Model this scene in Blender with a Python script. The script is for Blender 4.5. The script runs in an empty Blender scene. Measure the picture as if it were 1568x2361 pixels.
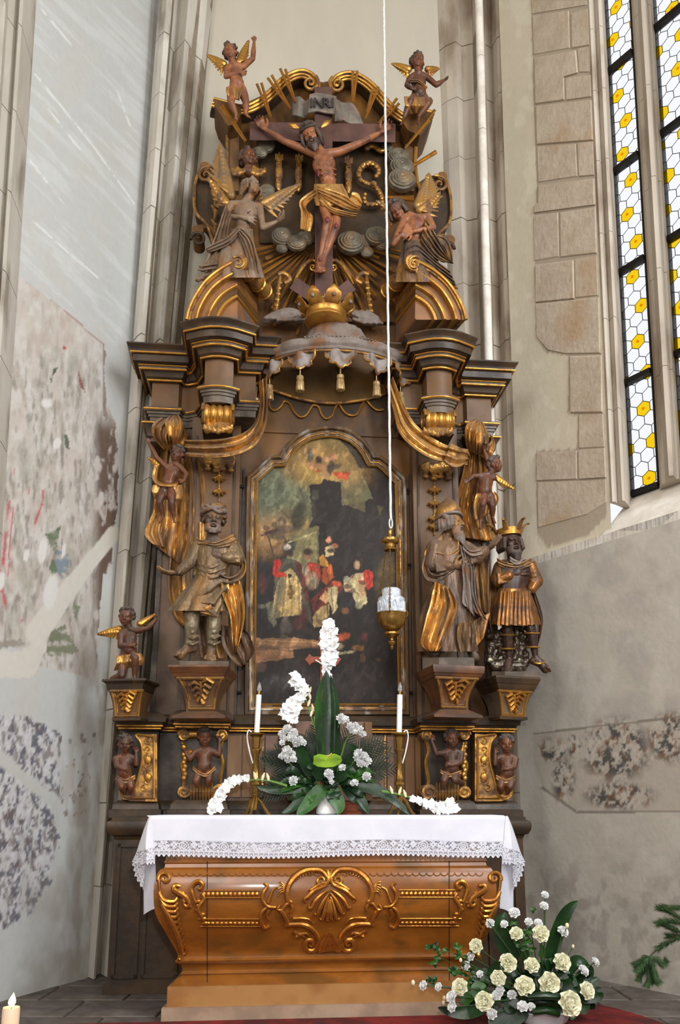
import bpy, bmesh, math, random
import numpy as np
from mathutils import Vector, Matrix
C = bpy.context
SC = C.scene
COL = SC.collection
random.seed(7)
RNG = np.random.default_rng(11)
PI = math.pi

# ------------------------------------------------------------------ camera
IMW, IMH = 1568, 2361
FOC, CX, CY, TAN = 2000.0, 784.0, 1422.0, 0.224
TH = math.atan(TAN)
EYE = Vector((0, 0, 1.087))
FWD = Vector((0, math.cos(TH), math.sin(TH)))
UPV = Vector((0, -math.sin(TH), math.cos(TH)))
cam = bpy.data.objects.new('camera', bpy.data.cameras.new('camera'))
COL.objects.link(cam)
cam.location = EYE
cam.rotation_euler = (PI/2 + TH, 0, 0)
cam.data.sensor_fit = 'AUTO'
cam.data.sensor_width = 36
cam.data.lens = FOC/IMH*36
cam.data.shift_y = (CY-IMH/2)/IMH
cam.data.clip_start = 0.05
SC.camera = cam

# ------------------------------------------------------------------ light
SC.view_settings.view_transform = 'Standard'
SC.view_settings.look = 'None'
SC.view_settings.gamma = 1
SC.view_settings.use_curve_mapping = False
SC.view_settings.exposure = 0.0
world = bpy.data.worlds.new('daylight')
SC.world = world
world.use_nodes = True
bgn = world.node_tree.nodes['Background']
bgn.inputs[0].default_value = (0.95, 0.97, 1.0, 1)
bgn.inputs[1].default_value = 1.0

def area_light(name, loc, target, sx, sy, power, color):
    d = bpy.data.lights.new(name, 'AREA')
    d.shape = 'RECTANGLE'; d.size = sx; d.size_y = sy
    d.energy = power; d.color = color
    o = bpy.data.objects.new(name, d); COL.objects.link(o)
    o.location = loc
    o.rotation_euler = (Vector(target)-Vector(loc)).to_track_quat('-Z', 'Y').to_euler()
    return o
# daylight of the tall chancel windows outside the frame on the right, the camera's own flash, and fill lamps added for the unseen nave
area_light('chancel_window_daylight', (3.9, 1.2, 5.0), (-1.0, 6.3, 3.0), 1.6, 5.0, 420, (0.88, 0.94, 1.0))
area_light('nave_fill_left', (-3.9, -2.0, 5.5), (0.3, 6.3, 2.6), 1.6, 5.0, 300, (1.0, 0.97, 0.93))  # added fill lamp; the nave wall has no opening here
area_light('nave_fill_right', (3.9, -3.0, 5.5), (0.0, 6.3, 2.6), 1.6, 5.0, 300, (1.0, 0.97, 0.94))  # added fill from the right side, likewise without a window
area_light('rear_fill', (0.0, -7.6, 6.0), (0, 6.3, 3.0), 3.0, 4.0, 380, (1.0, 0.99, 0.97))  # added fill from behind the camera; the rear wall has no window
area_light('camera_flash', (0.12, -0.05, 1.45), (0.12, 6, 1.7), 0.12, 0.08, 50, (1.0, 0.97, 0.93))

# ------------------------------------------------------------------ pixel geometry
def ray(px, py):
    return FWD + Vector((1, 0, 0))*((px-CX)/FOC) + UPV*(-(py-CY)/FOC)
def W(px, py, Y):
    d = ray(px, py)
    return EYE + d*(Y/d.y)
def mpp(py, Y):                       # metres per pixel at a row on the plane y=Y
    return (Y/ray(CX, py).y)/FOC
def floor_at(px, py, z=0.0):
    d = ray(px, py)
    return EYE + d*((z-EYE.z)/d.z)
class Plane:                           # a vertical wall plane through two ground points
    def __init__(s, a, b, inward):
        s.a = Vector((a[0], a[1], 0)); s.u = (Vector((b[0], b[1], 0))-s.a); s.len = s.u.length; s.u.normalize()
        n = Vector((-s.u.y, s.u.x, 0))
        if n.dot(Vector(inward)-s.a) < 0: n = -n
        s.n = n
    def px(s, x, y, off=0.0):          # where the sight line meets the plane pushed inward by off
        d = ray(x, y); p0 = s.a + s.n*off
        return EYE + d*((p0-EYE).dot(s.n)/d.dot(s.n))
    def at(s, t, z, off=0.0):
        return s.a + s.u*t + s.n*off + Vector((0, 0, z))
    def tz(s, x, y, off=0.0):
        p = s.px(x, y, off); return (p-s.a).dot(s.u), p.z

# ------------------------------------------------------------------ numpy noise
def _hash(ix, iy, seed):
    h = (ix*374761393 + iy*668265263 + seed*974711) & 0x7fffffff
    h = ((h ^ (h >> 13))*1274126177) & 0x7fffffff
    return ((h ^ (h >> 16)) & 0xffff)/65535.0
def vnoise(x, y, seed=0):
    x = np.asarray(x, float); y = np.asarray(y, float)
    ix = np.floor(x).astype(np.int64); iy = np.floor(y).astype(np.int64)
    fx = x-ix; fy = y-iy
    fx = fx*fx*(3-2*fx); fy = fy*fy*(3-2*fy)
    a = _hash(ix, iy, seed); b = _hash(ix+1, iy, seed); c = _hash(ix, iy+1, seed); d = _hash(ix+1, iy+1, seed)
    return a*(1-fx)*(1-fy)+b*fx*(1-fy)+c*(1-fx)*fy+d*fx*fy
def fbm(x, y, seed=0, oct=4):
    v = 0; a = 0.5; t = 0
    for k in range(oct):
        v = v+a*vnoise(x*2**k, y*2**k, seed+k*17); t += a; a *= 0.5
    return v/t
def sstep(a, b, x):
    t = np.clip((x-a)/(b-a), 0, 1); return t*t*(3-2*t)
def s2l(c):
    c = np.asarray(c, float)/255.0
    return np.where(c <= 0.04045, c/12.92, ((c+0.055)/1.055)**2.4)

# ------------------------------------------------------------------ materials
def nodes_of(name):
    m = bpy.data.materials.new(name); m.use_nodes = True
    nt = m.node_tree
    return m, nt, nt.nodes['Principled BSDF'], nt.nodes, nt.links
def rgba(c): return (c[0], c[1], c[2], 1)
def srgb(r, g, b): 
    v = s2l((r, g, b)); return (float(v[0]), float(v[1]), float(v[2]))
def mixmat(name, c1, c2, scale=6.0, rough=(0.5, 0.7), metal=(0, 0), lo=0.4, hi=0.6, bump=0.0, bscale=30, dust=None, dustamt=0.5,
           stretch=(1, 1, 1), c3=None, s3=2.0, detail=5, coat=0.0, spec=0.35):
    """two colours mixed by object-space noise, optional third colour patches, optional dust lying on what faces up"""
    m, nt, b, N, L = nodes_of(name)
    tc = N.new('ShaderNodeTexCoord'); mp = N.new('ShaderNodeMapping'); mp.inputs['Scale'].default_value = stretch
    L.new(tc.outputs['Object'], mp.inputs['Vector'])
    nz = N.new('ShaderNodeTexNoise'); nz.inputs['Scale'].default_value = scale; nz.inputs['Detail'].default_value = detail
    nz.inputs['Roughness'].default_value = 0.65
    L.new(mp.outputs[0], nz.inputs['Vector'])
    rp = N.new('ShaderNodeMapRange'); rp.inputs[1].default_value = lo; rp.inputs[2].default_value = hi
    L.new(nz.outputs['Fac'], rp.inputs[0])
    mx = N.new('ShaderNodeMix'); mx.data_type = 'RGBA'
    mx.inputs['A'].default_value = rgba(c1); mx.inputs['B'].default_value = rgba(c2)
    L.new(rp.outputs[0], mx.inputs['Factor'])
    col = mx.outputs['Result']
    if c3 is not None:
        n3 = N.new('ShaderNodeTexNoise'); n3.inputs['Scale'].default_value = s3; n3.inputs['Detail'].default_value = 6
        L.new(mp.outputs[0], n3.inputs['Vector'])
        r3 = N.new('ShaderNodeMapRange'); r3.inputs[1].default_value = 0.52; r3.inputs[2].default_value = 0.66
        L.new(n3.outputs['Fac'], r3.inputs[0])
        m3 = N.new('ShaderNodeMix'); m3.data_type = 'RGBA'; m3.inputs['B'].default_value = rgba(c3)
        L.new(col, m3.inputs['A']); L.new(r3.outputs[0], m3.inputs['Factor']); col = m3.outputs['Result']
    def lerp(pair, f):
        r = N.new('ShaderNodeMapRange'); r.inputs[3].default_value = pair[0]; r.inputs[4].default_value = pair[1]
        L.new(f, r.inputs[0]); return r.outputs[0]
    ro = lerp(rough, rp.outputs[0]); me = lerp(metal, rp.outputs[0])
    if dust is not None:
        ge = N.new('ShaderNodeNewGeometry'); sx = N.new('ShaderNodeSeparateXYZ'); L.new(ge.outputs['Normal'], sx.inputs[0])
        nd = N.new('ShaderNodeTexNoise'); nd.inputs['Scale'].default_value = 14; nd.inputs['Detail'].default_value = 4
        L.new(tc.outputs['Object'], nd.inputs['Vector'])
        ad = N.new('ShaderNodeMath'); ad.operation = 'ADD'; L.new(sx.outputs['Z'], ad.inputs[0]); L.new(nd.outputs['Fac'], ad.inputs[1])
        rd = N.new('ShaderNodeMapRange'); rd.inputs[1].default_value = 0.7; rd.inputs[2].default_value = 1.45; rd.inputs[4].default_value = dustamt*.8
        L.new(ad.outputs[0], rd.inputs[0])
        md = N.new('ShaderNodeMix'); md.data_type = 'RGBA'; md.inputs['B'].default_value = rgba(dust)
        L.new(col, md.inputs['A']); L.new(rd.outputs[0], md.inputs['Factor']); col = md.outputs['Result']
        ms = N.new('ShaderNodeMath'); ms.operation = 'MULTIPLY_ADD'; ms.inputs[1].default_value = -1; ms.inputs[2].default_value = 1
        L.new(rd.outputs[0], ms.inputs[0])
        mm = N.new('ShaderNodeMath'); mm.operation = 'MULTIPLY'; L.new(me, mm.inputs[0]); L.new(ms.outputs[0], mm.inputs[1]); me = mm.outputs[0]
    L.new(col, b.inputs['Base Color']); L.new(ro, b.inputs['Roughness']); L.new(me, b.inputs['Metallic'])
    b.inputs['Coat Weight'].default_value = coat; b.inputs['Coat Roughness'].default_value = 0.12
    b.inputs['Specular IOR Level'].default_value = spec
    if bump > 0:
        nb = N.new('ShaderNodeTexNoise'); nb.inputs['Scale'].default_value = bscale; nb.inputs['Detail'].default_value = 5
        L.new(mp.outputs[0], nb.inputs['Vector'])
        bp = N.new('ShaderNodeBump'); bp.inputs['Strength'].default_value = bump; bp.inputs['Distance'].default_value = 0.01 if bscale > 20 else .03
        L.new(nb.outputs['Fac'], bp.inputs['Height']); L.new(bp.outputs[0], b.inputs['Normal'])
    return m
def flatmat(name, c, rough=0.6, metal=0.0, emit=0.0, trans=0.0, sss=0.0, spec=0.5):
    m, nt, b, N, L = nodes_of(name)
    nz = N.new('ShaderNodeTexNoise'); nz.inputs['Scale'].default_value = 25
    tc = N.new('ShaderNodeTexCoord'); L.new(tc.outputs['Object'], nz.inputs['Vector'])
    mx = N.new('ShaderNodeMix'); mx.data_type = 'RGBA'
    mx.inputs['A'].default_value = rgba([v*0.9 for v in c]); mx.inputs['B'].default_value = rgba([min(1, v*1.08) for v in c])
    L.new(nz.outputs['Fac'], mx.inputs['Factor']); L.new(mx.outputs['Result'], b.inputs['Base Color'])
    b.inputs['Roughness'].default_value = rough; b.inputs['Metallic'].default_value = metal
    b.inputs['Specular IOR Level'].default_value = spec
    if emit: b.inputs['Emission Color'].default_value = rgba(c); b.inputs['Emission Strength'].default_value = emit
    if trans: b.inputs['Transmission Weight'].default_value = trans
    if sss: b.inputs['Subsurface Weight'].default_value = sss; b.inputs['Subsurface Radius'].default_value = (0.02, 0.02, 0.015)
    return m
def paintmat(name, rough=0.85, bump=0.15, bscale=40, spec=0.3, mottled=0.12, coat=0.0, varnish=False):
    """colour attribute 'paint' on a fine grid, with grain"""
    m, nt, b, N, L = nodes_of(name)
    at = N.new('ShaderNodeAttribute'); at.attribute_name = 'paint'
    tc = N.new('ShaderNodeTexCoord')
    nz = N.new('ShaderNodeTexNoise'); nz.inputs['Scale'].default_value = 18; nz.inputs['Detail'].default_value = 7
    L.new(tc.outputs['Object'], nz.inputs['Vector'])
    r = N.new('ShaderNodeMapRange'); r.inputs[3].default_value = 1-mottled; r.inputs[4].default_value = 1+mottled
    L.new(nz.outputs['Fac'], r.inputs[0])
    mu = N.new('ShaderNodeVectorMath'); mu.operation = 'SCALE'
    L.new(at.outputs['Color'], mu.inputs[0]); L.new(r.outputs[0], mu.inputs['Scale'])
    L.new(mu.outputs[0], b.inputs['Base Color'])
    b.inputs['Roughness'].default_value = rough; b.inputs['Specular IOR Level'].default_value = spec
    b.inputs['Coat Weight'].default_value = coat; b.inputs['Coat Roughness'].default_value = 0.25
    nb = N.new('ShaderNodeTexNoise'); nb.inputs['Scale'].default_value = bscale; nb.inputs['Detail'].default_value = 5
    L.new(tc.outputs['Object'], nb.inputs['Vector'])
    bp = N.new('ShaderNodeBump'); bp.inputs['Strength'].default_value = bump; bp.inputs['Distance'].default_value = 0.01
    L.new(nb.outputs['Fac'], bp.inputs['Height']); L.new(bp.outputs[0], b.inputs['Normal'])
    return m

# ------------------------------------------------------------------ objects
SUB = dict(lappet_edge='valance_lappet', rim_gilding='rim_moulding', crown_leaf='crown_band', crown_arch='crown_band', crown_cross='crown_band', crown_point='crown_band', turban_cap='turban', mitre_band='mitre',
           loincloth_fold='loincloth', loincloth_end='loincloth', cloak_lining='cloak', gilt_edge='pedestal_body', face_moulding='pedestal_body', carved_spray='pedestal_body', capital_volute='capital_roll', volute_rim='console_face',
           carved_rinceau='console_face', console_scroll='console_face', roll_ring='pediment_roll', roll_spiral='pediment_roll', board_moulding='back_board', rear_valance_edge='rear_valance', bulb='candle', lamp_socket='candle',
           stem_relief='stem', glass_rib='glass', gladiolus_bud='gladiolus_stem', gladiolus_bloom='gladiolus_stem', anthurium_spadix='anthurium_spathe', wick='wax', flame='wax', stole_end='stole', gilt_line='frame_moulding', needles='branch', letter='inscription_scroll')
LAST = {}
def owner(name, parent):               # a sub-part hangs on the part built last of its kind
    q = LAST.get(SUB.get(name))
    return q if q is not None and parent is not None and q.parent == parent else parent
def link(name, me, parent=None, mat=None):
    o = bpy.data.objects.new(name, me); COL.objects.link(o)
    parent = owner(name, parent)
    LAST[name] = o
    if parent is not None: o.parent = parent
    if mat is not None:
        me.materials.clear(); me.materials.append(mat)
    return o
def tag(o, label=None, cat=None, group=None, kind=None):
    if label: o['label'] = label
    if cat: o['category'] = cat
    if group: o['group'] = group
    if kind: o['kind'] = kind
    return o
def thing(name, label, cat, group=None, loc=(0, 0, 0)):
    o = bpy.data.objects.new(name, None); COL.objects.link(o); o.empty_display_size = 0.05
    o.location = loc
    return tag(o, label, cat, group)
def unparent_shift(root):
    """children were modelled in world space: keep them there although the root stands at its base"""
    inv = Matrix.Translation(-Vector(root.location))
    for ch in root.children:
        ch.matrix_parent_inverse = inv
def copy_tree(o, parent=None):
    c = o.copy(); COL.objects.link(c)
    if parent is not None: c.parent = parent
    for ch in list(o.children): copy_tree(ch, c)
    return c
def me_from(verts, faces, smooth=True, name='m'):
    me = bpy.data.meshes.new(name)
    me.from_pydata([tuple(v) for v in verts], [], faces)
    if smooth:
        me.polygons.foreach_set('use_smooth', [True]*len(me.polygons))
    me.update()
    return me
def sharp(o, ang=38):
    o.data.set_sharp_from_angle(angle=math.radians(ang)); return o

def frame_of(d):
    d = Vector(d).normalized()
    a = Vector((0, 0, 1)) if abs(d.z) < 0.9 else Vector((1, 0, 0))
    x = d.cross(a).normalized(); return x, x.cross(d).normalized(), d

class MB:
    def __init__(s): s.v = []; s.f = []
    def add(s, v, f):
        k = len(s.v); s.v.extend(v); s.f.extend([tuple(i+k for i in q) for q in f]); return s
    def build(s, name, mat, parent=None, smooth=True, ang=38):
        o = link(name, me_from(s.v, s.f, smooth, name), parent, mat)
        bm = bmesh.new(); bm.from_mesh(o.data); bmesh.ops.recalc_face_normals(bm, faces=bm.faces); bm.to_mesh(o.data); bm.free()
        if smooth and ang: sharp(o, ang)
        return o
    # ---- solids
    def hexa(s, p):                   # 8 corner points, bottom ring then top ring
        return s.add(p, [(0, 1, 2, 3), (7, 6, 5, 4), (0, 4, 5, 1), (1, 5, 6, 2), (2, 6, 7, 3), (3, 7, 4, 0)])
    def box(s, lo, hi, bev=0.0):
        x0, y0, z0 = lo; x1, y1, z1 = hi
        if bev <= 0:
            return s.hexa([Vector(q) for q in ((x0, y0, z0), (x1, y0, z0), (x1, y1, z0), (x0, y1, z0), (x0, y0, z1), (x1, y0, z1), (x1, y1, z1), (x0, y1, z1))])
        b = min(bev, (x1-x0)/2.1, (y1-y0)/2.1, (z1-z0)/2.1)
        rings = []
        for z, e in ((z0, b), (z0+b, 0), (z1-b, 0), (z1, b)):
            rings.append([(x0+e+b*(e == 0), y0+e, z), (x1-e-b*(e == 0), y0+e, z), (x1-e, y0+e+b*(e == 0), z), (x1-e, y1-e-b*(e == 0), z),
                          (x1-e-b*(e == 0), y1-e, z), (x0+e+b*(e == 0), y1-e, z), (x0+e, y1-e-b*(e == 0), z), (x0+e, y0+e+b*(e == 0), z)])
        return s.loft([[Vector(q) for q in r] for r in rings], cap=True)
    def loft(s, rings, cap=True, closed=True):
        n = len(rings[0]); k = len(s.v)
        for r in rings: s.v.extend([Vector(q) for q in r])
        for i in range(len(rings)-1):
            for j in range(n if closed else n-1):
                a = k+i*n+j; b = k+i*n+(j+1) % n
                s.f.append((a, b, b+n, a+n))
        if cap and closed:
            s.f.append(tuple(k+j for j in range(n))[::-1]); s.f.append(tuple(k+(len(rings)-1)*n+j for j in range(n)))
        return s
    def tube(s, pts, rad, seg=8, cap=True, flat=1.0, ref=None):
        """round tube along points; rad a number or list; flat squashes it along ref"""
        pts = [Vector(p) for p in pts]; n = len(pts)
        rad = [rad]*n if isinstance(rad, (int, float)) else list(rad)
        rings = []; px = None
        for i, p in enumerate(pts):
            d = (pts[min(i+1, n-1)]-pts[max(i-1, 0)])
            if d.length < 1e-9: d = Vector((0, 0, 1))
            d.normalize()
            if ref is not None:
                y = Vector(ref)-d*d.dot(Vector(ref)); y.normalize(); x = d.cross(y)
            elif px is None: x, y, _ = frame_of(d)
            else:
                x = (px-d*px.dot(d)); x = x.normalized() if x.length > 1e-6 else frame_of(d)[0]; y = x.cross(d)
            px = x
            rings.append([p+x*(rad[i]*math.cos(2*PI*k/seg))+y*(rad[i]*flat*math.sin(2*PI*k/seg)) for k in range(seg)])
        return s.loft(rings, cap=cap)
    def cap_(s, p1, r1, p2, r2, seg=12):      # tapered capsule, closed
        p1 = Vector(p1); p2 = Vector(p2); d = p2-p1
        if d.length < 1e-6: d = Vector((0, 0, 1e-4))
        x, y, d = frame_of(d)
        rings = []
        for a in (-80, -55, -28, 0):
            rings.append((p1+d*(r1*math.sin(math.radians(a))), r1*math.cos(math.radians(a))))
        for a in (0, 28, 55, 80):
            rings.append((p2+d*(r2*math.sin(math.radians(a))), r2*math.cos(math.radians(a))))
        return s.loft([[c+x*(r*math.cos(2*PI*k/seg))+y*(r*math.sin(2*PI*k/seg)) for k in range(seg)] for c, r in rings])
    def limb(s, pr, seg=12):
        for (p, r), (q, t) in zip(pr[:-1], pr[1:]): s.cap_(p, r, q, t, seg)
        return s
    def ell(s, c, r, rot=None, seg=16, rg=10):
        c = Vector(c); r = (r, r, r) if isinstance(r, (int, float)) else r
        rot = rot or Matrix.Identity(3)
        rings = []
        for i in range(1, rg):
            a = -PI/2+PI*i/rg
            rings.append([c+rot @ Vector((r[0]*math.cos(a)*math.cos(2*PI*k/seg), r[1]*math.cos(a)*math.sin(2*PI*k/seg), r[2]*math.sin(a))) for k in range(seg)])
        return s.loft(rings)
    def lathe(s, prof, c, seg=24, axis='Z'):  # prof [(r,z)]
        c = Vector(c)
        return s.loft([[c+Vector((max(r, 1e-4)*math.cos(2*PI*k/seg), max(r, 1e-4)*math.sin(2*PI*k/seg), z)) for k in range(seg)] for r, z in prof])
    def prism(s, poly, off):          # polygon of points pushed by vector off (closed)
        off = Vector(off); n = len(poly)
        return s.loft([[Vector(p) for p in poly], [Vector(p)+off for p in poly]])
    def grid(s, P):                   # 2D list of points
        n = len(P[0]); k = len(s.v)
        for r in P: s.v.extend(r)
        for i in range(len(P)-1):
            for j in range(n-1):
                a = k+i*n+j; s.f.append((a, a+1, a+n+1, a+n))
        return s
    def slab(s, P, off):              # grid with thickness, off a vector or grid of vectors
        m, n = len(P), len(P[0]); k = len(s.v)
        for r in P: s.v.extend(r)
        for i, r in enumerate(P): s.v.extend([Vector(q)+(off if isinstance(off, Vector) else off[i][j]) for j, q in enumerate(r)])
        B = m*n
        for i in range(m-1):
            for j in range(n-1):
                a = k+i*n+j
                s.f.append((a, a+1, a+n+1, a+n)); s.f.append((a+B, a+n+B, a+n+1+B, a+1+B))
        for i in range(m-1):
            for j in (0, n-1):
                a = k+i*n+j; q = (a, a+n, a+n+B, a+B); s.f.append(q if j == 0 else q[::-1])
        for j in range(n-1):
            for i in (0, m-1):
                a = k+i*n+j; q = (a, a+B, a+1+B, a+1); s.f.append(q if i == 0 else q[::-1])
        return s
    def sweep(s, prof, path, closed_prof=False, cap=True):
        """prof [(out, up)] swept along a plan path [(x,y)] with mitred corners; out is to the right of the walking direction"""
        n = len(path); rings = []
        P = [Vector((p[0], p[1])) for p in path]
        for i in range(n):
            d0 = (P[i]-P[i-1]).normalized() if i > 0 else (P[1]-P[0]).normalized()
            d1 = (P[i+1]-P[i]).normalized() if i < n-1 else d0
            n0 = Vector((d0.y, -d0.x)); n1 = Vector((d1.y, -d1.x))
            m = n0+n1
            m = m/(max(0.25, m.dot(n0))) if m.length > 1e-6 else n0
            zz = path[i][2] if len(path[i]) > 2 else 0.0
            rings.append([Vector((P[i].x+m.x*o, P[i].y+m.y*o, u+zz)) for o, u in prof])
        return s.loft(rings, cap=cap, closed=closed_prof or cap)

def mesh_eval(o):
    dg = C.evaluated_depsgraph_get()
    me = bpy.data.meshes.new_from_object(o.evaluated_get(dg))
    return me
def blob(name, mb, vox, mat, parent=None, sm=3, keep=1.0):
    """union of overlapping closed solids grown into ONE continuous surface"""
    o = link('tmp_blob', me_from(mb.v, mb.f, True), None)
    bm = bmesh.new(); bm.from_mesh(o.data); bmesh.ops.recalc_face_normals(bm, faces=bm.faces); bm.to_mesh(o.data); bm.free()
    r = o.modifiers.new('r', 'REMESH'); r.mode = 'VOXEL'; r.voxel_size = vox
    if sm:
        q = o.modifiers.new('s', 'SMOOTH'); q.factor = 0.5; q.iterations = sm
    me = mesh_eval(o)
    old = o.data; bpy.data.objects.remove(o); bpy.data.meshes.remove(old)
    me.polygons.foreach_set('use_smooth', [True]*len(me.polygons))
    me.name = name
    return link(name, me, parent, mat)
def painted(name, P, colors, mat, parent=None, smooth=True):
    """P numpy (m,n,3) points, colors (m,n,3) linear"""
    m, n, _ = P.shape
    idx = np.arange(m*n).reshape(m, n)
    quads = np.stack([idx[:-1, :-1], idx[:-1, 1:], idx[1:, 1:], idx[1:, :-1]], -1).reshape(-1, 4)
    me = bpy.data.meshes.new(name)
    me.vertices.add(m*n); me.vertices.foreach_set('co', P.reshape(-1))
    me.loops.add(quads.size); me.loops.foreach_set('vertex_index', quads.reshape(-1))
    me.polygons.add(len(quads)); me.polygons.foreach_set('loop_start', np.arange(0, quads.size, 4))
    me.update(calc_edges=True)
    a = me.color_attributes.new('paint', 'FLOAT_COLOR', 'POINT')
    c = np.ones((m*n, 4)); c[:, :3] = colors.reshape(-1, 3)
    a.data.foreach_set('color', c.reshape(-1))
    me.polygons.foreach_set('use_smooth', [smooth]*len(me.polygons))
    return link(name, me, parent, mat)
def catmull(pts, n=8):
    pts = [tuple(p) for p in pts]; q = [pts[0]]+pts+[pts[-1]]; out = []
    for i in range(1, len(q)-2):
        for k in range(n):
            t = k/n
            out.append(tuple(0.5*((2*b)+(-a+c)*t+(2*a-5*b+4*c-d)*t*t+(-a+3*b-3*c+d)*t**3) for a, b, c, d in zip(q[i-1], q[i], q[i+1], q[i+2])))
    out.append(pts[-1]); return out
# ================================================================== the room
SKEW = 0.10                               # the altar stands a little turned to the camera
def WA(px, py, Yb):
    d = ray(px, py); return EYE + d*(Yb/(d.y-SKEW*d.x))
def mA(px, py, Yb): 
    d = ray(px, py); return (Yb/(d.y-SKEW*d.x))/FOC
def proj(P):                              # numpy (...,3) -> pixel columns and rows
    d = P-np.array(EYE)
    z = d @ np.array(FWD); x = d[..., 0]; y = d @ np.array(UPV)
    return CX+FOC*x/z, CY-FOC*y/z

A0 = floor_at(0, 2310); A1 = floor_at(215, 2250)
B0 = floor_at(1310, 2240); B1 = floor_at(1568, 2290)
LW = Plane(A0, A1, (0, 4.5, 0)); RW = Plane(B0, B1, (0, 4.5, 0))
ZTOP = 9.8
def vline(p0, p1, z):                     # the straight line through two points, met at height z
    k = (z-p0.z)/(p1.z-p0.z); return p0+(p1-p0)*k

M_STONE_L = mixmat('pale_limestone', srgb(205, 200, 190), srgb(180, 172, 160), 3, (0.85, 0.95), lo=0.3, hi=0.7, bump=0.25, bscale=35, stretch=(1, 1, 0.35), c3=srgb(150, 140, 128), s3=4, spec=0.2)
M_STONE_R = mixmat('grey_limestone', srgb(190, 180, 166), srgb(168, 155, 140), 3, (0.85, 0.95), lo=0.3, hi=0.7, bump=0.25, bscale=35, stretch=(1, 1, 0.35), c3=srgb(138, 122, 106), s3=3, spec=0.2)
M_STONE_W = mixmat('whitewashed_stone', srgb(226, 220, 210), srgb(205, 196, 184), 5, (0.85, 0.95), bump=0.1, spec=0.2)
M_BLOCK = mixmat('sandstone_block', srgb(188, 174, 156), srgb(168, 152, 134), 5, (0.9, 0.95), lo=.3, hi=.7, bump=0.6, bscale=24, c3=srgb(170, 144, 116), s3=1.8, spec=0.15)
M_MORTAR = mixmat('mortar', srgb(150, 138, 120), srgb(132, 120, 104), 8, (0.9, 0.95), bump=0.2, spec=0.15)
M_BACK = mixmat('pale_plaster', srgb(188, 181, 166), srgb(176, 168, 154), 1.3, (0.9, 0.95), lo=0.3, hi=0.7, bump=0.08, bscale=20, stretch=(1, 1, 0.3), spec=0.15)
M_WALLP = paintmat('limewash', 0.9, 0.2, 30, 0.15, 0.07)
M_FLOOR = mixmat('dark_stone', srgb(98, 90, 84), srgb(78, 70, 64), 4, (0.5, 0.7), bump=0.15, c3=srgb(112, 104, 98), s3=3)
M_JOINT = flatmat('joint_dirt', srgb(48, 42, 38), 0.9)
M_LEAD = flatmat('lead', srgb(62, 62, 66), 0.55, 0.6)
M_IRON = flatmat('iron', srgb(40, 37, 36), 0.5, 0.7)

# floor with its slabs
f = MB().box((-6, -9, -0.2), (6, 9, -0.012)).build('floor', M_JOINT, None, False); tag(f, kind='structure')
k = 0
protos = {}
for iy in range(9):
    y = 3.6+iy*0.42
    for ix in range(11):
        x = -2.75+ix*0.5+(0.22 if iy % 2 else 0)
        o = MB().box((-0.245, -0.205, -0.03), (0.245, 0.205, -0.0005*((ix*7+iy*3) % 4)), 0.006).build('stone_slab', M_FLOOR, f, False) if (ix == 0 and iy == 0) else None
        if o is None:
            o = protos['s'].copy(); COL.objects.link(o)
        protos.setdefault('s', o)
        o.location = (x, y, -0.0004*((ix*5+iy*3) % 5))

# vault far above the frame (the lamp's rope hangs from it)
o = MB().prism([Vector((x, y, ZTOP)) for x, y in ((-4.3, -8.2), (4.3, -8.2), (4.3, 2.6), (2.9, 4.6), (2.6, 5.2), (1.5, 6.95), (1.0, 7.3), (-1.4, 6.8), (-1.9, 6.4), (-2.6, 4.4), (-4.3, 3.4))], (0, 0, .3)).build('ceiling', M_BACK, None, False); tag(o, kind='structure')

# engaged pillars: plan points given by their columns at rows 1870 and 0 and their depth
def cluster(name, pts, m_by_face, courses, mat_core):
    root = bpy.data.objects.new(name, None); COL.objects.link(root); tag(root, kind='structure')
    lines = [(W(a, 1870, Y), W(b, 0, Y)) for a, b, Y in pts]
    core = MB()
    ring0 = [vline(p, q, 0) for p, q in lines]; ring1 = [vline(p, q, ZTOP) for p, q in lines]
    back = Vector((0, 0.012, 0))
    core.grid([[p+back for p in ring0], [p+back for p in ring1]]); core.build('mortar_core', mat_core, root, False)
    zs = [0]
    while zs[-1] < ZTOP-0.3: zs.append(zs[-1]+courses*random.uniform(0.85, 1.15))
    zs.append(ZTOP)
    for i in range(len(zs)-1):
        a, b = zs[i]+0.004, zs[i+1]-0.004
        rows = [[vline(p, q, z) for p, q in lines] for z in (a, b)]
        jit = Vector((random.uniform(-.003, .003), random.uniform(-.004, .004), 0))
        # each course: solid with a back
        bk = [p+Vector((0, 0.25, 0)) for p in (rows[0][-1], rows[0][0])]; bt = [p+Vector((0, 0.25, 0)) for p in (rows[1][-1], rows[1][0])]
        lo = [p+jit for p in rows[0]]+bk; hi = [p+jit for p in rows[1]]+bt
        MB().loft([lo, hi]).build('stone_course', m_by_face, root, False)
    return root
left_pts = [(228, 366, 6.27), (238, 374, 6.20), (244, 384, 6.16), (250, 397, 6.19), (252, 401, 6.31), (260, 411, 6.37), (270, 424, 6.30),
            (279, 434, 6.24), (288, 440, 6.27), (298, 462, 6.40), (305, 478, 6.45), (318, 492, 6.62)]
right_pts = [(1072, 1000, 7.03), (1086, 1023, 6.95), (1110, 1047, 6.90), (1122, 1062, 6.95), (1138, 1087, 6.92), (1146, 1095, 6.78), (1156, 1104, 6.75), (1166, 1113, 6.78),
             (1170, 1116, 6.93), (1184, 1130, 6.97), (1196, 1143, 6.86), (1206, 1150, 6.84), (1216, 1153, 6.80)]
dYl = LW.px(228, 1870).y-6.27; dYr = RW.px(1216, 1870).y-6.80
left_pts = [(a, b, y+dYl) for a, b, y in left_pts]; right_pts = [(a, b, y+dYr) for a, b, y in right_pts]
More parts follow.
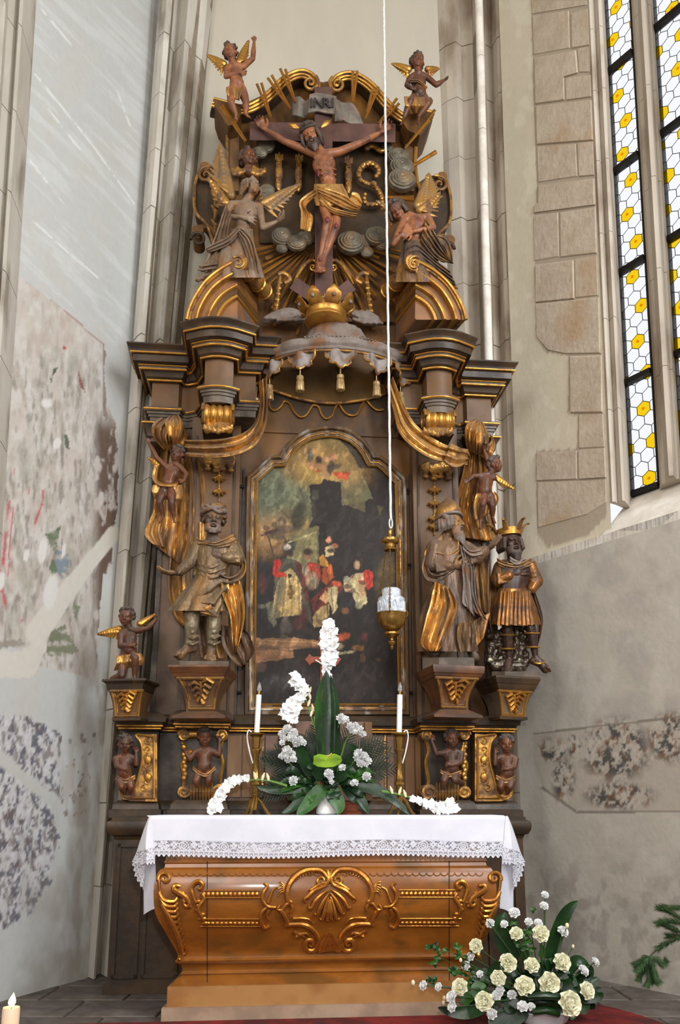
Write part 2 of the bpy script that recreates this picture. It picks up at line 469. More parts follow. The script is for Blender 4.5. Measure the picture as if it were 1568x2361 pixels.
cluster('trim_1', left_pts, M_STONE_L, 0.62, M_MORTAR)
cluster('trim_2', right_pts, M_STONE_R, 0.62, M_MORTAR)
# the bright freestanding shaft of the right pillar
sh = MB(); 
p, q = (W(1155, 1870, 6.74+dYr), W(1104, 0, 6.74+dYr))
zz = 0.0
while zz < ZTOP-0.1:
    ztop = min(ZTOP, zz+0.78)
    m = MB().tube([vline(p, q, zz+0.003), vline(p, q, ztop-0.003)], 0.036, 12); m.build('shaft_drum', M_STONE_W, bpy.data.objects['trim_2'], True); zz = ztop

# back wall
a0, a1 = W(312, 1870, 6.6+dYl), W(487, 0, 6.6+dYl); b0, b1 = W(1080, 1870, 7.0+dYr), W(1008, 0, 7.0+dYr)
pts = [vline(a0, a1, 0), vline(b0, b1, 0), vline(b0, b1, ZTOP), vline(a0, a1, ZTOP)]
o = MB().prism(pts, (0, 0.3, 0)).build('wall_back', M_BACK, None, False); tag(o, kind='structure')

# near pilaster on the left wall: ribs x 0..75 at the top
def lw_pt(px, py, off): return LW.px(px, py, off)
root = bpy.data.objects.new('trim_3', None); COL.objects.link(root); tag(root, kind='structure')
cols = [(-160, -320, .0), (-150, -310, .16), (-60, -200, .16), (-45, -180, .11), (-10, -140, .11), (0, -130, .17), (14, -112, .17), (20, -105, .10), (42, -80, .09), (46, -76, .14), (54, -66, .14), (70, -50, .07), (84, -36, 0.0)]
lines = [(LW.px(c1, 1870, off), LW.px(c0, 0, off)) for c0, c1, off in cols]
zs = [0]
while zs[-1] < ZTOP-0.3: zs.append(zs[-1]+random.uniform(0.5, 0.65))
for i in range(len(zs)-1):
    lo = [vline(p, q, zs[i]+.003) for p, q in lines]; hi = [vline(p, q, zs[i+1]-.003) for p, q in lines]
    MB().loft([lo, hi]).build('stone_course', M_STONE_L, root, False)

# ---- left wall, lime-washed, with the remains of wall painting
t0, t1 = -1.9, LW.len
NT, NZ = 250, 620
endl = (LW.px(236, 1870), LW.px(372, 0))
U, Z = np.meshgrid(np.linspace(0, 1, NT), np.linspace(0, ZTOP, NZ))
k = (Z-endl[0].z)/(endl[1].z-endl[0].z)
ex = endl[0].x+(endl[1].x-endl[0].x)*k; ey = endl[0].y+(endl[1].y-endl[0].y)*k
s0 = LW.at(t0, 0)
P = np.stack([s0.x+(ex-s0.x)*U, s0.y+(ey-s0.y)*U, Z], -1)
X, Y = proj(P)
def bl(c, tgt, m):                         # blend colour into c where mask m
    return c+(s2l(tgt)-c)*np.clip(m, 0, 1)[..., None]
def segd(X, Y, a, b):                      # distance to a segment
    ax, ay = a; bx, by = b; dx, dy = bx-ax, by-ay
    t = np.clip(((X-ax)*dx+(Y-ay)*dy)/(dx*dx+dy*dy), 0, 1)
    return np.hypot(X-ax-t*dx, Y-ay-t*dy)
def inpoly(X, Y, poly):
    r = np.zeros(X.shape, bool); n = len(poly)
    for i in range(n):
        x1, y1 = poly[i]; x2, y2 = poly[(i+1) % n]
        if y1 == y2: continue
        c = ((y1 > Y) != (y2 > Y)) & (X < (x2-x1)*(Y-y1)/(y2-y1)+x1); r ^= c
    return r
def soft(X, Y, cx, cy, rx, ry, rot=0.0, e=0.35):
    c, s_ = math.cos(rot), math.sin(rot)
    u = ((X-cx)*c+(Y-cy)*s_)/rx; v = (-(X-cx)*s_+(Y-cy)*c)/ry
    return 1-sstep(1-e, 1+e, np.hypot(u, v))
c = np.zeros(P.shape)+s2l((190, 191, 189))
n1 = fbm(X/60, Y/90, 3); n2 = fbm(X/14, Y/20, 5); n3 = fbm(X/30, Y/14, 9)
c = bl(c, (192, 190, 184), sstep(.45, .75, n1)*.7)
c = bl(c, (204, 206, 206), sstep(.5, .7, fbm((X*.7-Y*.7)/9+0*X, (X*.7+Y*.7)/120, 21))*.6*(Y < 800))
for a, b in [((95, 20), (165, 105)), ((80, 170), (210, 330)), ((210, 330), (310, 470)), ((110, 250), (185, 345)), ((70, 370), (155, 480)), ((75, 510), (225, 640)), ((270, 210), (300, 290))]:
    c = bl(c, (220, 222, 222), (1-sstep(.5, 3.2, segd(X, Y, a, b)))*sstep(.3, .5, n2))
wob = 9*(n2-.5)
fres = inpoly(X+wob, Y+wob, [(-400, 420), (60, 648), (150, 715), (242, 795), (244, 930), (272, 985), (274, 1080), (268, 1180), (262, 1240), (258, 1300), (240, 1330), (228, 1420), (222, 1560), (190, 1565), (186, 1555), (75, 1535), (95, 1490), (-400, 1520)])
F = fres.astype(float)
c = bl(c, (192, 184, 176), F*.9)
c = bl(c, (203, 199, 194), F*sstep(.4, .65, n2)*.8)
c = bl(c, (168, 158, 148), F*sstep(.46, .72, fbm(X/11, Y/34, 31, 6))*.7)
c = bl(c, (194, 176, 166), F*sstep(.48, .75, fbm(X/26, Y/60, 41, 6))*.4)
c = bl(c, (140, 142, 126), F*sstep(.54, .74, fbm(X/16, Y/52, 51, 6))*.45*(Y > 800))
c = bl(c, (120, 112, 106), F*sstep(.52, .74, fbm(X/6, Y/26, 61, 6))*.6*sstep(790, 900, Y))
c = bl(c, (98, 78, 66), sstep(.40, .52, n2*.4+fbm(X/16, Y/40, 71)*.6)*F*sstep(205, 235, X)*sstep(940, 1000, Y)*.95)
c = bl(c, (104, 70, 60), F*(1-sstep(2, 6, np.abs(X-241)))*(Y > 770)*(Y < 960)*.6)
c = bl(c, (150, 110, 102), F*(1-sstep(2, 5, segd(X, Y, (150, 715), (242, 795))))*.6)
for poly, col in [([(143, 795), (152, 800), (155, 812), (150, 828), (144, 818)], (176, 60, 60)), ([(112, 868), (122, 850), (132, 842), (126, 860), (116, 880)], (70, 84, 66)),
                  ([(104, 1232), (118, 1228), (140, 1212), (136, 1240), (128, 1276), (112, 1250)], (92, 110, 84)), ([(120, 1290), (142, 1250), (160, 1290), (148, 1340), (130, 1320)], (120, 134, 148)),
                  ([(105, 1490), (120, 1455), (150, 1440), (165, 1478), (180, 1500), (160, 1510), (110, 1512)], (112, 118, 92)), ([(-30, 1478), (50, 1475), (60, 1488), (-30, 1500)], (146, 140, 128)), ([(113, 1310), (122, 1285), (136, 1318), (122, 1330)], (98, 116, 84)),
                  ([(150, 985), (158, 1010), (162, 1040), (150, 1030)], (86, 96, 80)), ([(180, 850), (190, 880), (196, 905), (184, 890)], (140, 80, 76)), ([(170, 1390), (185, 1400), (176, 1432), (168, 1420)], (120, 126, 100))]:
    c = bl(c, col, inpoly(X+wob*1.2, Y+wob, poly)*.9*sstep(.25, .45, n3))
for a, b, w in [((34, 1080), (18, 1180), 3), ((18, 1180), (8, 1290), 4), ((8, 1290), (2, 1360), 6), ((4, 1350), (14, 1400), 5), ((100, 1150), (80, 1210), 3), ((100, 1130), (98, 1165), 2.5), ((72, 1105), (66, 1140), 2), ((30, 1170), (18, 1330), 2), ((40, 1440), (52, 1425), 5)]:
    c = bl(c, (188, 84, 90), (1-sstep(w*.4, w*1.2, segd(X+wob*.4, Y, a, b)))*sstep(.35, .55, n2)*.85)
# pale repair band over the crack, chips
band = np.minimum(segd(X, Y, (262, 1230), (205, 1300)), segd(X, Y, (205, 1300), (85, 1460)))-sstep(200, 100, X)*8
c = bl(c, (206, 201, 191), 1-sstep(16, 20, band+wob))
c = bl(c, (206, 201, 191), inpoly(X+wob*2, Y+wob, [(95, 1440), (60, 1500), (-300, 1512), (-300, 1580), (80, 1560), (110, 1490)])*.95)
for ex_, ey_, rx, ry in [(98, 1270, 11, 30), (118, 1365, 15, 42), (132, 1022, 9, 13), (108, 930, 12, 10), (2, 1340, 10, 22), (62, 1280, 6, 14), (145, 1270, 4, 18)]:
    c = bl(c, (214, 212, 208), soft(X+wob, Y, ex_, ey_, rx, ry, .2, .2))
# dark blotches lower down
reg = inpoly(X+wob*2, Y+wob*2, [(-300, 1620), (60, 1650), (138, 1690), (142, 1850), (120, 1880), (140, 1930), (108, 2050), (60, 2120), (-300, 2240)]).astype(float)
reg *= sstep(12, 17, segd(X, Y, (-40, 1715), (150, 1870))+wob)
c = bl(c, (196, 194, 196), reg*.8)
bn = fbm(X/13, Y/24, 81, 3)*.62+fbm((X-.4*Y)/6, (Y+.3*X)/10, 83, 5)*.38
c = bl(c, (78, 78, 92), reg*sstep(.49, .60, bn)*.85)
c = bl(c, (112, 100, 96), reg*sstep(.52, .68, fbm(X/8, Y/20, 91, 6))*.7)
c = bl(c, (206, 206, 208), reg*sstep(.56, .66, fbm(X/7, Y/12, 87, 5))*.8)
c = bl(c, (120, 100, 84), sstep(.66, .70, fbm(X/9, Y/14, 95))*(X > 140)*(X < 220)*(Y > 1690)*(Y < 1880)*.8)
c = bl(c, (150, 146, 140), sstep(.45, .7, n1)*sstep(1900, 2200, Y)*.5)
c = bl(c, (158, 150, 140), sstep(.35, .65, fbm(X/18, Y/60, 97, 6))*sstep(120, 215, X+.05*(Y-1500))*sstep(1350, 1600, Y)*.75)  # grey-brown damp stain towards the corner, with the shade there painted in too
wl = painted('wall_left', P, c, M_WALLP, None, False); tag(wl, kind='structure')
bm = bmesh.new(); bm.from_mesh(wl.data); bm.free()

# ---- right wall -----------------------------------------------------
tc_ = RW.tz(1216, 1870)[0]                 # the corner at the pillar
tR = RW.len+1.6
zl = RW.px(1300, 1262, 0.07).z
zledge = zl
def wallgrid(name, ta, tb, za, zb, off, fn, nt, nz, mat=M_WALLP, leanA=None):
    T, Zg = np.meshgrid(np.linspace(0, 1, nt), np.linspace(za, zb, nz))
    if leanA is not None:
        kk = (Zg-leanA[0].z)/(leanA[1].z-leanA[0].z)
        t_a = (leanA[0]-RW.a).dot(RW.u)+((leanA[1]-leanA[0]).dot(RW.u))*kk
    else: t_a = np.full_like(T, ta)
    tt = t_a+(tb-t_a)*T
    P = np.stack([RW.a.x+RW.u.x*tt+RW.n.x*off, RW.a.y+RW.u.y*tt+RW.n.y*off, Zg], -1)
    X, Y = proj(P)
    o = painted(name, P, fn(X, Y), mat, None, False); return o
def lower_col(X, Y):
    n1 = fbm(X/70, Y/60, 103); n2 = fbm(X/14, Y/18, 105); w = 8*(n2-.5)
    c = np.zeros(X.shape+(3,))+s2l((180, 173, 162))
    c = bl(c, (166, 159, 150), sstep(.4, .7, n1)*.8)
    c = bl(c, (190, 184, 174), sstep(.5, .7, fbm(X/40, Y/60, 111, 6))*.5)
    c = bl(c, (152, 145, 136), sstep(.48, .68, fbm(X/24, Y/40, 121, 6))*sstep(1930, 2060, Y)*.75)
    band = inpoly(X+w*.6, Y+w*.6, [(1228, 1690), (1900, 1612), (1900, 1868), (1330, 1872), (1250, 1815), (1232, 1760)]).astype(float)
    c = bl(c, (170, 160, 148), band*.7)
    area = np.maximum.reduce([soft(X, Y, 1300, 1800, 26, 50), soft(X, Y, 1275, 1730, 34, 26), soft(X, Y, 1420, 1730, 75, 70, -.2), soft(X, Y, 1545, 1700, 50, 55), soft(X, Y, 1430, 1835, 75, 30), soft(X, Y, 1640, 1700, 70, 70), soft(X, Y, 1325, 1720, 16, 30)])
    bn = fbm(X/20, Y/26, 131, 3)*.55+fbm(X/5, Y/8, 133, 5)*.45
    c = bl(c, (74, 72, 70), area*sstep(.44, .56, bn)*.95)
    c = bl(c, (126, 92, 66), area*sstep(.52, .66, fbm(X/9, Y/18, 141, 5))*.7)
    c = bl(c, (186, 178, 166), area*sstep(.52, .64, fbm(X/8, Y/10, 151, 5))*.75)
    edge = inpoly(X, Y, [(1228, 1690), (1900, 1612), (1900, 1616), (1231, 1694)]) | inpoly(X, Y, [(1330, 1869), (1900, 1866), (1900, 1872), (1330, 1875)]) | inpoly(X, Y, [(1250, 1812), (1330, 1869), (1328, 1875), (1246, 1817)])
    c = bl(c, (120, 112, 102), edge*.8)
    c = bl(c, (140, 132, 124), soft(X, Y, 1345, 2085, 18, 14)*.6)
    return c
def upper_col(X, Y):
    n1 = fbm(X/60, Y/80, 203); n2 = fbm(X/14, Y/18, 205)
    c = np.zeros(X.shape+(3,))+s2l((196, 186, 166))
    c = bl(c, (192, 182, 162), sstep(.4, .7, n1)*.8)
    c = bl(c, (210, 202, 184), sstep(.55, .66, fbm(X/26, Y/40, 211))*.5)
    w = 3*(n2-.5)
    st = inpoly(X+w, Y+w, [(1222, -500), (1366, -500), (1372, 470), (1386, 830), (1398, 1190), (1360, 1230), (1262, 1262), (1238, 1230), (1236, 1040), (1330, 1035), (1332, 960), (1310, 950), (1312, 818), (1258, 812), (1236, 770), (1230, 490), (1238, 465), (1226, 100)])
    c = bl(c, (160, 146, 128), st*.9)
    return c
lo_w = wallgrid('wall_right', tc_, tR, 0.0, zledge, 0.07, lower_col, 330, 330); tag(lo_w, kind='structure')
WJ = [(1353, 1406, 0.0), (1358, 1411, 0.014), (1364, 1417, 0.0), (1370, 1424, -0.05), (1379, 1434, -0.02), (1387, 1440, -0.05), (1389, 1447, -0.13), (1394, 1455, -0.29)]
def rcol(c0, c1, off, r1=1140): return (RW.px(c0, 0, off), RW.px(c1, r1, off))
jl = rcol(*WJ[0])
T = [(jl[0]-RW.a).dot(RW.u), (jl[1]-RW.a).dot(RW.u)]
# upper wall up to the jamb
Tn, Zn = np.meshgrid(np.linspace(0, 1, 90), np.linspace(zledge+0.02, ZTOP, 260))
ca, cb = RW.px(1216, 1870), RW.px(1150, 0)
def tline(l, z): 
    k = (z-l[0].z)/(l[1].z-l[0].z); ta = (l[0]-RW.a).dot(RW.u); tb = (l[1]-RW.a).dot(RW.u); return ta+(tb-ta)*k
ta = tline((ca, cb), Zn); tb = tline(jl, Zn)
tt = ta+(tb-ta)*Tn
P = np.stack([RW.a.x+RW.u.x*tt, RW.a.y+RW.u.y*tt, Zn], -1)
X, Y = proj(P)
up_w = painted('wall_right_upper', P, upper_col(X, Y), M_WALLP, None, False); tag(up_w, kind='structure')
# window jamb, mullion, sill
zglass = RW.px(1455, 1140, -0.29).z
zs0 = zledge-0.02
lines = [rcol(*w) for w in WJ]
root = bpy.data.objects.new('trim_4', None); COL.objects.link(root); tag(root, kind='structure')
zz = zglass-0.14
while zz < ZTOP:
    zt = min(ZTOP, zz+random.uniform(.55, .75))
    lo = [vline(p, q, zz+.002) for p, q in lines]; hi = [vline(p, q, zt-.002) for p, q in lines]
    bk = [lo[-1]-RW.n*0.02, lo[0]-RW.n*0.06]; bt = [hi[-1]-RW.n*0.02, hi[0]-RW.n*0.06]
    MB().loft([lo+bk, hi+bt]).build('jamb_stone', M_STONE_R, root, False); zz = zt
MU = [(1453, 1521, -.30), (1461, 1528, -.20), (1470, 1536, -.19), (1478, 1545, -.10), (1488, 1556, -.12), (1493, 1562, -.19), (1500, 1568, -.20), (1507, 1577, -.30)]
lines = [rcol(*w) for w in MU]
zz = zglass-0.05
while zz < ZTOP:
    zt = min(ZTOP, zz+random.uniform(.75, .95))
    lo = [vline(p, q, zz+.002) for p, q in lines]; hi = [vline(p, q, zt-.002) for p, q in lines]
    bk = [lo[-1]-RW.n*0.03, lo[0]-RW.n*0.03]; bt = [hi[-1]-RW.n*0.03, hi[0]-RW.n*0.03]
    MB().loft([lo+bk, hi+bt]).build('mullion_stone', M_STONE_R, root, False); zz = zt
w2 = [rcol(1507, 1577, -.29), None]
t2 = tline(w2[0], zglass); tend = t2+0.50
# sloping sill: from the glass down to the lower wall's ledge
tl = tline(jl, zglass)
s = MB()
sp = [RW.at(tc_-.02, zledge, .07), RW.at(tR, zledge, .07), RW.at(tR, zledge+.03, .0), RW.at(tc_-.02, zledge+.02, -.01)]
s.prism(sp, (0, 0, -0.06))
o = s.build('trim_5', M_STONE_W, None, False); tag(o, kind='structure')
s = MB()
sq = [RW.at(tl-.06, zledge+.004, .05), RW.at(tR, zledge+.004, .05), RW.at(tR, zglass, -.33), RW.at(tl-.06, zglass, -.33)]
s.prism(sq, RW.n*-0.06+Vector((0, 0, -.1)))
o = s.build('trim_6', M_STONE_W, None, False); tag(o, kind='structure')
# wall on the far side of the window (outside the frame)
o = MB().prism([RW.at(tend+.02, zledge, 0), RW.at(tR, zledge, 0), RW.at(tR, ZTOP, 0), RW.at(tend+.02, ZTOP, 0)], RW.n*-.34).build('wall_right_end', M_STONE_R, None, False); tag(o, kind='structure')
# the two lights, each with its own panes in lead
M_PANE = None
def pane_mat(name, col, mixw):
    m, nt, b, N, L = nodes_of(name)
    N.remove(b)
    out = N['Material Output']
    tr = N.new('ShaderNodeBsdfTranslucent'); tr.inputs[0].default_value = rgba(col)
    tp = N.new('ShaderNodeBsdfTransparent'); tp.inputs[0].default_value = rgba(col)
    nz = N.new('ShaderNodeTexNoise'); nz.inputs['Scale'].default_value = 9
    mr = N.new('ShaderNodeMapRange'); mr.inputs[3].default_value = mixw-.1; mr.inputs[4].default_value = mixw+.1
    L.new(nz.outputs['Fac'], mr.inputs[0])
    mx = N.new('ShaderNodeMixShader'); L.new(mr.outputs[0], mx.inputs[0]); L.new(tp.outputs[0], mx.inputs[1]); L.new(tr.outputs[0], mx.inputs[2])
    L.new(mx.outputs[0], out.inputs[0]); return m
M_CLEAR = pane_mat('clear_glass', (1.0, 1.0, 1.0), .04)
M_YEL = pane_mat('yellow_glass', (1.0, .80, .10), .05)
M_YC = pane_mat('amber_boss', (.95, .58, .03), .05)
HW, HH = 0.112, 0.122                      # pane width and height (pointed up and down)
def light(name, la, lb, zb, seed):
    root = bpy.data.objects.new(name, None); COL.objects.link(root); tag(root, kind='structure')
    rnd = random.Random(seed)
    off = -.29
    def hexpts(cx, cz, sc=1.0): 
        return [(cx+sx*HW/2*sc, cz+sz*HH*sc) for sx, sz in ((0, .5), (1, .25), (1, -.25), (0, -.5), (-1, -.25), (-1, .25))]
    def clip(poly, z0):
        # clip against the light's two leaning edges and its foot
        def cut(poly, f):
            out = []
            for i in range(len(poly)):
                p, q = poly[i], poly[(i+1) % len(poly)]; a, b = f(p), f(q)
                if a >= 0: out.append(p)
                if (a >= 0) != (b >= 0):
                    k = a/(a-b); out.append((p[0]+(q[0]-p[0])*k, p[1]+(q[1]-p[1])*k))
            return out
        for f in (lambda p: p[0]-tline(la, p[1])-.004, lambda p: tline(lb, p[1])-.004-p[0], lambda p: p[1]-z0):
            poly = cut(poly, f)
            if len(poly) < 3: return []
        return poly
    came = MB(); boss = MB()
    row = 0; z = zb-0.02; npane = 0
    tA = min(tline(la, zb), tline(la, ZTOP)); tB = max(tline(lb, zb), tline(lb, ZTOP))
    shared = {}
    while z < 8.6:
        i = 0; t = tA-HW+(HW/2 if row % 2 else 0)
        while t < tB+HW:
            poly = clip(hexpts(t, z, .965), zb)
            full = clip(hexpts(t, z, 1.0), zb)
            if len(poly) >= 3 and abs(sum(poly[k][0]*poly[(k+1) % len(poly)][1]-poly[(k+1) % len(poly)][0]*poly[k][1] for k in range(len(poly)))) > .0015:
                yel = (row % 3 == (1 if seed == 1 else 2) and (i+row//3) % 2 == 0) or (row % 6 == 4 and i % 4 == 1)
                whole = len(poly) == 6 and all(abs(a[0]-b[0])+abs(a[1]-b[1]) < 1e-6 for a, b in zip(sorted(poly), sorted(hexpts(t, z, .965))))
                key = ('y' if yel else 'w')
                if npane < 297 and whole and key in shared:
                    o = shared[key].copy(); COL.objects.link(o)
                    o.location = RW.at(t, z, off)
                elif npane < 297:
                    loc = RW.at(t, z, off)
                    pts = [RW.at(a, b, off)-loc for a, b in poly]
                    o = MB().prism(pts, RW.n*.004).build('pane', M_YEL if yel else M_CLEAR, root, False); o.location = loc
                    if whole: shared[key] = o
                npane += 1
                if yel and whole: boss.prism([RW.at(a, b, off+.004) for a, b in hexpts(t, z, .2)], RW.n*.004)
            for k in range(len(full)):
                p, q = full[k], full[(k+1) % len(full)]
                if math.hypot(p[0]-q[0], p[1]-q[1]) > .004:
                    a, b = RW.at(p[0], p[1], off+.002), RW.at(q[0], q[1], off+.002)
                    came.tube([a, b], .0028, 4, False)
            t += HW; i += 1
        z += HH*.75; row += 1
    o = came.build('lead_cames', M_LEAD, root, False); o['kind'] = 'stuff'
    o = boss.build('amber_bosses', M_YC, root, False); o['kind'] = 'stuff'
    return root
l1a, l1b = rcol(1394, 1455, -.29), rcol(1455, 1522, -.29)
l2a, l2b = rcol(1505, 1575, -.29), (RW.at(tend, zglass, -.29), RW.at(tend-.02, ZTOP, -.29))
def bars(root, la, lb, zlist):
    for z in zlist:
        p = RW.at(tline(la, z), z, -.28); q = RW.at(tline(lb, z), z, -.28)
        MB().loft([[c+RW.n*a+Vector((0, 0, b)) for a, b in ((-.02, -.022), (.03, -.022), (.03, .022), (-.02, .022))] for c in (p, q)]).build('saddle_bar', M_IRON, root, False)
    for l, sg in ((la, 1), (lb, -1)):
        p, q = vline(l[0], l[1], zglass), vline(l[0], l[1], ZTOP)
        MB().loft([[c+RW.u*(a*sg)+RW.n*b for a, b in ((-.01, -.03), (.012 if sg > 0 else .004, -.03), (.012 if sg > 0 else .004, .02), (-.01, .02))] for c in (p, q)]).build('iron_edge', M_IRON, root, False)
    p, q = RW.at(tline(la, zglass), zglass, -.29), RW.at(tline(lb, zglass), zglass, -.29)
    MB().loft([[c+RW.n*a+Vector((0, 0, b)) for a, b in ((-.03, -.02), (.03, -.02), (.03, .015), (-.03, .015))] for c in (p, q)]).build('iron_edge', M_IRON, root, False)
w1 = light('window_1', l1a, l1b, zglass, 1); w2o = light('window_2', l2a, l2b, zglass, 2)
zb1 = [RW.px(x, y, -.29).z for x, y in ((1399, 175), (1411, 404), (1424, 636), (1442, 887))]
zb2 = [RW.px(x, y, -.29).z for x, y in ((1508, 74), (1524, 315), (1540, 558), (1556, 822))]
bars(w1, l1a, l1b, zb1); bars(w2o, l2a, l2b, zb2)

# the rest of the church behind the camera
def shellwall(name, pts): tag(MB().prism([Vector((x, y, 0)) for x, y in pts], (0, 0, ZTOP)).build(name, M_BACK, None, False), kind='structure')
lw0 = LW.at(t0, 0); rw0 = RW.at(tR, 0)
shellwall('wall_nave_left', [(lw0.x, lw0.y), (lw0.x-.3, lw0.y), (-4.6, 3.2), (-4.6, -8.2), (-4.2, -8.2), (-4.2, 3.0)])
shellwall('wall_nave_right', [(rw0.x, rw0.y), (rw0.x+.3, rw0.y+.1), (4.6, 2.8), (4.6, -8.2), (4.2, -8.2), (4.2, 2.6)])
shellwall('wall_rear', [(-4.6, -8.2), (4.6, -8.2), (4.6, -8.5), (-4.6, -8.5)])
# proud stone blocks round the window
def blockA(pts): return [(1000+x/2.761, y/2.761) for x, y in pts]
def blockB(pts): return [(1150+x/1.421, 700+y/1.421) for x, y in pts]
stones = [blockA(p) for p in [
    [(615, 0), (975, 0), (975, 30), (620, 88)], [(615, -260), (800, -280), (800, -10), (615, -8)], [(806, -280), (970, -300), (972, -8), (806, -10)],
    [(627, 98), (858, 66), (866, 306), (634, 348)], [(876, 84), (978, 50), (988, 286), (878, 305)],
    [(637, 368), (902, 318), (914, 460), (826, 488), (828, 634), (642, 660)], [(917, 308), (990, 292), (994, 458), (927, 458)], [(838, 494), (996, 474), (1000, 614), (842, 636)],
    [(646, 674), (1004, 634), (1013, 890), (652, 918)], [(655, 932), (902, 912), (914, 1122), (664, 1160)], [(916, 908), (1012, 898), (1020, 1114), (924, 1122)],
    [(665, 1180), (1022, 1134), (1028, 1302), (634, 1354), (634, 1310), (662, 1290)], [(634, 1368), (790, 1352), (796, 1634), (640, 1660)], [(802, 1350), (1030, 1316), (1036, 1610), (806, 1636)],
    [(644, 1684), (886, 1654), (892, 1900), (644, 1924)], [(897, 1648), (1038, 1628), (1045, 1880), (902, 1896)]]]
stones += [blockB(p) for p in [[(118, 0), (330, -22), (333, 162), (215, 164), (160, 152), (122, 110)], [(232, 172), (336, 168), (338, 356), (233, 357)], [(262, 364), (340, 360), (346, 470), (262, 474)],
    [(122, 490), (255, 482), (256, 575), (122, 580)], [(260, 480), (346, 474), (350, 570), (262, 575)], [(124, 586), (352, 576), (354, 650), (290, 690), (126, 735)]]]
for i, st in enumerate(stones):
    off = .006+.003*((i*7) % 3)
    pts = [RW.px(x, y, off) for x, y in st]
    cen = sum(pts, Vector())/len(pts)
    inner = [p+(cen-p)*.035 for p in pts]
    MB().loft([[p-RW.n*.03 for p in pts], [p-RW.n*.006 for p in pts], inner]).build('stone', M_BLOCK, up_w, False)
# ================================================================== altar table
M_GOLD = mixmat('gilding', srgb(202, 152, 72), srgb(142, 92, 46), 9, (0.30, 0.5), (0.85, 0.5), lo=.42, hi=.66, bump=.12, bscale=60)
M_GOLDW = mixmat('worn_gilding', srgb(186, 138, 70), srgb(98, 68, 44), 9, (0.32, 0.6), (0.75, 0.1), lo=.42, hi=.58, bump=.2, bscale=50, dust=srgb(150, 136, 118), dustamt=.35)
M_OAK = mixmat('honey_brown_marbled_wood', srgb(146, 88, 30), srgb(114, 66, 20), 3.0, (0.26, 0.34), lo=.35, hi=.65, bump=.015, stretch=(1, 1, 2.2), c3=srgb(104, 66, 26), s3=4, coat=.3, spec=.35)
M_GOLDT = mixmat('copper_toned_gilding', srgb(204, 142, 62), srgb(140, 82, 34), 12, (0.26, 0.42), (0.9, 0.55), lo=.42, hi=.66, bump=.12, bscale=70)
M_OAKP = mixmat('pale_brown_marbled_wood', srgb(166, 122, 72), srgb(150, 104, 56), 3.0, (0.4, 0.5), lo=.35, hi=.65, bump=.02, c3=srgb(140, 92, 48), s3=4, coat=.15)
M_STEP = mixmat('greyish_pink_step', srgb(164, 138, 116), srgb(150, 124, 104), 5, (0.6, 0.7), c3=srgb(140, 116, 98), s3=5)
M_SEAM = flatmat('seam', srgb(40, 26, 16), .8)
TC = 757.0
rows = [ # row, left px, material zone
 (1966, 392), (1980, 388), (1987, 385), (1990, 388), (1998, 386), (2003, 376), (2012, 370), (2030, 364), (2055, 362), (2080, 363), (2100, 366),
 (2120, 374), (2140, 386), (2160, 397), (2176, 406), (2188, 413), (2196, 416), (2204, 415), (2210, 410), (2214, 412), (2219, 422), (2226, 426), (2233, 426), (2240, 421), (2243, 424), (2250, 414), (2258, 408), (2264, 402), (2268, 398)]
prof = []                                   # (half width, front Yb, z)
Y0T = 5.05
for r, lx in rows:
    hw_px = TC-lx
    bul = (392-lx)*0.0025
    Yf = Y0T-bul*0.9-0.0
    zc = WA(TC, r, Yf).z
    prof.append((hw_px*mA(TC, r, Yf), Yf, zc))
prof.sort(key=lambda q: q[2])
PZ = np.array([q[2] for q in prof]); PY = np.array([q[1] for q in prof]); PH = np.array([q[0] for q in prof])
UA = Vector((1, SKEW, 0)).normalized(); NA = Vector((SKEW, -1, 0)).normalized()
CT = WA(TC, 2200, Y0T); 
def tpt(u, Yb, z):                         # along the altar's front direction
    x0 = CT.x
    return Vector((x0+u, Yb+SKEW*(x0+u), z))
def TF(px, py, up=0.0):                    # the point of the bombe front under a pixel, raised by up
    Yf = Y0T
    for _ in range(6):
        p = WA(px, py, Yf); Yf = float(np.interp(p.z, PZ, PY))-up
    return WA(px, py, Yf)
altar = thing('altar_table', 'honey brown marbled altar table with gilded scrolls, under the white cloth', 'altar', None, tpt(0, 5.35, 0))
BK = 5.72
def ringt(h, yf, z): return [tpt(-h, yf, z), tpt(h, yf, z), tpt(h, BK, z), tpt(-h, BK, z)]
zplr = WA(TC, 2316, Y0T-.02).z; hpl = (TC-393)*mA(TC, 2290, Y0T)
o = MB().loft([ringt(q[0], q[1], q[2]) for q in prof]+[ringt(prof[-1][0]+.01, prof[-1][1]-.02, EYE.z-.046), ringt(prof[-1][0]+.01, prof[-1][1]-.02, EYE.z-.033)]).build('body', M_OAK, altar, True, 30)
o = MB().loft([ringt(hpl, Y0T-.005, zplr), ringt(hpl, Y0T-.005, prof[0][2]+.002)]).build('plinth', M_OAKP, altar, False)
hst = (TC-382)*mA(TC, 2330, Y0T)
o = MB().loft([ringt(hst, Y0T-.03, 0.001), ringt(hst, Y0T-.03, zplr)]).build('step', M_STEP, altar, False)
# joints of the front boards
for sx in (478, 1036):
    pts = [TF(sx, r, .003) for r in range(1985, 2266, 4)]
    MB().slab([[p+UA*-.0022+NA*.0012, p+UA*.0022+NA*.0012] for p in pts], NA*-.006).build('board_joint', M_SEAM, altar, False)
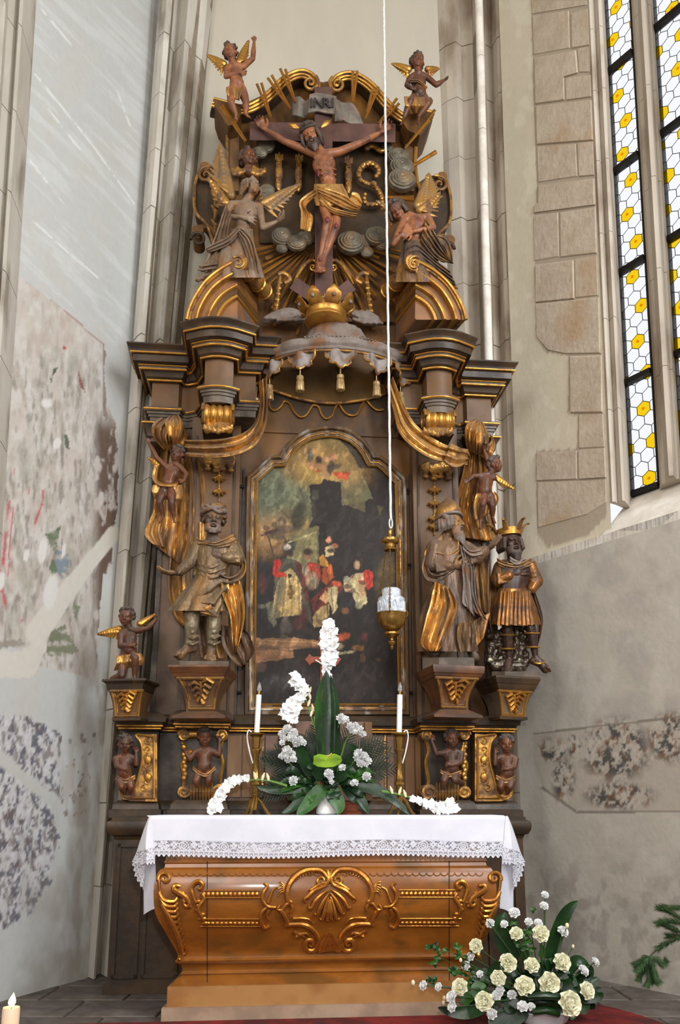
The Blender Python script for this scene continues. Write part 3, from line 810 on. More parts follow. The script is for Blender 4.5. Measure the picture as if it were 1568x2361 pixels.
# scalloped edge under the top mouldings
m = MB()
for i in range(44):
    x = 405+i*16.3
    if x > 1120: break
    p = [TF(x+8*math.cos(a), 2012+7*math.sin(a), .004) for a in np.linspace(0, PI, 9)]
    m.tube(p, .0028, 6)
m.build('scalloped_edge', M_OAK, altar)
def spiral(cx, cy, r, turns, a0, sgn=1, n=40, rend=.12):
    return [(cx+r*(1-(1-rend)*t)*math.cos(a0+sgn*2*PI*turns*t), cy+r*(1-(1-rend)*t)*math.sin(a0+sgn*2*PI*turns*t)) for t in np.linspace(0, 1, n)]
def TFt(mb, pts, r0, r1=None, up=.006, flat=.8, rm=None, seg=8, sm=6):
    """gilded stem on the front: px points, radii in px"""
    pts = catmull(pts, sm) if sm else pts
    n = len(pts); r1 = r0 if r1 is None else r1
    s = .0034
    def rr(t):
        if rm is None: return r0+(r1-r0)*t
        return r0*(1-t)**2+2*rm*t*(1-t)+r1*t*t if True else 0
    mb.tube([TF(x, y, up) for x, y in pts], [max(.0006, rr(i/(n-1))*s) for i in range(n)], seg, True, flat, None)
def mir(pts): return [(2*760-x, y-1-(x-760)*.012*0) for x, y in pts]
def both(fn):
    fn(lambda p: p); fn(mir)
# central cartouche: C-scrolls, palmette, lower scrolls, shell
def cart(T):
    m = MB()
    TFt(m, T([(756, 2022), (748, 2012), (738, 2006), (722, 2005), (705, 2007), (688, 2015), (674, 2028), (665, 2044), (662, 2060), (664, 2076), (672, 2082)]), 4, 5, .010, rm=9)
    TFt(m, T(spiral(742, 2031, 15, 1.4, -PI*.1, 1)), 4.5, 2.2, .008, sm=0)
    TFt(m, T([(755, 2006), (757, 2018), (757, 2030)]), 3, 4, .008)
    m.build('cartouche_scroll', M_GOLDT, altar)
    r = MB()                               # ribs across the c-scroll
    for t in np.linspace(.12, .88, 12):
        a = PI*(1.02+.98*t) if False else None
        x = 730-66*math.sin(t*PI*.5)**1.0; y = 2006+62*(1-math.cos(t*PI*.5))
        r.tube([TF(*T([(x-7*math.cos(t*1.5), y-9*math.sin(1.5*(1-t)))])[0], .012), TF(*T([(x+7*math.cos(t*1.5)*.4, y+8*math.sin(1.5*(1-t)))])[0], .012)], .004, 6)
    r.build('cartouche_rib', M_GOLDW, altar)
    for pts, r_ in (([(757, 2040), (742, 2046), (724, 2054), (711, 2066), (702, 2074), (706, 2082)], 7), ([(757, 2052), (742, 2062), (728, 2076), (720, 2090), (714, 2094), (712, 2088)], 7.5), ([(758, 2060), (746, 2078), (738, 2094), (732, 2106), (724, 2106)], 7.5),
                    ([(758, 2068), (751, 2090), (747, 2108), (742, 2118), (736, 2116)], 7), ([(759, 2074), (758, 2096), (756, 2112), (754, 2124)], 7), ([(756, 2034), (742, 2037), (728, 2044), (716, 2052), (712, 2050)], 4.5)):
        pl_ = MB(); TFt(pl_, T(pts), 2.5, 2.0, .009, rm=r_*1.5, flat=.65); pl_.build('palmette_leaf', M_GOLDT, altar)
    lo = MB()
    TFt(lo, T([(660, 2132), (680, 2131), (700, 2132), (716, 2139), (728, 2152), (734, 2166), (733, 2178)]), 4.5, 4.5, .009, rm=7)
    TFt(lo, T([(676, 2118), (695, 2117), (712, 2120), (722, 2130)]), 4, 2, .006)
    TFt(lo, T(spiral(716, 2177, 18, 1.5, 0, 1)), 5, 2.5, .009, sm=0)
    TFt(lo, T([(676, 2146), (690, 2154), (706, 2152), (716, 2160)]), 5, 2, .006, rm=6)
    TFt(lo, T([(682, 2160), (696, 2158), (708, 2164)]), 4, 1.5, .006)
    lo.build('lower_scroll', M_GOLDT, altar)
    sh = MB()
    for dx in (-22, -14, -6, 0):
        TFt(sh, T([(759+dx*.15, 2150), (759+dx*.6, 2168), (759+dx, 2186), (759+dx*.8, 2193)]), 1.5, 3.5, .016, rm=7)
    sh.build('shell', M_GOLDT, altar)
    sd = MB()                              # side knots and leaves of the cartouche
    TFt(sd, T([(672, 2078), (660, 2086), (650, 2098), (640, 2096), (646, 2086)]), 5, 2.5, .010)
    TFt(sd, T([(648, 2100), (656, 2112), (662, 2126), (660, 2134)]), 5, 5, .009)
    TFt(sd, T([(668, 2082), (674, 2094), (670, 2104)]), 4, 3, .010)
    for k in range(5):
        TFt(sd, T([(660, 2048+k*3), (650, 2036+k*5), (642, 2034+k*8)]), 2.5, 1.2, .006)
    TFt(sd, T([(636, 2092), (618, 2090), (606, 2076), (608, 2058), (616, 2044), (608, 2036)]), 3, 3, .009, rm=6)
    TFt(sd, T([(618, 2082), (624, 2066), (630, 2052), (640, 2046)]), 4, 2, .007)
    TFt(sd, T([(616, 2092), (604, 2104), (602, 2120), (610, 2138), (622, 2134)]), 3, 3, .008, rm=6)
    TFt(sd, T([(622, 2096), (616, 2110), (622, 2122)]), 5, 3, .006)
    sd.build('side_leaf', M_GOLDT, altar)
    pn = MB()                              # beaded panel frame
    for y0, y1, n in ((2056, 2068, 11), (2122, 2134, 11)):
        TFt(pn, T([(456, y0-3), (600, y0-3)]), 1.5, 1.5, .006, sm=4); TFt(pn, T([(462, y1+2), (600, y1+2)]), 1.5, 1.5, .006, sm=4)
    pn.build('panel_bar', M_GOLDT, altar)
    for y0, y1, n in ((2056, 2068, 13), (2124, 2133, 13)):
        for i in range(n):
            x = 470+i*10.2
            b = MB().ell(TF(*T([(x, (y0+y1)/2)])[0], .004), (.0125, .009, .015 if y0 < 2100 else .011), None, 8, 6)
            b.build('bead', M_GOLDT, altar)
    cv = MB()
    TFt(cv, T([(452, 2082), (446, 2066), (442, 2050), (447, 2038), (458, 2033), (467, 2040), (462, 2050), (455, 2046)]), 3, 2.5, .012, rm=8)
    TFt(cv, T([(466, 2060), (470, 2072), (462, 2086), (458, 2098), (464, 2112), (470, 2124)]), 4, 3, .009, rm=6)
    for k in range(6):
        cv.ell(TF(*T([(452+k*3.2*(1 if k > 2 else -.4)+6, 2078+k*10)])[0], .008), (.015, .010, .012), None, 10, 6)
    cv.build('panel_corner', M_GOLDT, altar)
    ac = MB()                              # corner acanthus running down the edge
    TFt(ac, T(spiral(380, 2026, 16, 1.3, PI*.9, 1)), 4.5, 2.5, .010, sm=0)
    TFt(ac, T([(366, 2030), (368, 2050), (372, 2062)]), 4, 2, .008)
    TFt(ac, T([(440, 2092), (430, 2072), (414, 2060), (402, 2052), (404, 2042), (416, 2043)]), 4, 3, .011, rm=9)
    TFt(ac, T([(424, 2078), (424, 2062), (420, 2054)]), 5, 2, .010)
    TFt(ac, T([(440, 2080), (432, 2090), (424, 2084), (428, 2076)]), 5, 3, .012)
    for k in range(11):
        t = k/10
        x0 = 368+46*t**1.3; y0 = 2066+120*t
        TFt(ac, T([(x0-2, y0-10), (x0+10-6*t, y0+9), (x0+34-22*t, y0+12), (x0+42-26*t, y0+2)]), 2.5, 2.0, .010, rm=7-2.5*t, flat=.9)
    TFt(ac, T([(372, 2084), (392, 2120), (410, 2160), (418, 2196), (412, 2214)]), 4, 3, .012, rm=10)
    ac.build('corner_acanthus', M_GOLDT, altar)
both(cart)
unparent_shift(altar)

# ------------------------------------------------------------------ the white cloth with its lace
M_LINEN = mixmat('white_linen', srgb(218, 218, 228), srgb(210, 211, 223), 5, (0.8, 0.9), bump=.05, bscale=160, spec=.2)
ZC = EYE.z-.0225
cloth = MB()
FY = prof[-1][1]-.045
hw = (TC-346)*mA(TC, 1882, FY)
def fpt(px, py, Yb): return WA(px, py, Yb)
P = []
xs = np.linspace(0, 1, 60)
lx, rx = 347, 1170
lace_top = lambda x: 1938+3*math.sin(x/80.0)-(x-350)*.004
for v in np.linspace(0, 1, 10):            # table top, back to front, then the fall
    Yb = BK-.06+(FY+.012-(BK-.06))*v
    row = []
    for s in xs:
        u = -hw+2*hw*s
        row.append(tpt(u, Yb, ZC+.0012*math.sin(s*31+v*5)))
    P.append(row)
for v in np.linspace(0.0, 1, 9)[0:]:
    row = []
    for s in xs:
        x = lx+(rx-lx)*s; u = -hw+2*hw*s
        yy = 1884+(lace_top(x)+2-1884)*v
        Yb = FY-.004*math.sin(s*23)*v-.006*v
        p = WA(x+ (4*(1-2*s))*v*0, yy, Yb)
        row.append(p)
    P.append(row)
cl = cloth.slab(P, Vector((0, .0, -.003))).build('tablecloth', M_LINEN, None, True, 60)
tag(cl, 'white linen altar cloth with a lace border hanging over the table front', 'tablecloth')
# lace: a net of real holes
def lace_solid(s, t):
    """s in px along the edge, t 0 (top) .. 1 (bottom)"""
    y = t*40
    out = np.zeros(s.shape, bool)
    per = 46.0
    ph = (s % per); cxp = ph-per/2
    scal = 36+3*np.cos(s*2*PI/11.5)
    # big flowers, alternately ring or star
    k = np.floor(s/per).astype(int)
    d = np.hypot(cxp, (y-15))
    ang = np.arctan2(y-15, cxp)
    star = (k % 2 == 0)
    out |= (d < 2.2) | ((d > 4.2) & (d < 6.6)) | (~star & (d > 9.5) & (d < 11.5))
    out |= star & (d < 13.5*(0.55+.45*np.abs(np.cos(ang*3)))) & (d > 6) & (np.abs(np.sin(ang*3)) < .8)
    c2 = np.abs(cxp)-per/2
    d2 = np.hypot(c2, y-12)
    out |= ((d2 < 8*(0.5+.5*np.abs(np.cos(np.arctan2(y-12, c2)*2)))) & (d2 > 1.5))
    c3 = np.hypot(np.abs(cxp)-13.5, y-25); out |= (c3 < 3.6) & (c3 > 1.2)
    # leaf sprigs and net bars
    out |= (np.abs((y-6)-4*np.sin(s/7.3)) < 1.0) | (np.abs((y-20)-3*np.sin(s/5.1)) < .9)
    out |= (np.abs(((s+y*.9) % 7.2)-3.6) < .5) & (y < 25) | (np.abs(((s-y*.9) % 7.2)-3.6) < .5) & (y < 25)
    out |= (y < 2.0) | ((y < 3.6) & ((s % 5) < 2.5))
    out |= (np.abs(y-26.5) < 1.3)
    # squares of the scalloped hem
    out |= (y > 26) & (np.abs((s % 11.5)-0) < 1.3) | (y > 26) & (np.abs((s % 11.5)-11.5) < 1.3)
    out |= (np.abs(y-scal) < 1.9)
    sq = (y > 27) & (y < scal)
    out |= sq & (((np.floor(s/.62)+np.floor(y/.62)).astype(int)) % 2 == 0)
    out |= (y < 26) & (((np.floor(s/.62)+np.floor(y/.62)).astype(int)) % 4 == 0)
    return out & (y < scal+1.9)
def lace(name, A, B, len_px, hgt_px, parent, s0=0, ds=.62):
    """strip between polylines A (top) and B (bottom) given as functions of 0..1 -> point"""
    n = int(len_px/ds); m = int(40/ds)
    s = np.arange(n+1)/n
    At = np.array([A(v) for v in s]); Bt = np.array([B(v) for v in s])
    t = np.arange(m+1)/m
    V = At[None]*(1-t)[:, None, None]+Bt[None]*t[:, None, None]
    S, Tt = np.meshgrid((np.arange(n)+.5)/n*len_px+s0, (np.arange(m)+.5)/m)
    sol = lace_solid(S, Tt)
    idx = np.arange((m+1)*(n+1)).reshape(m+1, n+1)
    q = np.stack([idx[:-1, :-1], idx[:-1, 1:], idx[1:, 1:], idx[1:, :-1]], -1)[sol]
    used, inv = np.unique(q, return_inverse=True)
    q = inv.reshape(-1, 4)
    me = bpy.data.meshes.new(name); me.vertices.add(len(used)); me.vertices.foreach_set('co', V.reshape(-1, 3)[used].reshape(-1))
    me.loops.add(q.size); me.loops.foreach_set('vertex_index', q.reshape(-1)); me.polygons.add(len(q)); me.polygons.foreach_set('loop_start', np.arange(0, q.size, 4))
    me.update(calc_edges=True)
    return link(name, me, parent, M_LINEN)
def lA(v): x = lx+8+(rx-lx-16)*v; return WA(x, lace_top(x), FY-.0075)
def lB(v): x = lx+8+(rx-lx-16)*v; return WA(x, lace_top(x)+40, FY-.003)
lace('lace_border', lA, lB, rx-lx-16, 40, cl)
# the two corners and the ends hanging down beside the table
def corner(sg):
    X = (lambda x: x) if sg < 0 else (lambda x: 2*758.5-x-2)
    def g(poly_rows, dep, name, off=.004):
        rows_ = []
        for rw, dd in zip(poly_rows, dep):
            n = 14
            c_ = catmull(rw, 7)
            rows_.append([WA(X(x), y, FY+z) for (x, y), z in zip(c_, np.interp(np.linspace(0, 1, len(c_)), np.linspace(0, 1, len(dd)), dd))])
        MB().slab(rows_, Vector((0, off, 0))).build(name, M_LINEN, cl, True, 70)
    # the flared corner: rows run from the table edge outward-down, columns from crease to outer edge
    g([[(349, 1882), (346, 1881), (343, 1883)], [(351, 1905), (340, 1906), (333, 1908)], [(353, 1932), (337, 1934), (321, 1944)], [(356, 1954), (336, 1958), (314, 1966)]],
      [[-.004, .0, .02], [-.006, -.006, .03], [-.008, -.02, .05], [-.008, -.03, .06]], 'corner_fold')
    g([[(357, 1940), (347, 1945), (338, 1958)], [(358, 1990), (347, 1995), (334, 2000)], [(360, 2045), (346, 2045), (331, 2050)], [(363, 2094), (349, 2098), (331, 2109)]],
      [[.0, .05, .09], [.0, .05, .1], [.0, .05, .1], [.0, .05, .1]], 'end_fall')
    nn = lambda pts, dz: (lambda v: (lambda i, f: WA(X(pts[i][0]*(1-f)+pts[i+1][0]*f), pts[i][1]*(1-f)+pts[i+1][1]*f, FY+dz[i]*(1-f)+dz[i+1]*f))(min(int(v*(len(pts)-1)), len(pts)-2), v*(len(pts)-1)-min(int(v*(len(pts)-1)), len(pts)-2)))
    lace('corner_lace', nn([(356, 1952), (336, 1956), (315, 1964)], [-.009, -.03, .055]), nn([(357, 1992), (338, 1994), (303, 1990)], [-.009, -.035, .06]), 56, 40, cl, 10)
    lace('corner_lace', nn([(336, 1968), (335, 1990), (334, 2004)], [-.028, -.01, .02]), nn([(304, 1990), (311, 2022), (330, 2054)], [.06, .05, .04]), 60, 40, cl, 30)
corner(-1); corner(1)

# red carpet before the altar
M_RUG = mixmat('red_carpet', srgb(128, 34, 30), srgb(84, 24, 24), 5, (0.9, 0.95), lo=.4, hi=.6, bump=.5, bscale=120, c3=srgb(60, 30, 34), s3=6)
pts = [floor_at(x, y, .012) for x, y in ((-110, 2337), (200, 2338), (600, 2345), (1000, 2328), (1150, 2312), (1260, 2306), (1340, 2309), (1420, 2324), (1490, 2345), (1568, 2372), (1640, 2420))]
pts = [Vector((p.x, min(p.y, 4.985+SKEW*p.x) if p.x < 1.2 else p.y, .012)) for p in pts]
pts += [Vector((2.0, 3.2, .012)), Vector((-2.2, 3.2, .012))]
o = MB().prism(pts, (0, 0, -.011)).build('carpet', M_RUG, None, False); tag(o, 'red patterned carpet on the stone floor before the altar', 'carpet')
# ================================================================== the carved altarpiece
M_DARK = mixmat('dark_painted_wood', srgb(70, 52, 34), srgb(44, 33, 23), 5, (0.35, 0.5), bump=.1, dust=srgb(112, 98, 84), dustamt=.35)
M_BROWN = mixmat('brown_marbled_wood', srgb(106, 72, 36), srgb(68, 47, 26), 3, (0.38, 0.5), lo=.35, hi=.65, bump=.06, c3=srgb(122, 80, 32), s3=4, stretch=(1, 1, .6))
M_PIL = mixmat('taupe_wood', srgb(110, 80, 51), srgb(81, 58, 36), 4, (0.42, 0.55), lo=.3, hi=.7, bump=.06, c3=srgb(98, 66, 34), s3=3, dust=srgb(136, 118, 98), dustamt=.3)
M_SLATE = mixmat('grey_blue_painted_wood', srgb(98, 84, 70), srgb(74, 62, 50), 6, (0.4, 0.55), bump=.05, dust=srgb(140, 130, 120), dustamt=.35)
M_GILT = mixmat('fillet_gilding', srgb(208, 152, 66), srgb(150, 96, 44), 14, (0.32, 0.5), (0.85, 0.5), lo=.42, hi=.68, bump=.1, bscale=80, dust=srgb(150, 132, 104), dustamt=.25)
M_MARB = mixmat('pink_grey_marbled_panel', srgb(132, 100, 80), srgb(108, 82, 68), 3, (0.45, 0.55), lo=.35, hi=.65, c3=srgb(96, 80, 70), s3=4)
M_CROSS = mixmat('purple_brown_cross_wood', srgb(92, 64, 55), srgb(75, 51, 46), 6, (0.5, 0.6), bump=.08, dust=srgb(120, 104, 98), dustamt=.3)
M_DRAPE = mixmat('gilded_drapery', srgb(202, 150, 79), srgb(128, 90, 55), 9, (0.32, 0.5), (0.65, 0.2), lo=.40, hi=.58, bump=.6, bscale=17, stretch=(1, 1, .45), c3=srgb(104, 80, 58), s3=6, dust=srgb(176, 162, 144), dustamt=.55)
M_CLOTHG = mixmat('bright_gilded_cloth', srgb(216, 172, 100), srgb(156, 110, 58), 9, (0.28, 0.45), (0.7, 0.35), lo=.42, hi=.62, bump=.5, bscale=17, stretch=(1, 1, .45), dust=srgb(210, 196, 170), dustamt=.45)
M_GREYC = mixmat('grey_painted_carving', srgb(124, 112, 104), srgb(98, 84, 74), 7, (0.5, 0.65), bump=.12, c3=srgb(122, 82, 52), s3=7, dust=srgb(170, 162, 152), dustamt=.5)
M_NICHE = mixmat('ochre_painted_wood', srgb(128, 94, 44), srgb(98, 72, 38), 2.5, (0.45, 0.6), lo=.3, hi=.7, c3=srgb(84, 64, 40), s3=3)

AY = 6.2
def A(px, py, d): return WA(px, py, AY-d)
AO = Vector((0, AY, 0))
def Uof(px, py, d): p = A(px, py, d); return (p-AO).dot(UA)
def plan(u, d): p = AO+UA*u+NA*d; return (p.x, p.y)
def pl3(u, d, z): p = AO+UA*u+NA*d; return Vector((p.x, p.y, z))
def zof(px, py, d): return A(px, py, d).z
ret = thing('altarpiece', 'tall gilded and dark brown baroque altarpiece standing behind the altar table', 'altarpiece', None, tuple(pl3(-.1, 0, 0)))
def ap(name, mb, mat, smooth=True, ang=38, kind=None):
    o = mb.build(name, mat, ret, smooth, ang)
    if kind: o['kind'] = kind
    return o
def prof_at(rows, px, d0): return [(o, zof(px, r, d0+o)) for r, o in rows]
def close_back(pr, depth=.2):              # profile closed at the back
    return pr+[(-depth, pr[-1][1]), (-depth, pr[0][1])]
def bead(pr_pt, r=.008):                   # small round fillet profile
    o, z = pr_pt; return [(o+r*math.cos(a), z+r*math.sin(a)) for a in np.linspace(-PI*.75, PI*.75, 8)]

# ---- main entablature with its breakouts -----------------------------
cpx = 760
def arc_between(u0, u1, d, bulge, n=7): return [(u0+(u1-u0)*t, d+bulge*4*t*(1-t)) for t in np.linspace(0, 1, n)]
uLo0, uLo1 = Uof(349, 930, .10), Uof(411, 935, .10)
uLb0, uLb1 = Uof(472, 860, .48), Uof(538, 860, .48); uLs = Uof(592, 790, .28)
uRo1, uRo0 = Uof(1132, 925, .10), Uof(1076, 930, .10)
uRb1, uRb0 = Uof(1042, 865, .48), Uof(984, 865, .48); uRs = Uof(925, 790, .28)
ent = [(uLo0, -.45), (uLo0, .10), (uLo1, .10), (uLo1+.02, .055), (uLo1+.07, .045), (uLb0-.05, .09), (uLb0-.012, .20), (uLb0, .21), (uLb0, .47)]
ent += arc_between(uLb0, uLb1, .47, .03)[1:-1]+[(uLb1, .47), (uLb1, .28), (uLs, .28), (uLs, .02)]
entR = [(uRs, .02), (uRs, .28), (uRb0, .28), (uRb0, .47)]+arc_between(uRb0, uRb1, .47, .03)[1:-1]
entR += [(uRb1, .47), (uRb1, .21), (uRb1+.012, .20), (uRb1+.05, .09), (uRo0-.07, .045), (uRo0-.02, .055), (uRo0, .10), (uRo1, .10), (uRo1, -.45)]
path = [plan(u, d) for u, d in ent+entR]
pathL = [plan(u, d) for u, d in ent]; pathR = [plan(u, d) for u, d in entR]
R_ = [(930, 0), (922, .004), (914, .006), (913, .016), (906, .016), (905, .026), (898, .028), (897, .04), (888, .04)]
R_fr = [(888, 0), (829, 0)]
R_co = [(829, .0), (828, .022), (822, .028), (816, .045), (806, .056), (799, .068), (797, .082), (786, .090), (784, .10), (779, .112), (778, .132), (761, .134), (760, .142), (756, .146), (752, .148), (747, .155), (741, .168), (736, .178), (733, .178)]
for pth in (pathL, pathR):
    for nm, R, mt in (('architrave', R_, M_SLATE), ('frieze', R_fr, M_PIL), ('cornice', R_co, M_DARK)):
        pr = prof_at(R, 505, .48)
        ap(nm, MB().sweep(close_back(pr, .16), pth), mt, True, 30)
    for r, o in ((893, .041), (825, .028), (797, .084), (788, .092), (757, .148)):
        pr = prof_at([(r, o)], 505, .48)[0]
        ap('gilt_fillet', MB().sweep(bead(pr, .0085 if r != 788 else .006), pth), M_GILT)
zc_top = zof(505, 733, .66); zfr = zof(505, 930, .48)
# fill behind the entablature
for us, ds in (((uLo0+.01, uLs-.01), (-.45, .02)), ((uRs+.01, uRo1-.01), (-.45, .02))):
    m = MB(); lo = [pl3(us[0], ds[0], zfr+.002), pl3(us[1], ds[0], zfr+.002), pl3(us[1], ds[1], zfr+.002), pl3(us[0], ds[1], zfr+.002)]
    m.loft([lo, [Vector((p.x, p.y, zc_top-.01)) for p in lo]]); ap('entablature_core', m, M_DARK, False)

# ---- body: back panel, inner and outer pilasters ---------------------
zp = zof(760, 1662, 0); zt = zfr+.03
def wallbox(u0, u1, d0, d1, z0, z1, bev=0):
    lo = [pl3(u0, d1, z0), pl3(u1, d1, z0), pl3(u1, d0, z0), pl3(u0, d0, z0)]
    return MB().loft([lo, [Vector((p.x, p.y, z1)) for p in lo]])
uc0, uc1 = Uof(540, 1400, 0), Uof(962, 1400, 0)
ap('back_panel', wallbox(uc0-.35, uc1+.35, -.3, 0.0, zp-.02, zt+.4), M_BROWN, False)
# cornice-high panel behind the canopy
ap('canopy_back_board', wallbox(uLs-.02, uRs+.02, -.3, .012, zt-.02, zof(760, 742, .02)), M_BROWN, False)
for (a, b, side) in ((427, 545, 'l'), (958, 1066, 'r')):
    u0, u1 = Uof(a, 1400, .13), Uof(b, 1400, .13)
    ap('pilaster', wallbox(u0, u1, -.05, .13, zp-.02, zfr+.05), M_PIL, False)
    for w in (.016,):
        ap('pilaster_moulding', wallbox(u0+.03, u0+.045, .1, .142, zp+.02, zfr-.1), M_DARK, False)
        ap('pilaster_moulding', wallbox(u1-.045, u1-.03, .1, .142, zp+.02, zfr-.1), M_DARK, False)
for (a, b) in ((362, 424), (1070, 1122)):
    u0, u1 = Uof(a, 1400, .02), Uof(b, 1400, .02)
    ap('outer_pilaster', wallbox(u0, u1, -.45, .02, zp-.02, zfr+.02), M_BROWN, False)
    ap('outer_pilaster_edge', wallbox(u0-.015, u0+.02, -.4, .04, zp-.02, zfr+.02), M_DARK, False)
    ap('outer_pilaster_edge', wallbox(u1-.02, u1+.015, -.4, .04, zp-.02, zfr+.02), M_DARK, False)
# outer capital band under the entablature
for u0, u1 in ((uLo0-.02, uLo1+.01), (uRo0-.01, uRo1+.02)):
    z0 = zof(380, 1012, .1); z1 = zof(380, 975, .1)
    pth = [plan(u0, -.4), plan(u0, .1), plan(u1, .1), plan(u1, -.2)]
    ap('outer_capital', MB().sweep([(-.02, z0), (.0, z0+.02), (.01, z1-.05), (.03, z1-.02), (.03, z1), (-.1, z1), (-.1, z0)], pth), M_DARK, True, 30)
    ap('gilt_fillet', MB().sweep(bead((.032, z1-.014), .008), pth), M_GILT)
    ap('outer_frieze_block', wallbox(u0+.03, u1-.02, -.4, .09, z0-.02, zfr+.02), M_BROWN, False)
# vertical mouldings beside the picture field
for x in (548, 556, 952, 960):
    u = Uof(x, 1400, .03); ap('field_moulding', wallbox(u-.009, u+.009, -.02, .045 if x in (548, 960) else .03, zp, zof(760, 1090, 0)), M_DARK, False)

# ---- scroll capitals under the breakouts ------------------------------
def capital(cx, y0, y1, d, sg):
    """scroll corbel: a fluted roll with spiral ends over hanging acanthus"""
    c = A(cx, y0+26, d-.01); w = 32*mA(cx, y0, AY-d); R = .078
    n = 40; pts = [c+UA*(w*(2*i/n-1)) for i in range(n+1)]
    rr = [R*(.80+.16*abs(math.sin(i/n*PI*4.5))+.14*abs(2*i/n-1)**3) for i in range(n+1)]
    MB().tube(pts, rr, 22).build('capital_roll', M_GOLD, ret)
    for s in (-1, 1):
        e = c+UA*(s*(w+.006))
        q = [e+NA*(r*math.cos(a))+Vector((0, 0, r*math.sin(a))) for a, r in [(t*3.2*PI, R*1.05*(1-.85*t)) for t in np.linspace(0, 1, 40)]]
        MB().tube(q, [.013*(1-.5*i/39) for i in range(40)], 7).build('capital_volute', M_GOLDW, ret)
    m = MB()
    for k in range(7):
        t = (k-3)/3.0; x = cx+22*t
        m.limb([(A(x, y0+44, d), .020), (A(x+t*3, y1-12+6*abs(t), d+.03), .026), (A(x+t*8, y1-2-8*abs(t), d+.05), .018), (A(x+t*10, y1-8-10*abs(t), d+.065), .010)], 8)
    m.limb([(A(cx-24, y0+46, d-.02), .03), (A(cx+24, y0+46, d-.02), .03)], 8)
    blob('capital_acanthus', m, .0065, M_GOLDW, ret, 1)
    ap('capital_block', wallbox(Uof(cx-34, y0, d-.08), Uof(cx+34, y0, d-.08), 0, d-.06, zof(cx, y1-14, d), zfr+.01), M_DARK, False)
capital(503, 932, 998, .44, 1); capital(1010, 945, 1005, .44, -1)

# ---- carved drops on the pilasters -------------------------------------
def drop(cx, ys, d, w=15):
    for y in ys:
        m = MB()
        for k in range(5):
            a = (k-2)*.55
            m.tube([A(cx, y-9, d+.012), A(cx+w*math.sin(a)*.9, y+2-5*abs(k-2)*.4, d+.03), A(cx+w*math.sin(a)*1.15, y+12-6*abs(k-2), d+.012)], [.006, .017, .006], 7, flat=.7)
        m.ell(A(cx, y-8, d+.02), (.016, .016, .014))
        m.build('leaf_drop', M_GOLDW, ret)
    m = MB().tube([A(cx, ys[0]-20, d+.012), A(cx, ys[-1]+18, d+.012)], .006, 6); m.build('drop_stem', M_GOLDW, ret)
drop(505, (1105, 1136, 1168), .13); drop(1002, (1132, 1163, 1198, 1216), .13)
def shellrow(cx, cy, d):
    m = MB()
    for k in range(4):
        x = cx-26+17*k+(2 if k % 2 else 0); y = cy+(3 if k % 2 else -1)
        for j in range(5):
            t = (j-2)/2.0
            m.limb([(A(x, y+18, d), .010), (A(x+t*6, y+2, d+.03), .012), (A(x+t*9, y-12+4*t*t, d+.035), .011), (A(x+t*9+2, y-18+5*t*t, d+.02), .007)], 8)
        m.ell(A(x+3, y-13, d+.03), (.030, .016, .016)); m.ell(A(x, y+18, d+.02), (.026, .02, .016))
    blob('shell_cresting', m, .0055, M_GOLDW, ret, 1)
shellrow(505, 1064, .14); shellrow(1008, 1082, .14)

# ---- picture frame -------------------------------------------------------
inner = [(590, 1622), (591, 1400), (593, 1200), (595, 1110), (634, 1076), (658, 1075), (664, 1068), (672, 1054), (682, 1040), (697, 1026), (717, 1015), (744, 1009), (764, 1008), (785, 1011), (806, 1020), (822, 1033), (835, 1050), (843, 1066), (849, 1075), (869, 1076), (880, 1084), (896, 1100), (910, 1114), (912, 1200), (915, 1400), (918, 1622)]
def frame_sweep(path, profs, d0):
    n = len(path); rings = []
    for i in range(n):
        p0, p1, p2 = path[i-1], path[i], path[(i+1) % n]
        def nrm(a, b):
            dx, dy = b[0]-a[0], b[1]-a[1]; l = math.hypot(dx, dy); return (dy/l, -dx/l)
        n0, n1 = nrm(p0, p1), nrm(p1, p2)
        mx, my = n0[0]+n1[0], n0[1]+n1[1]; k = (mx*n0[0]+my*n0[1]); k = max(k, .5)
        nx, ny = -mx/k*2/2, -my/k*2/2
        rings.append([A(p1[0]+nx*w, p1[1]+ny*w, d0+h) for w, h in profs])
    rings.append(rings[0]); return MB().loft(rings, cap=False)
ar = sum(inner[i][0]*inner[(i+1) % len(inner)][1]-inner[(i+1) % len(inner)][0]*inner[i][1] for i in range(len(inner)))
if ar > 0: inner = inner[::-1]
sgn = 1
def fs(pr): 
    o = frame_sweep(inner, pr, .0); return o
# make sure the profile grows outward
test = frame_sweep(inner, [(0, 0), (10, 0)], 0).v
cx_ = sum((p for p in test[::2]), Vector())/len(test[::2])
if (test[1]-cx_).length < (test[0]-cx_).length: sgn = -1
frame = thing('picture_frame', 'carved picture frame with an arched top, of worn gilt and brown mouldings', 'frame', None, tuple(A(754, 1640, .0)))
def fr(name, pr, mat):
    frame_sweep(inner, [(sgn*w, h) for w, h in pr], .0).build(name, mat, frame, True, 40)
M_FRAME = mixmat('worn_brown_gilt_frame', srgb(136, 108, 76), srgb(92, 78, 68), 10, (0.35, 0.55), (0.45, 0.1), lo=.42, hi=.6, bump=.2, bscale=70, stretch=(1, 1, .35), c3=srgb(176, 168, 158), s3=14)
fr('sight_edge', [(0, .02), (0, .045), (2, .05), (4, .045), (4, .02)], M_GOLD)
fr('frame_moulding', [(4, .02), (4, .04), (7, .035), (9, .03), (12, .045), (15, .05), (17, .04), (19, .06), (22, .072), (25, .068), (27, .05), (27, .0)], M_FRAME)
fr('gilt_line', [(8, .034), (9, .041), (11, .041), (12, .034)], M_GOLDW)
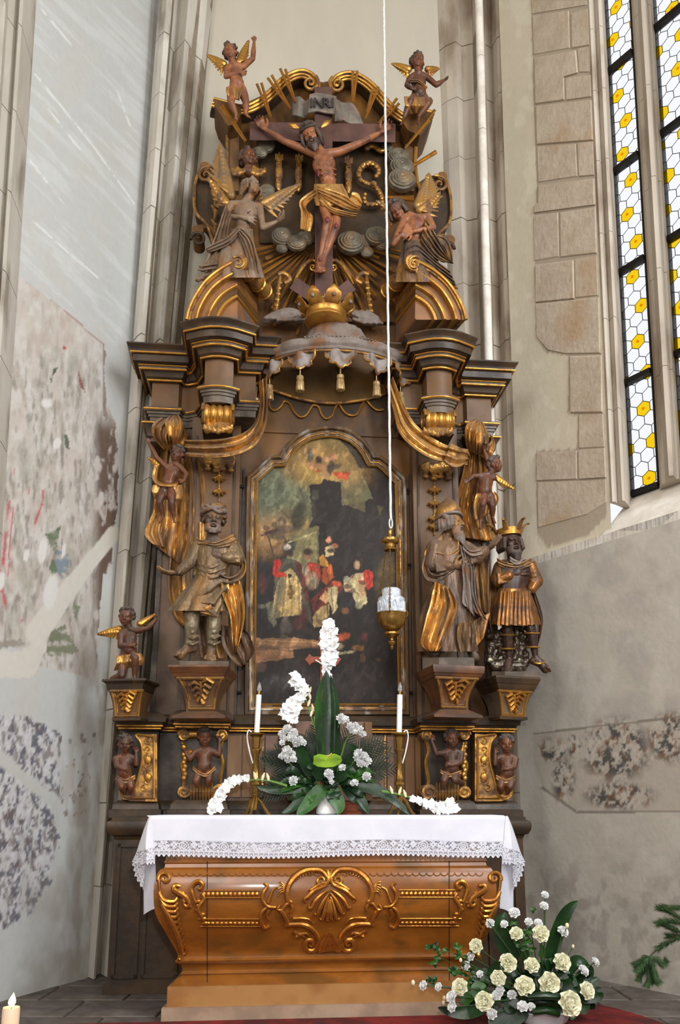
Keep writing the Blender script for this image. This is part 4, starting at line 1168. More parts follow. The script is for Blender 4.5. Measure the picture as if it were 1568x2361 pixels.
for x, y in ((558, 1122), (556, 1300), (552, 1597), (940, 1130), (943, 1302), (947, 1597)):
    MB().tube([A(x-5, y, .05), A(x+5, y, .05)], .012, 8).build('frame_clamp', M_IRON, frame)
unparent_shift(frame)

# ---- painting: an adoration scene in oils --------------------------------
M_PAINT = paintmat('old_varnished_oil', .55, .10, 220, .22, .10, coat=.04)
nx_, ny_ = 330, 600
XX, YY = np.meshgrid(np.linspace(582, 926, nx_), np.linspace(1000, 1630, ny_))
wob1 = (fbm(XX/5, YY/5, 301, 3)-.5)*5; wob2 = (fbm(XX/5, YY/5, 302, 3)-.5)*5
X, Y = XX+wob1, YY+wob2
c = np.zeros(XX.shape+(3,))+s2l((40, 32, 28))
def pp(poly, col, a=1.0, e=None):
    global c
    m_ = inpoly(X, Y, poly).astype(float); m_ = (m_+np.roll(m_, 1, 0)+np.roll(m_, -1, 0)+np.roll(m_, 1, 1)+np.roll(m_, -1, 1))/5
    c = bl(c, col, m_*a)
def pe(cx, cy, rx, ry, col, a=1.0, rot=0.0, e=.35):
    global c
    c = bl(c, col, soft(X, Y, cx, cy, rx, ry, rot, e)*a)
# sky
sky = inpoly(X, Y, [(570, 1000), (800, 1000), (830, 1080), (860, 1150), (730, 1180), (700, 1240), (590, 1260), (570, 1260)]).astype(float)
c = bl(c, (104, 106, 80), sky)
pe(700, 1110, 60, 40, (108, 110, 90), .8, 0, .8); pe(620, 1230, 60, 40, (168, 128, 82), .9, -.3, .9); pe(620, 1140, 40, 50, (96, 104, 88), .7, 0, .9)
pe(680, 1080, 30, 20, (140, 104, 66), .7, .4, .8); pe(755, 1065, 85, 56, (156, 124, 70), .95, .2, .7); pe(735, 1100, 50, 24, (168, 138, 74), .8, .2, .8); pe(800, 1090, 30, 40, (150, 122, 76), .7, 0, .6)
pe(710, 1040, 30, 16, (166, 124, 76), .6, .3, .8)
pp([(770, 1005), (830, 1030), (850, 1080), (830, 1080), (800, 1030)], (58, 50, 44), .9)
# tower and dark arches
pp([(713, 1118), (740, 1115), (745, 1105), (786, 1112), (788, 1165), (812, 1170), (842, 1182), (880, 1190), (920, 1190), (920, 1330), (756, 1330), (752, 1205), (722, 1204), (716, 1150)], (44, 38, 36), 1)
pp([(786, 1112), (842, 1120), (842, 1182), (812, 1170), (788, 1160)], (112, 100, 70), .7); pp([(720, 1130), (735, 1130), (735, 1152), (720, 1152)], (84, 82, 66), .6)
pp([(868, 1165), (884, 1168), (876, 1190)], (104, 92, 64), .7)
# ruin wall and vase, palms
pp([(662, 1252), (700, 1225), (735, 1215), (734, 1280), (730, 1320), (660, 1320)], (134, 126, 88), .95); pp([(664, 1235), (732, 1212), (736, 1222), (664, 1246)], (120, 112, 78), .9)
pe(704, 1205, 9, 16, (150, 126, 80), .9); pe(690, 1190, 18, 34, (58, 56, 42), .9, .3, .3); pe(716, 1180, 14, 22, (80, 76, 56), .6)
for a, b in (((640, 1170), (676, 1200)), ((672, 1160), (668, 1185)), ((650, 1180), (666, 1196)), ((676, 1140), (692, 1150))):
    c = bl(c, (90, 80, 58), (1-sstep(.8, 2, segd(XX, YY, a, b)))*.7)
# riders and parasol
for x, y, rx, ry in ((650, 1202, 9, 10), (632, 1210, 7, 7), (614, 1218, 7, 6), (654, 1220, 22, 10), (640, 1232, 20, 14)): pe(x, y, rx, ry, (84, 70, 58), .85)
pp([(597, 1238), (612, 1226), (640, 1218), (648, 1222), (620, 1232)], (76, 52, 44), 1)
c = bl(c, (70, 56, 44), (1-sstep(.8, 2, segd(XX, YY, (618, 1235), (634, 1290))))); c = bl(c, (70, 56, 44), (1-sstep(.8, 2, segd(XX, YY, (654, 1238), (662, 1250)))))
pe(648, 1206, 5, 5, (140, 120, 100), .9)
# left attendants
pe(608, 1310, 20, 14, (36, 32, 34), 1); pe(600, 1370, 26, 70, (38, 34, 36), 1); pe(605, 1345, 10, 24, (84, 44, 40), .7)
# great magus in red sleeve and ivory robe
pp([(636, 1302), (652, 1288), (672, 1286), (690, 1296), (702, 1330), (712, 1380), (720, 1440), (700, 1420), (640, 1420), (624, 1440)], (74, 70, 60), 1)
pp([(650, 1322), (668, 1310), (682, 1322), (694, 1350), (696, 1416), (670, 1420), (626, 1424), (632, 1380), (640, 1345)], (182, 156, 104), 1)
pp([(628, 1424), (640, 1350), (652, 1320), (656, 1340), (648, 1400), (644, 1426)], (124, 112, 84), 1); pp([(662, 1318), (680, 1322), (672, 1336)], (196, 176, 126), 1)
pe(664, 1400, 26, 10, (194, 160, 100), .6)
pp([(633, 1292), (645, 1287), (648, 1300), (642, 1318), (662, 1322), (663, 1332), (634, 1330), (628, 1322)], (178, 46, 32), 1)
pp([(678, 1290), (694, 1300), (708, 1340), (714, 1400), (704, 1380), (690, 1330)], (86, 42, 34), .9)
pe(667, 1261, 15, 13, (62, 58, 58), 1); pe(662, 1262, 8, 7, (176, 168, 156), .95); pe(668, 1275, 8, 9, (58, 42, 36), 1); pe(669, 1250, 14, 5, (52, 50, 50), .9)
pe(668, 1328, 6, 5, (52, 38, 32), 1)
c = bl(c, (80, 64, 40), (1-sstep(.5, 1.4, segd(XX, YY, (666, 1332), (670, 1352)))))
pe(670, 1366, 8, 10, (118, 86, 44), 1); pe(668, 1363, 3, 5, (170, 128, 66), .8); pe(670, 1354, 4, 4, (104, 76, 40), 1); pe(670, 1378, 5, 3, (96, 68, 36), 1)
pe(655, 1440, 8, 22, (92, 80, 72), .8, .2); pe(664, 1446, 10, 14, (80, 74, 70), .7); pe(656, 1468, 8, 5, (104, 84, 60), .9)
# second magus
pe(710, 1280, 9, 11, (160, 116, 90), 1); pe(710, 1272, 12, 8, (62, 44, 36), 1); pp([(694, 1305), (712, 1296), (738, 1300), (742, 1330), (722, 1360), (708, 1350)], (150, 52, 38), 1)
pe(704, 1312, 8, 14, (146, 140, 120), .9); pe(720, 1338, 14, 20, (150, 142, 116), .8); pe(722, 1308, 12, 8, (186, 70, 44), .9); pp([(744, 1310), (764, 1300), (770, 1330), (752, 1350), (742, 1340)], (170, 84, 40), 1)
pp([(736, 1284), (744, 1278), (756, 1296), (758, 1306), (738, 1304)], (186, 134, 52), 1)
# page holding a casket
pe(757, 1245, 6, 7, (190, 130, 100), 1); pp([(750, 1262), (764, 1256), (772, 1266), (770, 1280), (750, 1284)], (178, 158, 120), 1); pe(772, 1258, 8, 5, (184, 120, 80), .9, .3)
pe(764, 1270, 10, 5, (70, 56, 48), .9)
# virgin and child
pe(826, 1300, 12, 12, (58, 42, 36), 1); pe(823, 1303, 7, 10, (206, 168, 132), 1); pp([(808, 1340), (818, 1322), (838, 1320), (848, 1336), (838, 1350), (820, 1352)], (196, 172, 132), 1)
pp([(838, 1318), (852, 1312), (860, 1324), (860, 1352), (848, 1360), (838, 1346)], (186, 54, 40), 1); pp([(822, 1340), (836, 1336), (852, 1350), (836, 1352)], (180, 60, 44), 1)
pp([(793, 1338), (808, 1332), (824, 1348), (842, 1366), (848, 1390), (830, 1400), (812, 1380), (796, 1360)], (190, 176, 134), 1)
pe(836, 1348, 8, 9, (190, 146, 108), 1); pe(834, 1366, 9, 12, (196, 154, 116), 1); pe(837, 1344, 8, 5, (70, 52, 42), .8); pe(800, 1336, 8, 8, (168, 164, 140), .9); pe(828, 1394, 8, 10, (150, 144, 116), .9, .5); pe(812, 1362, 8, 6, (122, 100, 78), .8)
# kneeling magus
pp([(716, 1384), (740, 1360), (760, 1346), (786, 1340), (790, 1360), (770, 1380), (756, 1400), (742, 1430), (722, 1410)], (98, 44, 34), 1)
pe(776, 1346, 12, 6, (166, 74, 46), 1, .2); pp([(756, 1356), (772, 1350), (780, 1356), (776, 1380), (778, 1400), (768, 1416), (762, 1392), (752, 1384)], (176, 160, 120), 1)
pp([(736, 1380), (752, 1362), (758, 1380), (752, 1392)], (196, 150, 104), 1); pe(803, 1357, 9, 8, (186, 150, 118), 1); pe(800, 1352, 10, 5, (104, 86, 70), .9); pe(806, 1366, 6, 5, (110, 96, 82), .9)
pp([(722, 1420), (740, 1400), (760, 1392), (758, 1420), (742, 1446), (722, 1446)], (166, 142, 98), .95); pp([(728, 1430), (756, 1424), (742, 1444)], (120, 96, 64), .9)
c = bl(c, (90, 64, 36), (1-sstep(.8, 2, segd(XX, YY, (754, 1392), (756, 1420)))))
pp([(782, 1366), (812, 1366), (820, 1390), (806, 1420), (786, 1412)], (44, 40, 42), 1); pe(796, 1408, 8, 7, (140, 90, 52), .8)
pe(700, 1420, 10, 20, (92, 40, 32), .8); pe(690, 1436, 16, 16, (76, 38, 34), .7); pp([(613, 1392), (628, 1386), (634, 1420), (640, 1440), (632, 1446), (618, 1428)], (104, 104, 84), .8); pe(604, 1398, 8, 6, (110, 108, 92), .7)
# steps
pp([(580, 1470), (600, 1472), (676, 1470), (740, 1478), (742, 1490), (676, 1498), (678, 1516), (640, 1520), (620, 1524), (580, 1530)], (146, 108, 76), 1)
pp([(580, 1484), (640, 1490), (740, 1490), (740, 1494), (676, 1496), (580, 1500)], (104, 76, 56), .8); pp([(580, 1500), (668, 1514), (640, 1524), (590, 1522)], (138, 96, 66), .9)
pp([(580, 1526), (616, 1530), (610, 1550), (580, 1550)], (96, 74, 60), .8)
pe(652, 1468, 8, 5, (76, 66, 50), .9)
pe(790, 1468, 16, 9, (166, 78, 42), .9, -.3); pe(778, 1490, 14, 9, (132, 122, 96), .8); pe(796, 1505, 22, 3, (150, 142, 110), .8, -.15); pe(826, 1494, 13, 7, (132, 92, 44), .8); pe(840, 1468, 8, 10, (104, 50, 38), .7); pe(836, 1516, 6, 10, (110, 72, 44), .7); pe(872, 1520, 6, 4, (110, 74, 52), .7)
pe(890, 1330, 24, 46, (98, 82, 56), .75, .1, .5); pe(900, 1420, 20, 30, (56, 48, 44), .6)
pe(700, 1580, 120, 30, (66, 60, 62), .6, 0, .8); pe(660, 1575, 40, 10, (104, 98, 98), .4, .2, .9); pe(850, 1580, 60, 40, (58, 48, 46), .6, 0, .8)
# red wooden cross painted low in the picture is a real one standing on the table; angels in the glory
pe(735, 1060, 7, 9, (66, 48, 40), 1); pe(752, 1058, 5, 6, (188, 140, 108), 1); pe(768, 1055, 6, 10, (170, 120, 90), .95, .3); pe(740, 1075, 10, 5, (184, 130, 96), .95); pe(755, 1082, 10, 10, (176, 132, 96), .9); pe(715, 1050, 7, 18, (78, 82, 74), .85, -.1); pe(718, 1072, 9, 8, (188, 130, 96), .8)
pe(762, 1078, 8, 18, (64, 54, 50), .9, .2); pe(775, 1076, 14, 6, (72, 64, 58), .8, -.4); pp([(766, 1090), (790, 1088), (808, 1090), (800, 1106), (776, 1102)], (176, 74, 44), .95); pe(733, 1086, 10, 4, (170, 80, 50), .7); pe(750, 1095, 9, 9, (170, 132, 92), .8)
def stroke(a, b, w, col, k=.8):
    global c
    c = bl(c, col, (1-sstep(w*.4, w*1.2, segd(X, Y, a, b)))*k)
for a, b, w, col in (((660, 1320), (650, 1420), 2, (128, 108, 70)), ((676, 1330), (672, 1418), 1.5, (140, 118, 74)), ((688, 1340), (690, 1416), 2.5, (120, 100, 64)), ((664, 1322), (658, 1412), 1.5, (206, 184, 132)), ((682, 1330), (682, 1400), 1.5, (208, 184, 130)), ((645, 1350), (634, 1420), 2, (86, 80, 62)), ((640, 1292), (636, 1320), 2, (120, 26, 22)), ((646, 1324), (660, 1327), 2, (214, 76, 50)),
        ((704, 1304), (700, 1330), 2, (92, 84, 70)), ((716, 1304), (722, 1330), 2, (110, 34, 28)), ((728, 1304), (738, 1328), 2, (190, 80, 52)), ((714, 1340), (712, 1358), 1.5, (96, 90, 72)), ((728, 1336), (726, 1356), 1.5, (176, 168, 140)), ((752, 1308), (758, 1342), 2, (120, 54, 30)), ((762, 1306), (764, 1334), 1.5, (196, 108, 54)),
        ((812, 1326), (802, 1344), 2, (146, 124, 92)), ((822, 1324), (826, 1344), 1.5, (226, 204, 164)), ((850, 1318), (854, 1350), 2, (120, 30, 24)), ((844, 1320), (842, 1344), 1.5, (210, 82, 60)), ((806, 1344), (826, 1372), 2, (126, 116, 88)), ((814, 1346), (836, 1378), 1.5, (212, 200, 158)), ((764, 1356), (768, 1410), 2, (120, 108, 80)), ((772, 1354), (772, 1392), 1.5, (200, 186, 146)), ((740, 1362), (728, 1404), 2.5, (66, 28, 24)), ((752, 1354), (742, 1376), 2, (134, 62, 44)), ((728, 1416), (736, 1440), 1.5, (110, 92, 62)), ((746, 1404), (742, 1436), 1.5, (190, 166, 118)),
        ((600, 1476), (736, 1482), 1.5, (186, 146, 104)), ((600, 1492), (676, 1502), 1.5, (86, 62, 46)), ((664, 1252), (732, 1226), 2, (166, 156, 112)), ((733, 1222), (732, 1310), 2.5, (92, 88, 64)), ((700, 1250), (698, 1300), 3, (116, 108, 76)), ((690, 1120), (704, 1160), 2, (84, 84, 66))):
    stroke(a, b, w, col)
lum = .34+.62*fbm(X/15, Y/22, 320, 4)+.5*sstep(.45, .75, fbm((X+.5*Y)/9, (Y-.5*X)/18, 330, 3))
c = c*lum[..., None]*np.array([1.04, 1.0, .93])
c = c*(1+(fbm(XX/3, YY/3, 310)-.5)*.4)[..., None]
Pp = np.array([[A(x, y, .022) for x in XX[0]] for y in YY[:, 0]]) if False else None
# exact plane from three points
p0, pxv, pyv = np.array(A(582, 1000, .022)), np.array(A(926, 1000, .022)), np.array(A(582, 1630, .022))
dd = np.stack([np.full(XX.shape, FWD.x)+(XX-CX)/FOC, FWD.y+UPV.y*(-(YY-CY)/FOC), FWD.z+UPV.z*(-(YY-CY)/FOC)], -1)
tt = (AY-.022)/(dd[..., 1]-SKEW*dd[..., 0])
Pp = np.array(EYE)+dd*tt[..., None]
pict = painted('oil_painting', Pp, c, M_PAINT, None, False)
tag(pict, 'dark oil painting of kings adoring a mother and child, in the arched frame', 'painting')
big = [(582, 1640)]+[(x, y) for x, y in (inner if inner[0][0] < 700 else inner[::-1])]+[(926, 1640)]
bm = bmesh.new(); bm.from_mesh(pict.data); bm.faces.ensure_lookup_table()
cen = np.array([f.calc_center_median()[:] for f in bm.faces]); fx, fy = proj(cen)
cx0, cy0 = 754, 1320
inn = inpoly(cx0+(fx-cx0)*.975, cy0+(fy-cy0)*.985, inner)
bmesh.ops.delete(bm, geom=[f for f, k in zip(bm.faces, inn) if not k], context='FACES'); bm.to_mesh(pict.data); bm.free()

# ---- predella ---------------------------------------------------------------
def ledge(name, rows, px, d0, pth, mat, depth=.15): return ap(name, MB().sweep(close_back(prof_at(rows, px, d0), depth), pth), mat, True, 30)
def ux(px, row, d): return Uof(px, row, d)
pre = [(ux(278, 1760, .28), -.3), (ux(278, 1760, .28), .28), (ux(360, 1760, .28), .28), (ux(360, 1760, .28), .13), (ux(410, 1760, .42), .13), (ux(410, 1760, .42), .42), (ux(516, 1760, .42), .42), (ux(516, 1760, .42), .16)]
preR = [(ux(980, 1760, .42), .16), (ux(980, 1760, .42), .42), (ux(1082, 1760, .42), .42), (ux(1082, 1760, .42), .13), (ux(1098, 1760, .28), .13), (ux(1098, 1760, .28), .28), (ux(1180, 1760, .28), .28), (ux(1180, 1760, .28), -.3)]
PP = [plan(u, d) for u, d in pre+preR]
ledge('predella_cornice', [(1692, 0), (1688, .012), (1684, .02), (1680, .03), (1674, .035), (1672, .055), (1662, .06), (1658, .045), (1654, .03), (1650, .0)], 760, .16, PP, M_DARK)
for r, o in ((1687, .018), (1681, .030)):
    pr = prof_at([(r, o)], 760, .16)[0]; ap('gilt_fillet', MB().sweep(bead(pr, .007), PP), M_GILT)
ledge('predella_foot', [(1885, .05), (1868, .05), (1866, .035), (1856, .03), (1850, .02), (1846, .0)], 760, .16, PP, M_DARK)
z0, z1 = zof(760, 1850, .16), zof(760, 1685, .16)
core = [pre[0], pre[1], pre[2], pre[3], pre[4]]
def block(u0, u1, d0, d1, za, zb, name, mat): return ap(name, wallbox(u0, u1, d0, d1, za, zb), mat, False)
block(pre[0][0]+.02, pre[3][0], -.3, .2, z0, z1, 'console_block', M_DARK); block(preR[5][0], preR[7][0]-.02, -.3, .2, z0, z1, 'console_block', M_DARK)
block(pre[3][0], preR[4][0], -.3, .12, z0, z1, 'predella_core', M_DARK)
block(pre[5][0]+.02, pre[6][0]-.02, 0, .30, z0, z1, 'herm_block', M_DARK); block(preR[1][0]+.02, preR[2][0]-.02, 0, .30, z0, z1, 'herm_block', M_DARK)
block(pre[7][0]+.01, preR[0][0]-.01, 0, .14, z0, z1, 'predella_board', M_BROWN)
M_PANELO = mixmat('golden_brown_veneer', srgb(132, 90, 40), srgb(100, 66, 30), 3, (0.35, 0.5), lo=.35, hi=.65, c3=srgb(84, 56, 28), s3=4, stretch=(1, 1, .4))
for a, b, mt in ((524, 556, M_PANELO), (560, 604, M_PANELO), (612, 640, M_MARB), (644, 676, M_MARB), (850, 888, M_MARB), (893, 908, M_MARB), (934, 955, M_PANELO), (958, 984, M_PANELO)):
    ap('predella_panel', wallbox(ux(a, 1760, .16), ux(b, 1760, .16), .1, .158, zof(760, 1838, .16), zof(760, 1698, .16)), mt, False)
ap('tabernacle', wallbox(ux(676, 1760, .2), ux(846, 1760, .2), .1, .22, zof(760, 1846, .2), zof(760, 1664, .2)), M_MARB, False)
for x in (672, 850): ap('tabernacle_pilaster', wallbox(ux(x-8, 1760, .24), ux(x+8, 1760, .24), .1, .25, zof(760, 1846, .24), zof(760, 1664, .24)), M_BROWN, False)
for x in (606, 888): ap('gilt_panel_edge', wallbox(ux(x-2, 1760, .16), ux(x+2, 1760, .16), .1, .163, zof(760, 1840, .16), zof(760, 1695, .16)), M_GOLDW, False)
# base block down to the floor
bz = zof(760, 1886, .40); u0, u1 = ux(264, 1950, .40), ux(1206, 1950, .40)
ap('base_block', wallbox(u0, u1, -.35, .40, .001, bz), M_DARK, False)
bp = [plan(u0, -.35), plan(u0, .40), plan(u1, .40), plan(u1, -.35)]
ledge('base_cornice', [(1935, 0), (1926, .01), (1924, .03), (1914, .045), (1904, .05), (1894, .045), (1890, .02), (1884, .02), (1880, -.05)], 760, .40, bp, M_DARK, .3)
for a, b in ((272, 330), (338, 420), (1120, 1190)):
    m = MB(); z_a, z_b = zof(300, 2255, .4), zof(300, 1945, .4); ua, ub = ux(a, 1950, .41), ux(b, 1950, .41)
    for q in ((ua, ub, z_a, z_a+.02), (ua, ub, z_b-.02, z_b), (ua, ua+.02, z_a, z_b), (ub-.02, ub, z_a, z_b)):
        lo = [pl3(q[0], .415, q[2]), pl3(q[1], .415, q[2]), pl3(q[1], .39, q[2]), pl3(q[0], .39, q[2])]; m.loft([lo, [Vector((p.x, p.y, q[3])) for p in lo]])
    ap('base_panel_moulding', m, M_DARK, False)
ap('base_plinth', wallbox(u0-.02, u1+.02, -.35, .43, .001, zof(300, 2268, .4)), M_DARK, False)

# ---- pedestals carrying the statues -----------------------------------------
def pedestal(cx, rows, d0, rot, depthk, mat, name, leaf=True, gold_edge=M_GOLDW, facemat=None):
    """rows (row, half width px, material key) of a tapering console, turned by rot"""
    s = mA(cx, rows[0][0], AY-d0)
    ctr = A(cx, rows[-1][0], d0)
    R = Matrix.Rotation(rot, 3, 'Z'); ux_, nx2 = R @ UA, R @ NA
    def rng(hw, row):
        z = zof(cx, row, d0); h = hw*s
        return [Vector((ctr.x, ctr.y, z))+ux_*(a*h)+nx2*(b*h*depthk) for a, b in ((-1, 1), (1, 1), (1, -1), (-1, -1))]
    m = MB().loft([rng(h, r) for r, h in rows]); o = ap(name, m, mat, True, 25)
    body = rows[len(rows)//2-2]
    return rng, ux_, nx2, s
def pedestal_full(cx, d0, rot, ys, hws, mats, dk=1.0):
    """ys: top, underside of slab, neck, foot top, bottom"""
    yt, y1, y2, y3, yb = ys; ht, h1, h2, h3, hb = hws
    rng, ux_, nx2, s = pedestal(cx, [(yb, hb), (yb-6, hb), (yb-8, hb*.93), (y3+4, h3*1.08)], d0, rot, dk, mats[0], 'pedestal_foot')
    pedestal(cx, [(y3+6, h3)]+[(y3+(y2-y3)*t, h3+(h2-h3)*t**2.2) for t in (0, .2, .4, .6, .8, 1)], d0, rot, dk, mats[1], 'pedestal_body')
    pedestal(cx, [(y2, h2*.98), (y2-3, h2*1.04), (y1+6, h1*.94), (y1+2, h1*.96), (y1, h1), (yt+5, ht), (yt+1, ht*.985), (yt, ht*.96)], d0, rot, dk, mats[0], 'pedestal_top')
    # gilt edge strips and carved spray on the front face
    def fp(a, t, up=0.0):
        row = y3+(y2-y3)*t; h = (h3+(h2-h3)*t**2.2)
        z = zof(cx, row, d0); c0 = A(cx, yb, d0)
        return Vector((c0.x, c0.y, z))+ux_*(a*h*s)+nx2*(h*s*dk+up)
    for a in (-.9, .9):
        MB().tube([fp(a, t, .003) for t in np.linspace(0, 1, 9)], .015, 6, flat=.6).build('gilt_edge', mats[2], ret)
    m = MB()
    for a in (-.78, .78): m.tube([fp(a, t, .002) for t in np.linspace(.12, .95, 9)], .004, 6)
    m.tube([fp(a, .12, .002) for a in np.linspace(-.78, .78, 5)], .004, 6); m.build('face_moulding', mats[2], ret)
    MB().tube([fp(a, .02, .002) for a in np.linspace(-.9, .9, 5)], .018, 6, flat=.5).build('gilt_edge', mats[2], ret)
    m = MB().tube([fp(a, 1.0, .006) for a in np.linspace(-1, 1, 5)], .016, 6, flat=.6); m.build('gilt_edge', mats[2], ret)
    m = MB()
    for k in range(9):
        t = k/8; sg = -1 if k % 2 else 1
        m.tube([fp(0, .85-.6*t, .006), fp(sg*(.32-.2*t), .95-.66*t, .022), fp(sg*(.6-.4*t), .88-.66*t, .018), fp(sg*(.55-.36*t), .74-.62*t, .005)], [.008, .022, .018, .006], 8, flat=.7)
    m.tube([fp(0, .9, .006), fp(0, .45, .014), fp(0, .18, .004)], [.008, .014, .004], 7); m.build('carved_spray', mats[3], ret)
    return rng
PWOOD = mixmat('reddish_brown_wood', srgb(104, 64, 36), srgb(78, 48, 30), 5, (0.32, 0.45), bump=.06, c3=srgb(66, 46, 34), s3=5, dust=srgb(140, 122, 106), dustamt=.3)
pedestal_full(470, .52, math.radians(-8), (1543, 1560, 1572, 1640, 1662), (68, 62, 54, 32, 60), (PWOOD, M_PIL, M_GOLDW, M_GOLDW))
pedestal_full(1036, .52, math.radians(8), (1543, 1560, 1572, 1636, 1660), (62, 60, 52, 32, 58), (PWOOD, PWOOD, M_GOLDW, M_GOLD))
pedestal_full(303, .36, math.radians(-14), (1571, 1580, 1598, 1655, 1664), (52, 46, 40, 30, 34), (M_DARK, M_PIL, M_GOLDW, M_GOLD), .9)
pedestal_full(1168, .36, math.radians(14), (1566, 1582, 1600, 1655, 1662), (58, 54, 44, 32, 36), (M_DARK, M_SLATE, M_GOLD, M_GOLD), .9)

# ---- predella consoles: carved gilt volutes --------------------------------
def console(X, d, name):
    out = catmull([(362, 1692), (362, 1848)], 1)+[(352, 1848), (300, 1847)]+catmull([(286, 1843), (277, 1828), (283, 1812), (298, 1808), (310, 1812), (316, 1800), (324, 1770), (328, 1740), (324, 1712), (314, 1694)], 5)
    m = MB(); pol = [A(X(x), y, d) for x, y in out]; m.prism(pol, NA*-.10); ap(name, m, M_GOLDW, True, 30)
    m = MB()
    m.tube([A(X(x), y, d+.008) for x, y in ((355, 1700), (355, 1840), (304, 1840))], .008, 6)
    m.tube([A(X(x), y, d+.008) for x, y in catmull([(286, 1843), (277, 1828), (283, 1812), (298, 1808), (310, 1812), (316, 1800), (324, 1770), (328, 1740), (324, 1712), (314, 1694), (355, 1699)], 5)], .008, 6); m.build('volute_rim', M_GOLD, ret)
    m = MB()
    for k in range(7):
        y = 1710+k*18; sg = 1 if k % 2 else -1
        m.tube([A(X(x), yy, d+.006) for x, yy in spiral(341-2*(k == 6)*4, y, 9, 1.1, PI/2*sg, sg, 16)], .0045, 6)
    for yy in (1752, 1792): m.ell(A(X(341), yy, d+.004), (.025, .012, .03))
    m.build('carved_rinceau', M_GOLD, ret)
    m = MB(); c = A(X(293), 1826, d); m.tube([c-NA*.12, c+NA*.015], .05, 16)
    m.tube([A(X(x), y, d+.02) for x, y in spiral(293, 1826, 14, 1.5, 0, 1, 30)], [.008*(1-.4*i/29) for i in range(30)], 6); m.build('console_scroll', M_GOLDW, ret)
console(lambda x: x, .33, 'console_face'); console(lambda x: 1457-x, .33, 'console_face')
def herm(X, d):
    for x in (424, 512):
        m = MB(); c = A(X(x), 1694, d+.03); m.tube([A(X(a), b, d+.04) for a, b in spiral(x, 1694, 13, 1.5, PI, 1 if x < 460 else -1, 26)], [.009*(1-.4*i/25) for i in range(26)], 6); m.tube([c-NA*.15, c], .036, 12); m.build('herm_scroll', M_GOLDW, ret)
    m = MB().tube([A(X(436), 1692, d+.0), A(X(456), 1692, d+.0)], .03, 10); m.build('herm_roll', M_GOLD, ret)
    for x, rr in ((506, 18), (424, 14)):
        m = MB(); c = A(X(x), 1826, d+.04); m.tube([A(X(a), b, d+.06) for a, b in spiral(x, 1826, rr, 1.5, 0, 1, 26)], .008, 6); m.tube([c-NA*.15, c+NA*.01], rr*.0028, 14); m.build('herm_base_scroll', M_GOLDW, ret)
    for k in range(8): MB().tube([A(X(440+k*7), 1806, d+.02), A(X(440+k*7), 1826, d+.06), A(X(440+k*7), 1844, d+.03)], [.006, .013, .006], 6).build('herm_base_reed', M_GOLDW, ret)
    m = MB()
    m.tube([A(X(x), y, d-.02) for x, y in catmull([(516, 1700), (508, 1730), (514, 1760), (508, 1800), (512, 1815)], 5)], .012, 6); m.build('herm_gilt_edge', M_GOLD, ret); m = MB()
    m.tube([A(X(x), y, d-.02) for x, y in catmull([(420, 1710), (434, 1738), (424, 1762), (426, 1790), (424, 1812)], 5)], [.02*(1.2-abs(i-10)/14) for i in range(21)], 6)
    for k in range(9): m.ell(A(X(424+3*(k % 2)), 1722+k*9, d+.0), (.018, .012, .018))
    m.build('herm_gilt_edge', M_GOLD, ret)
herm(lambda x: x, .36); herm(lambda x: 1496-x, .36)

# ---- attic ------------------------------------------------------------------
att = [(525, 252), (562, 240), (600, 222), (640, 195), (690, 178), (745, 190), (800, 176), (850, 200), (890, 236), (935, 262), (962, 285), (958, 400), (966, 440), (985, 500), (1010, 600), (1020, 742), (478, 742), (490, 600), (505, 500), (522, 440), (528, 400)]
m = MB().prism([A(x, y, .0) for x, y in att], NA*-.25); ap('attic_board', m, M_BROWN, False)
m = MB().prism([A(x, y, .02) for x, y in [(600, 300), (890, 300), (890, 560), (600, 560)]], NA*-.05); ap('attic_field', m, M_DARK, False)
for a in (540, 945):
    m = MB().prism([A(a-12, 262, .05), A(a+12, 268, .05), A(a+10, 440, .05), A(a-10, 440, .05)], NA*-.06); ap('attic_pilaster', m, M_PIL, False)
ap('attic_edge', MB().tube([A(x, y, .06) for x, y in ((524, 300), (524, 400), (516, 440), (500, 480))], .014, 8), M_GOLDW); ap('attic_edge', MB().tube([A(x, y, .06) for x, y in ((960, 310), (957, 380), (962, 420), (972, 445), (980, 465))], .016, 8), M_GOLD)
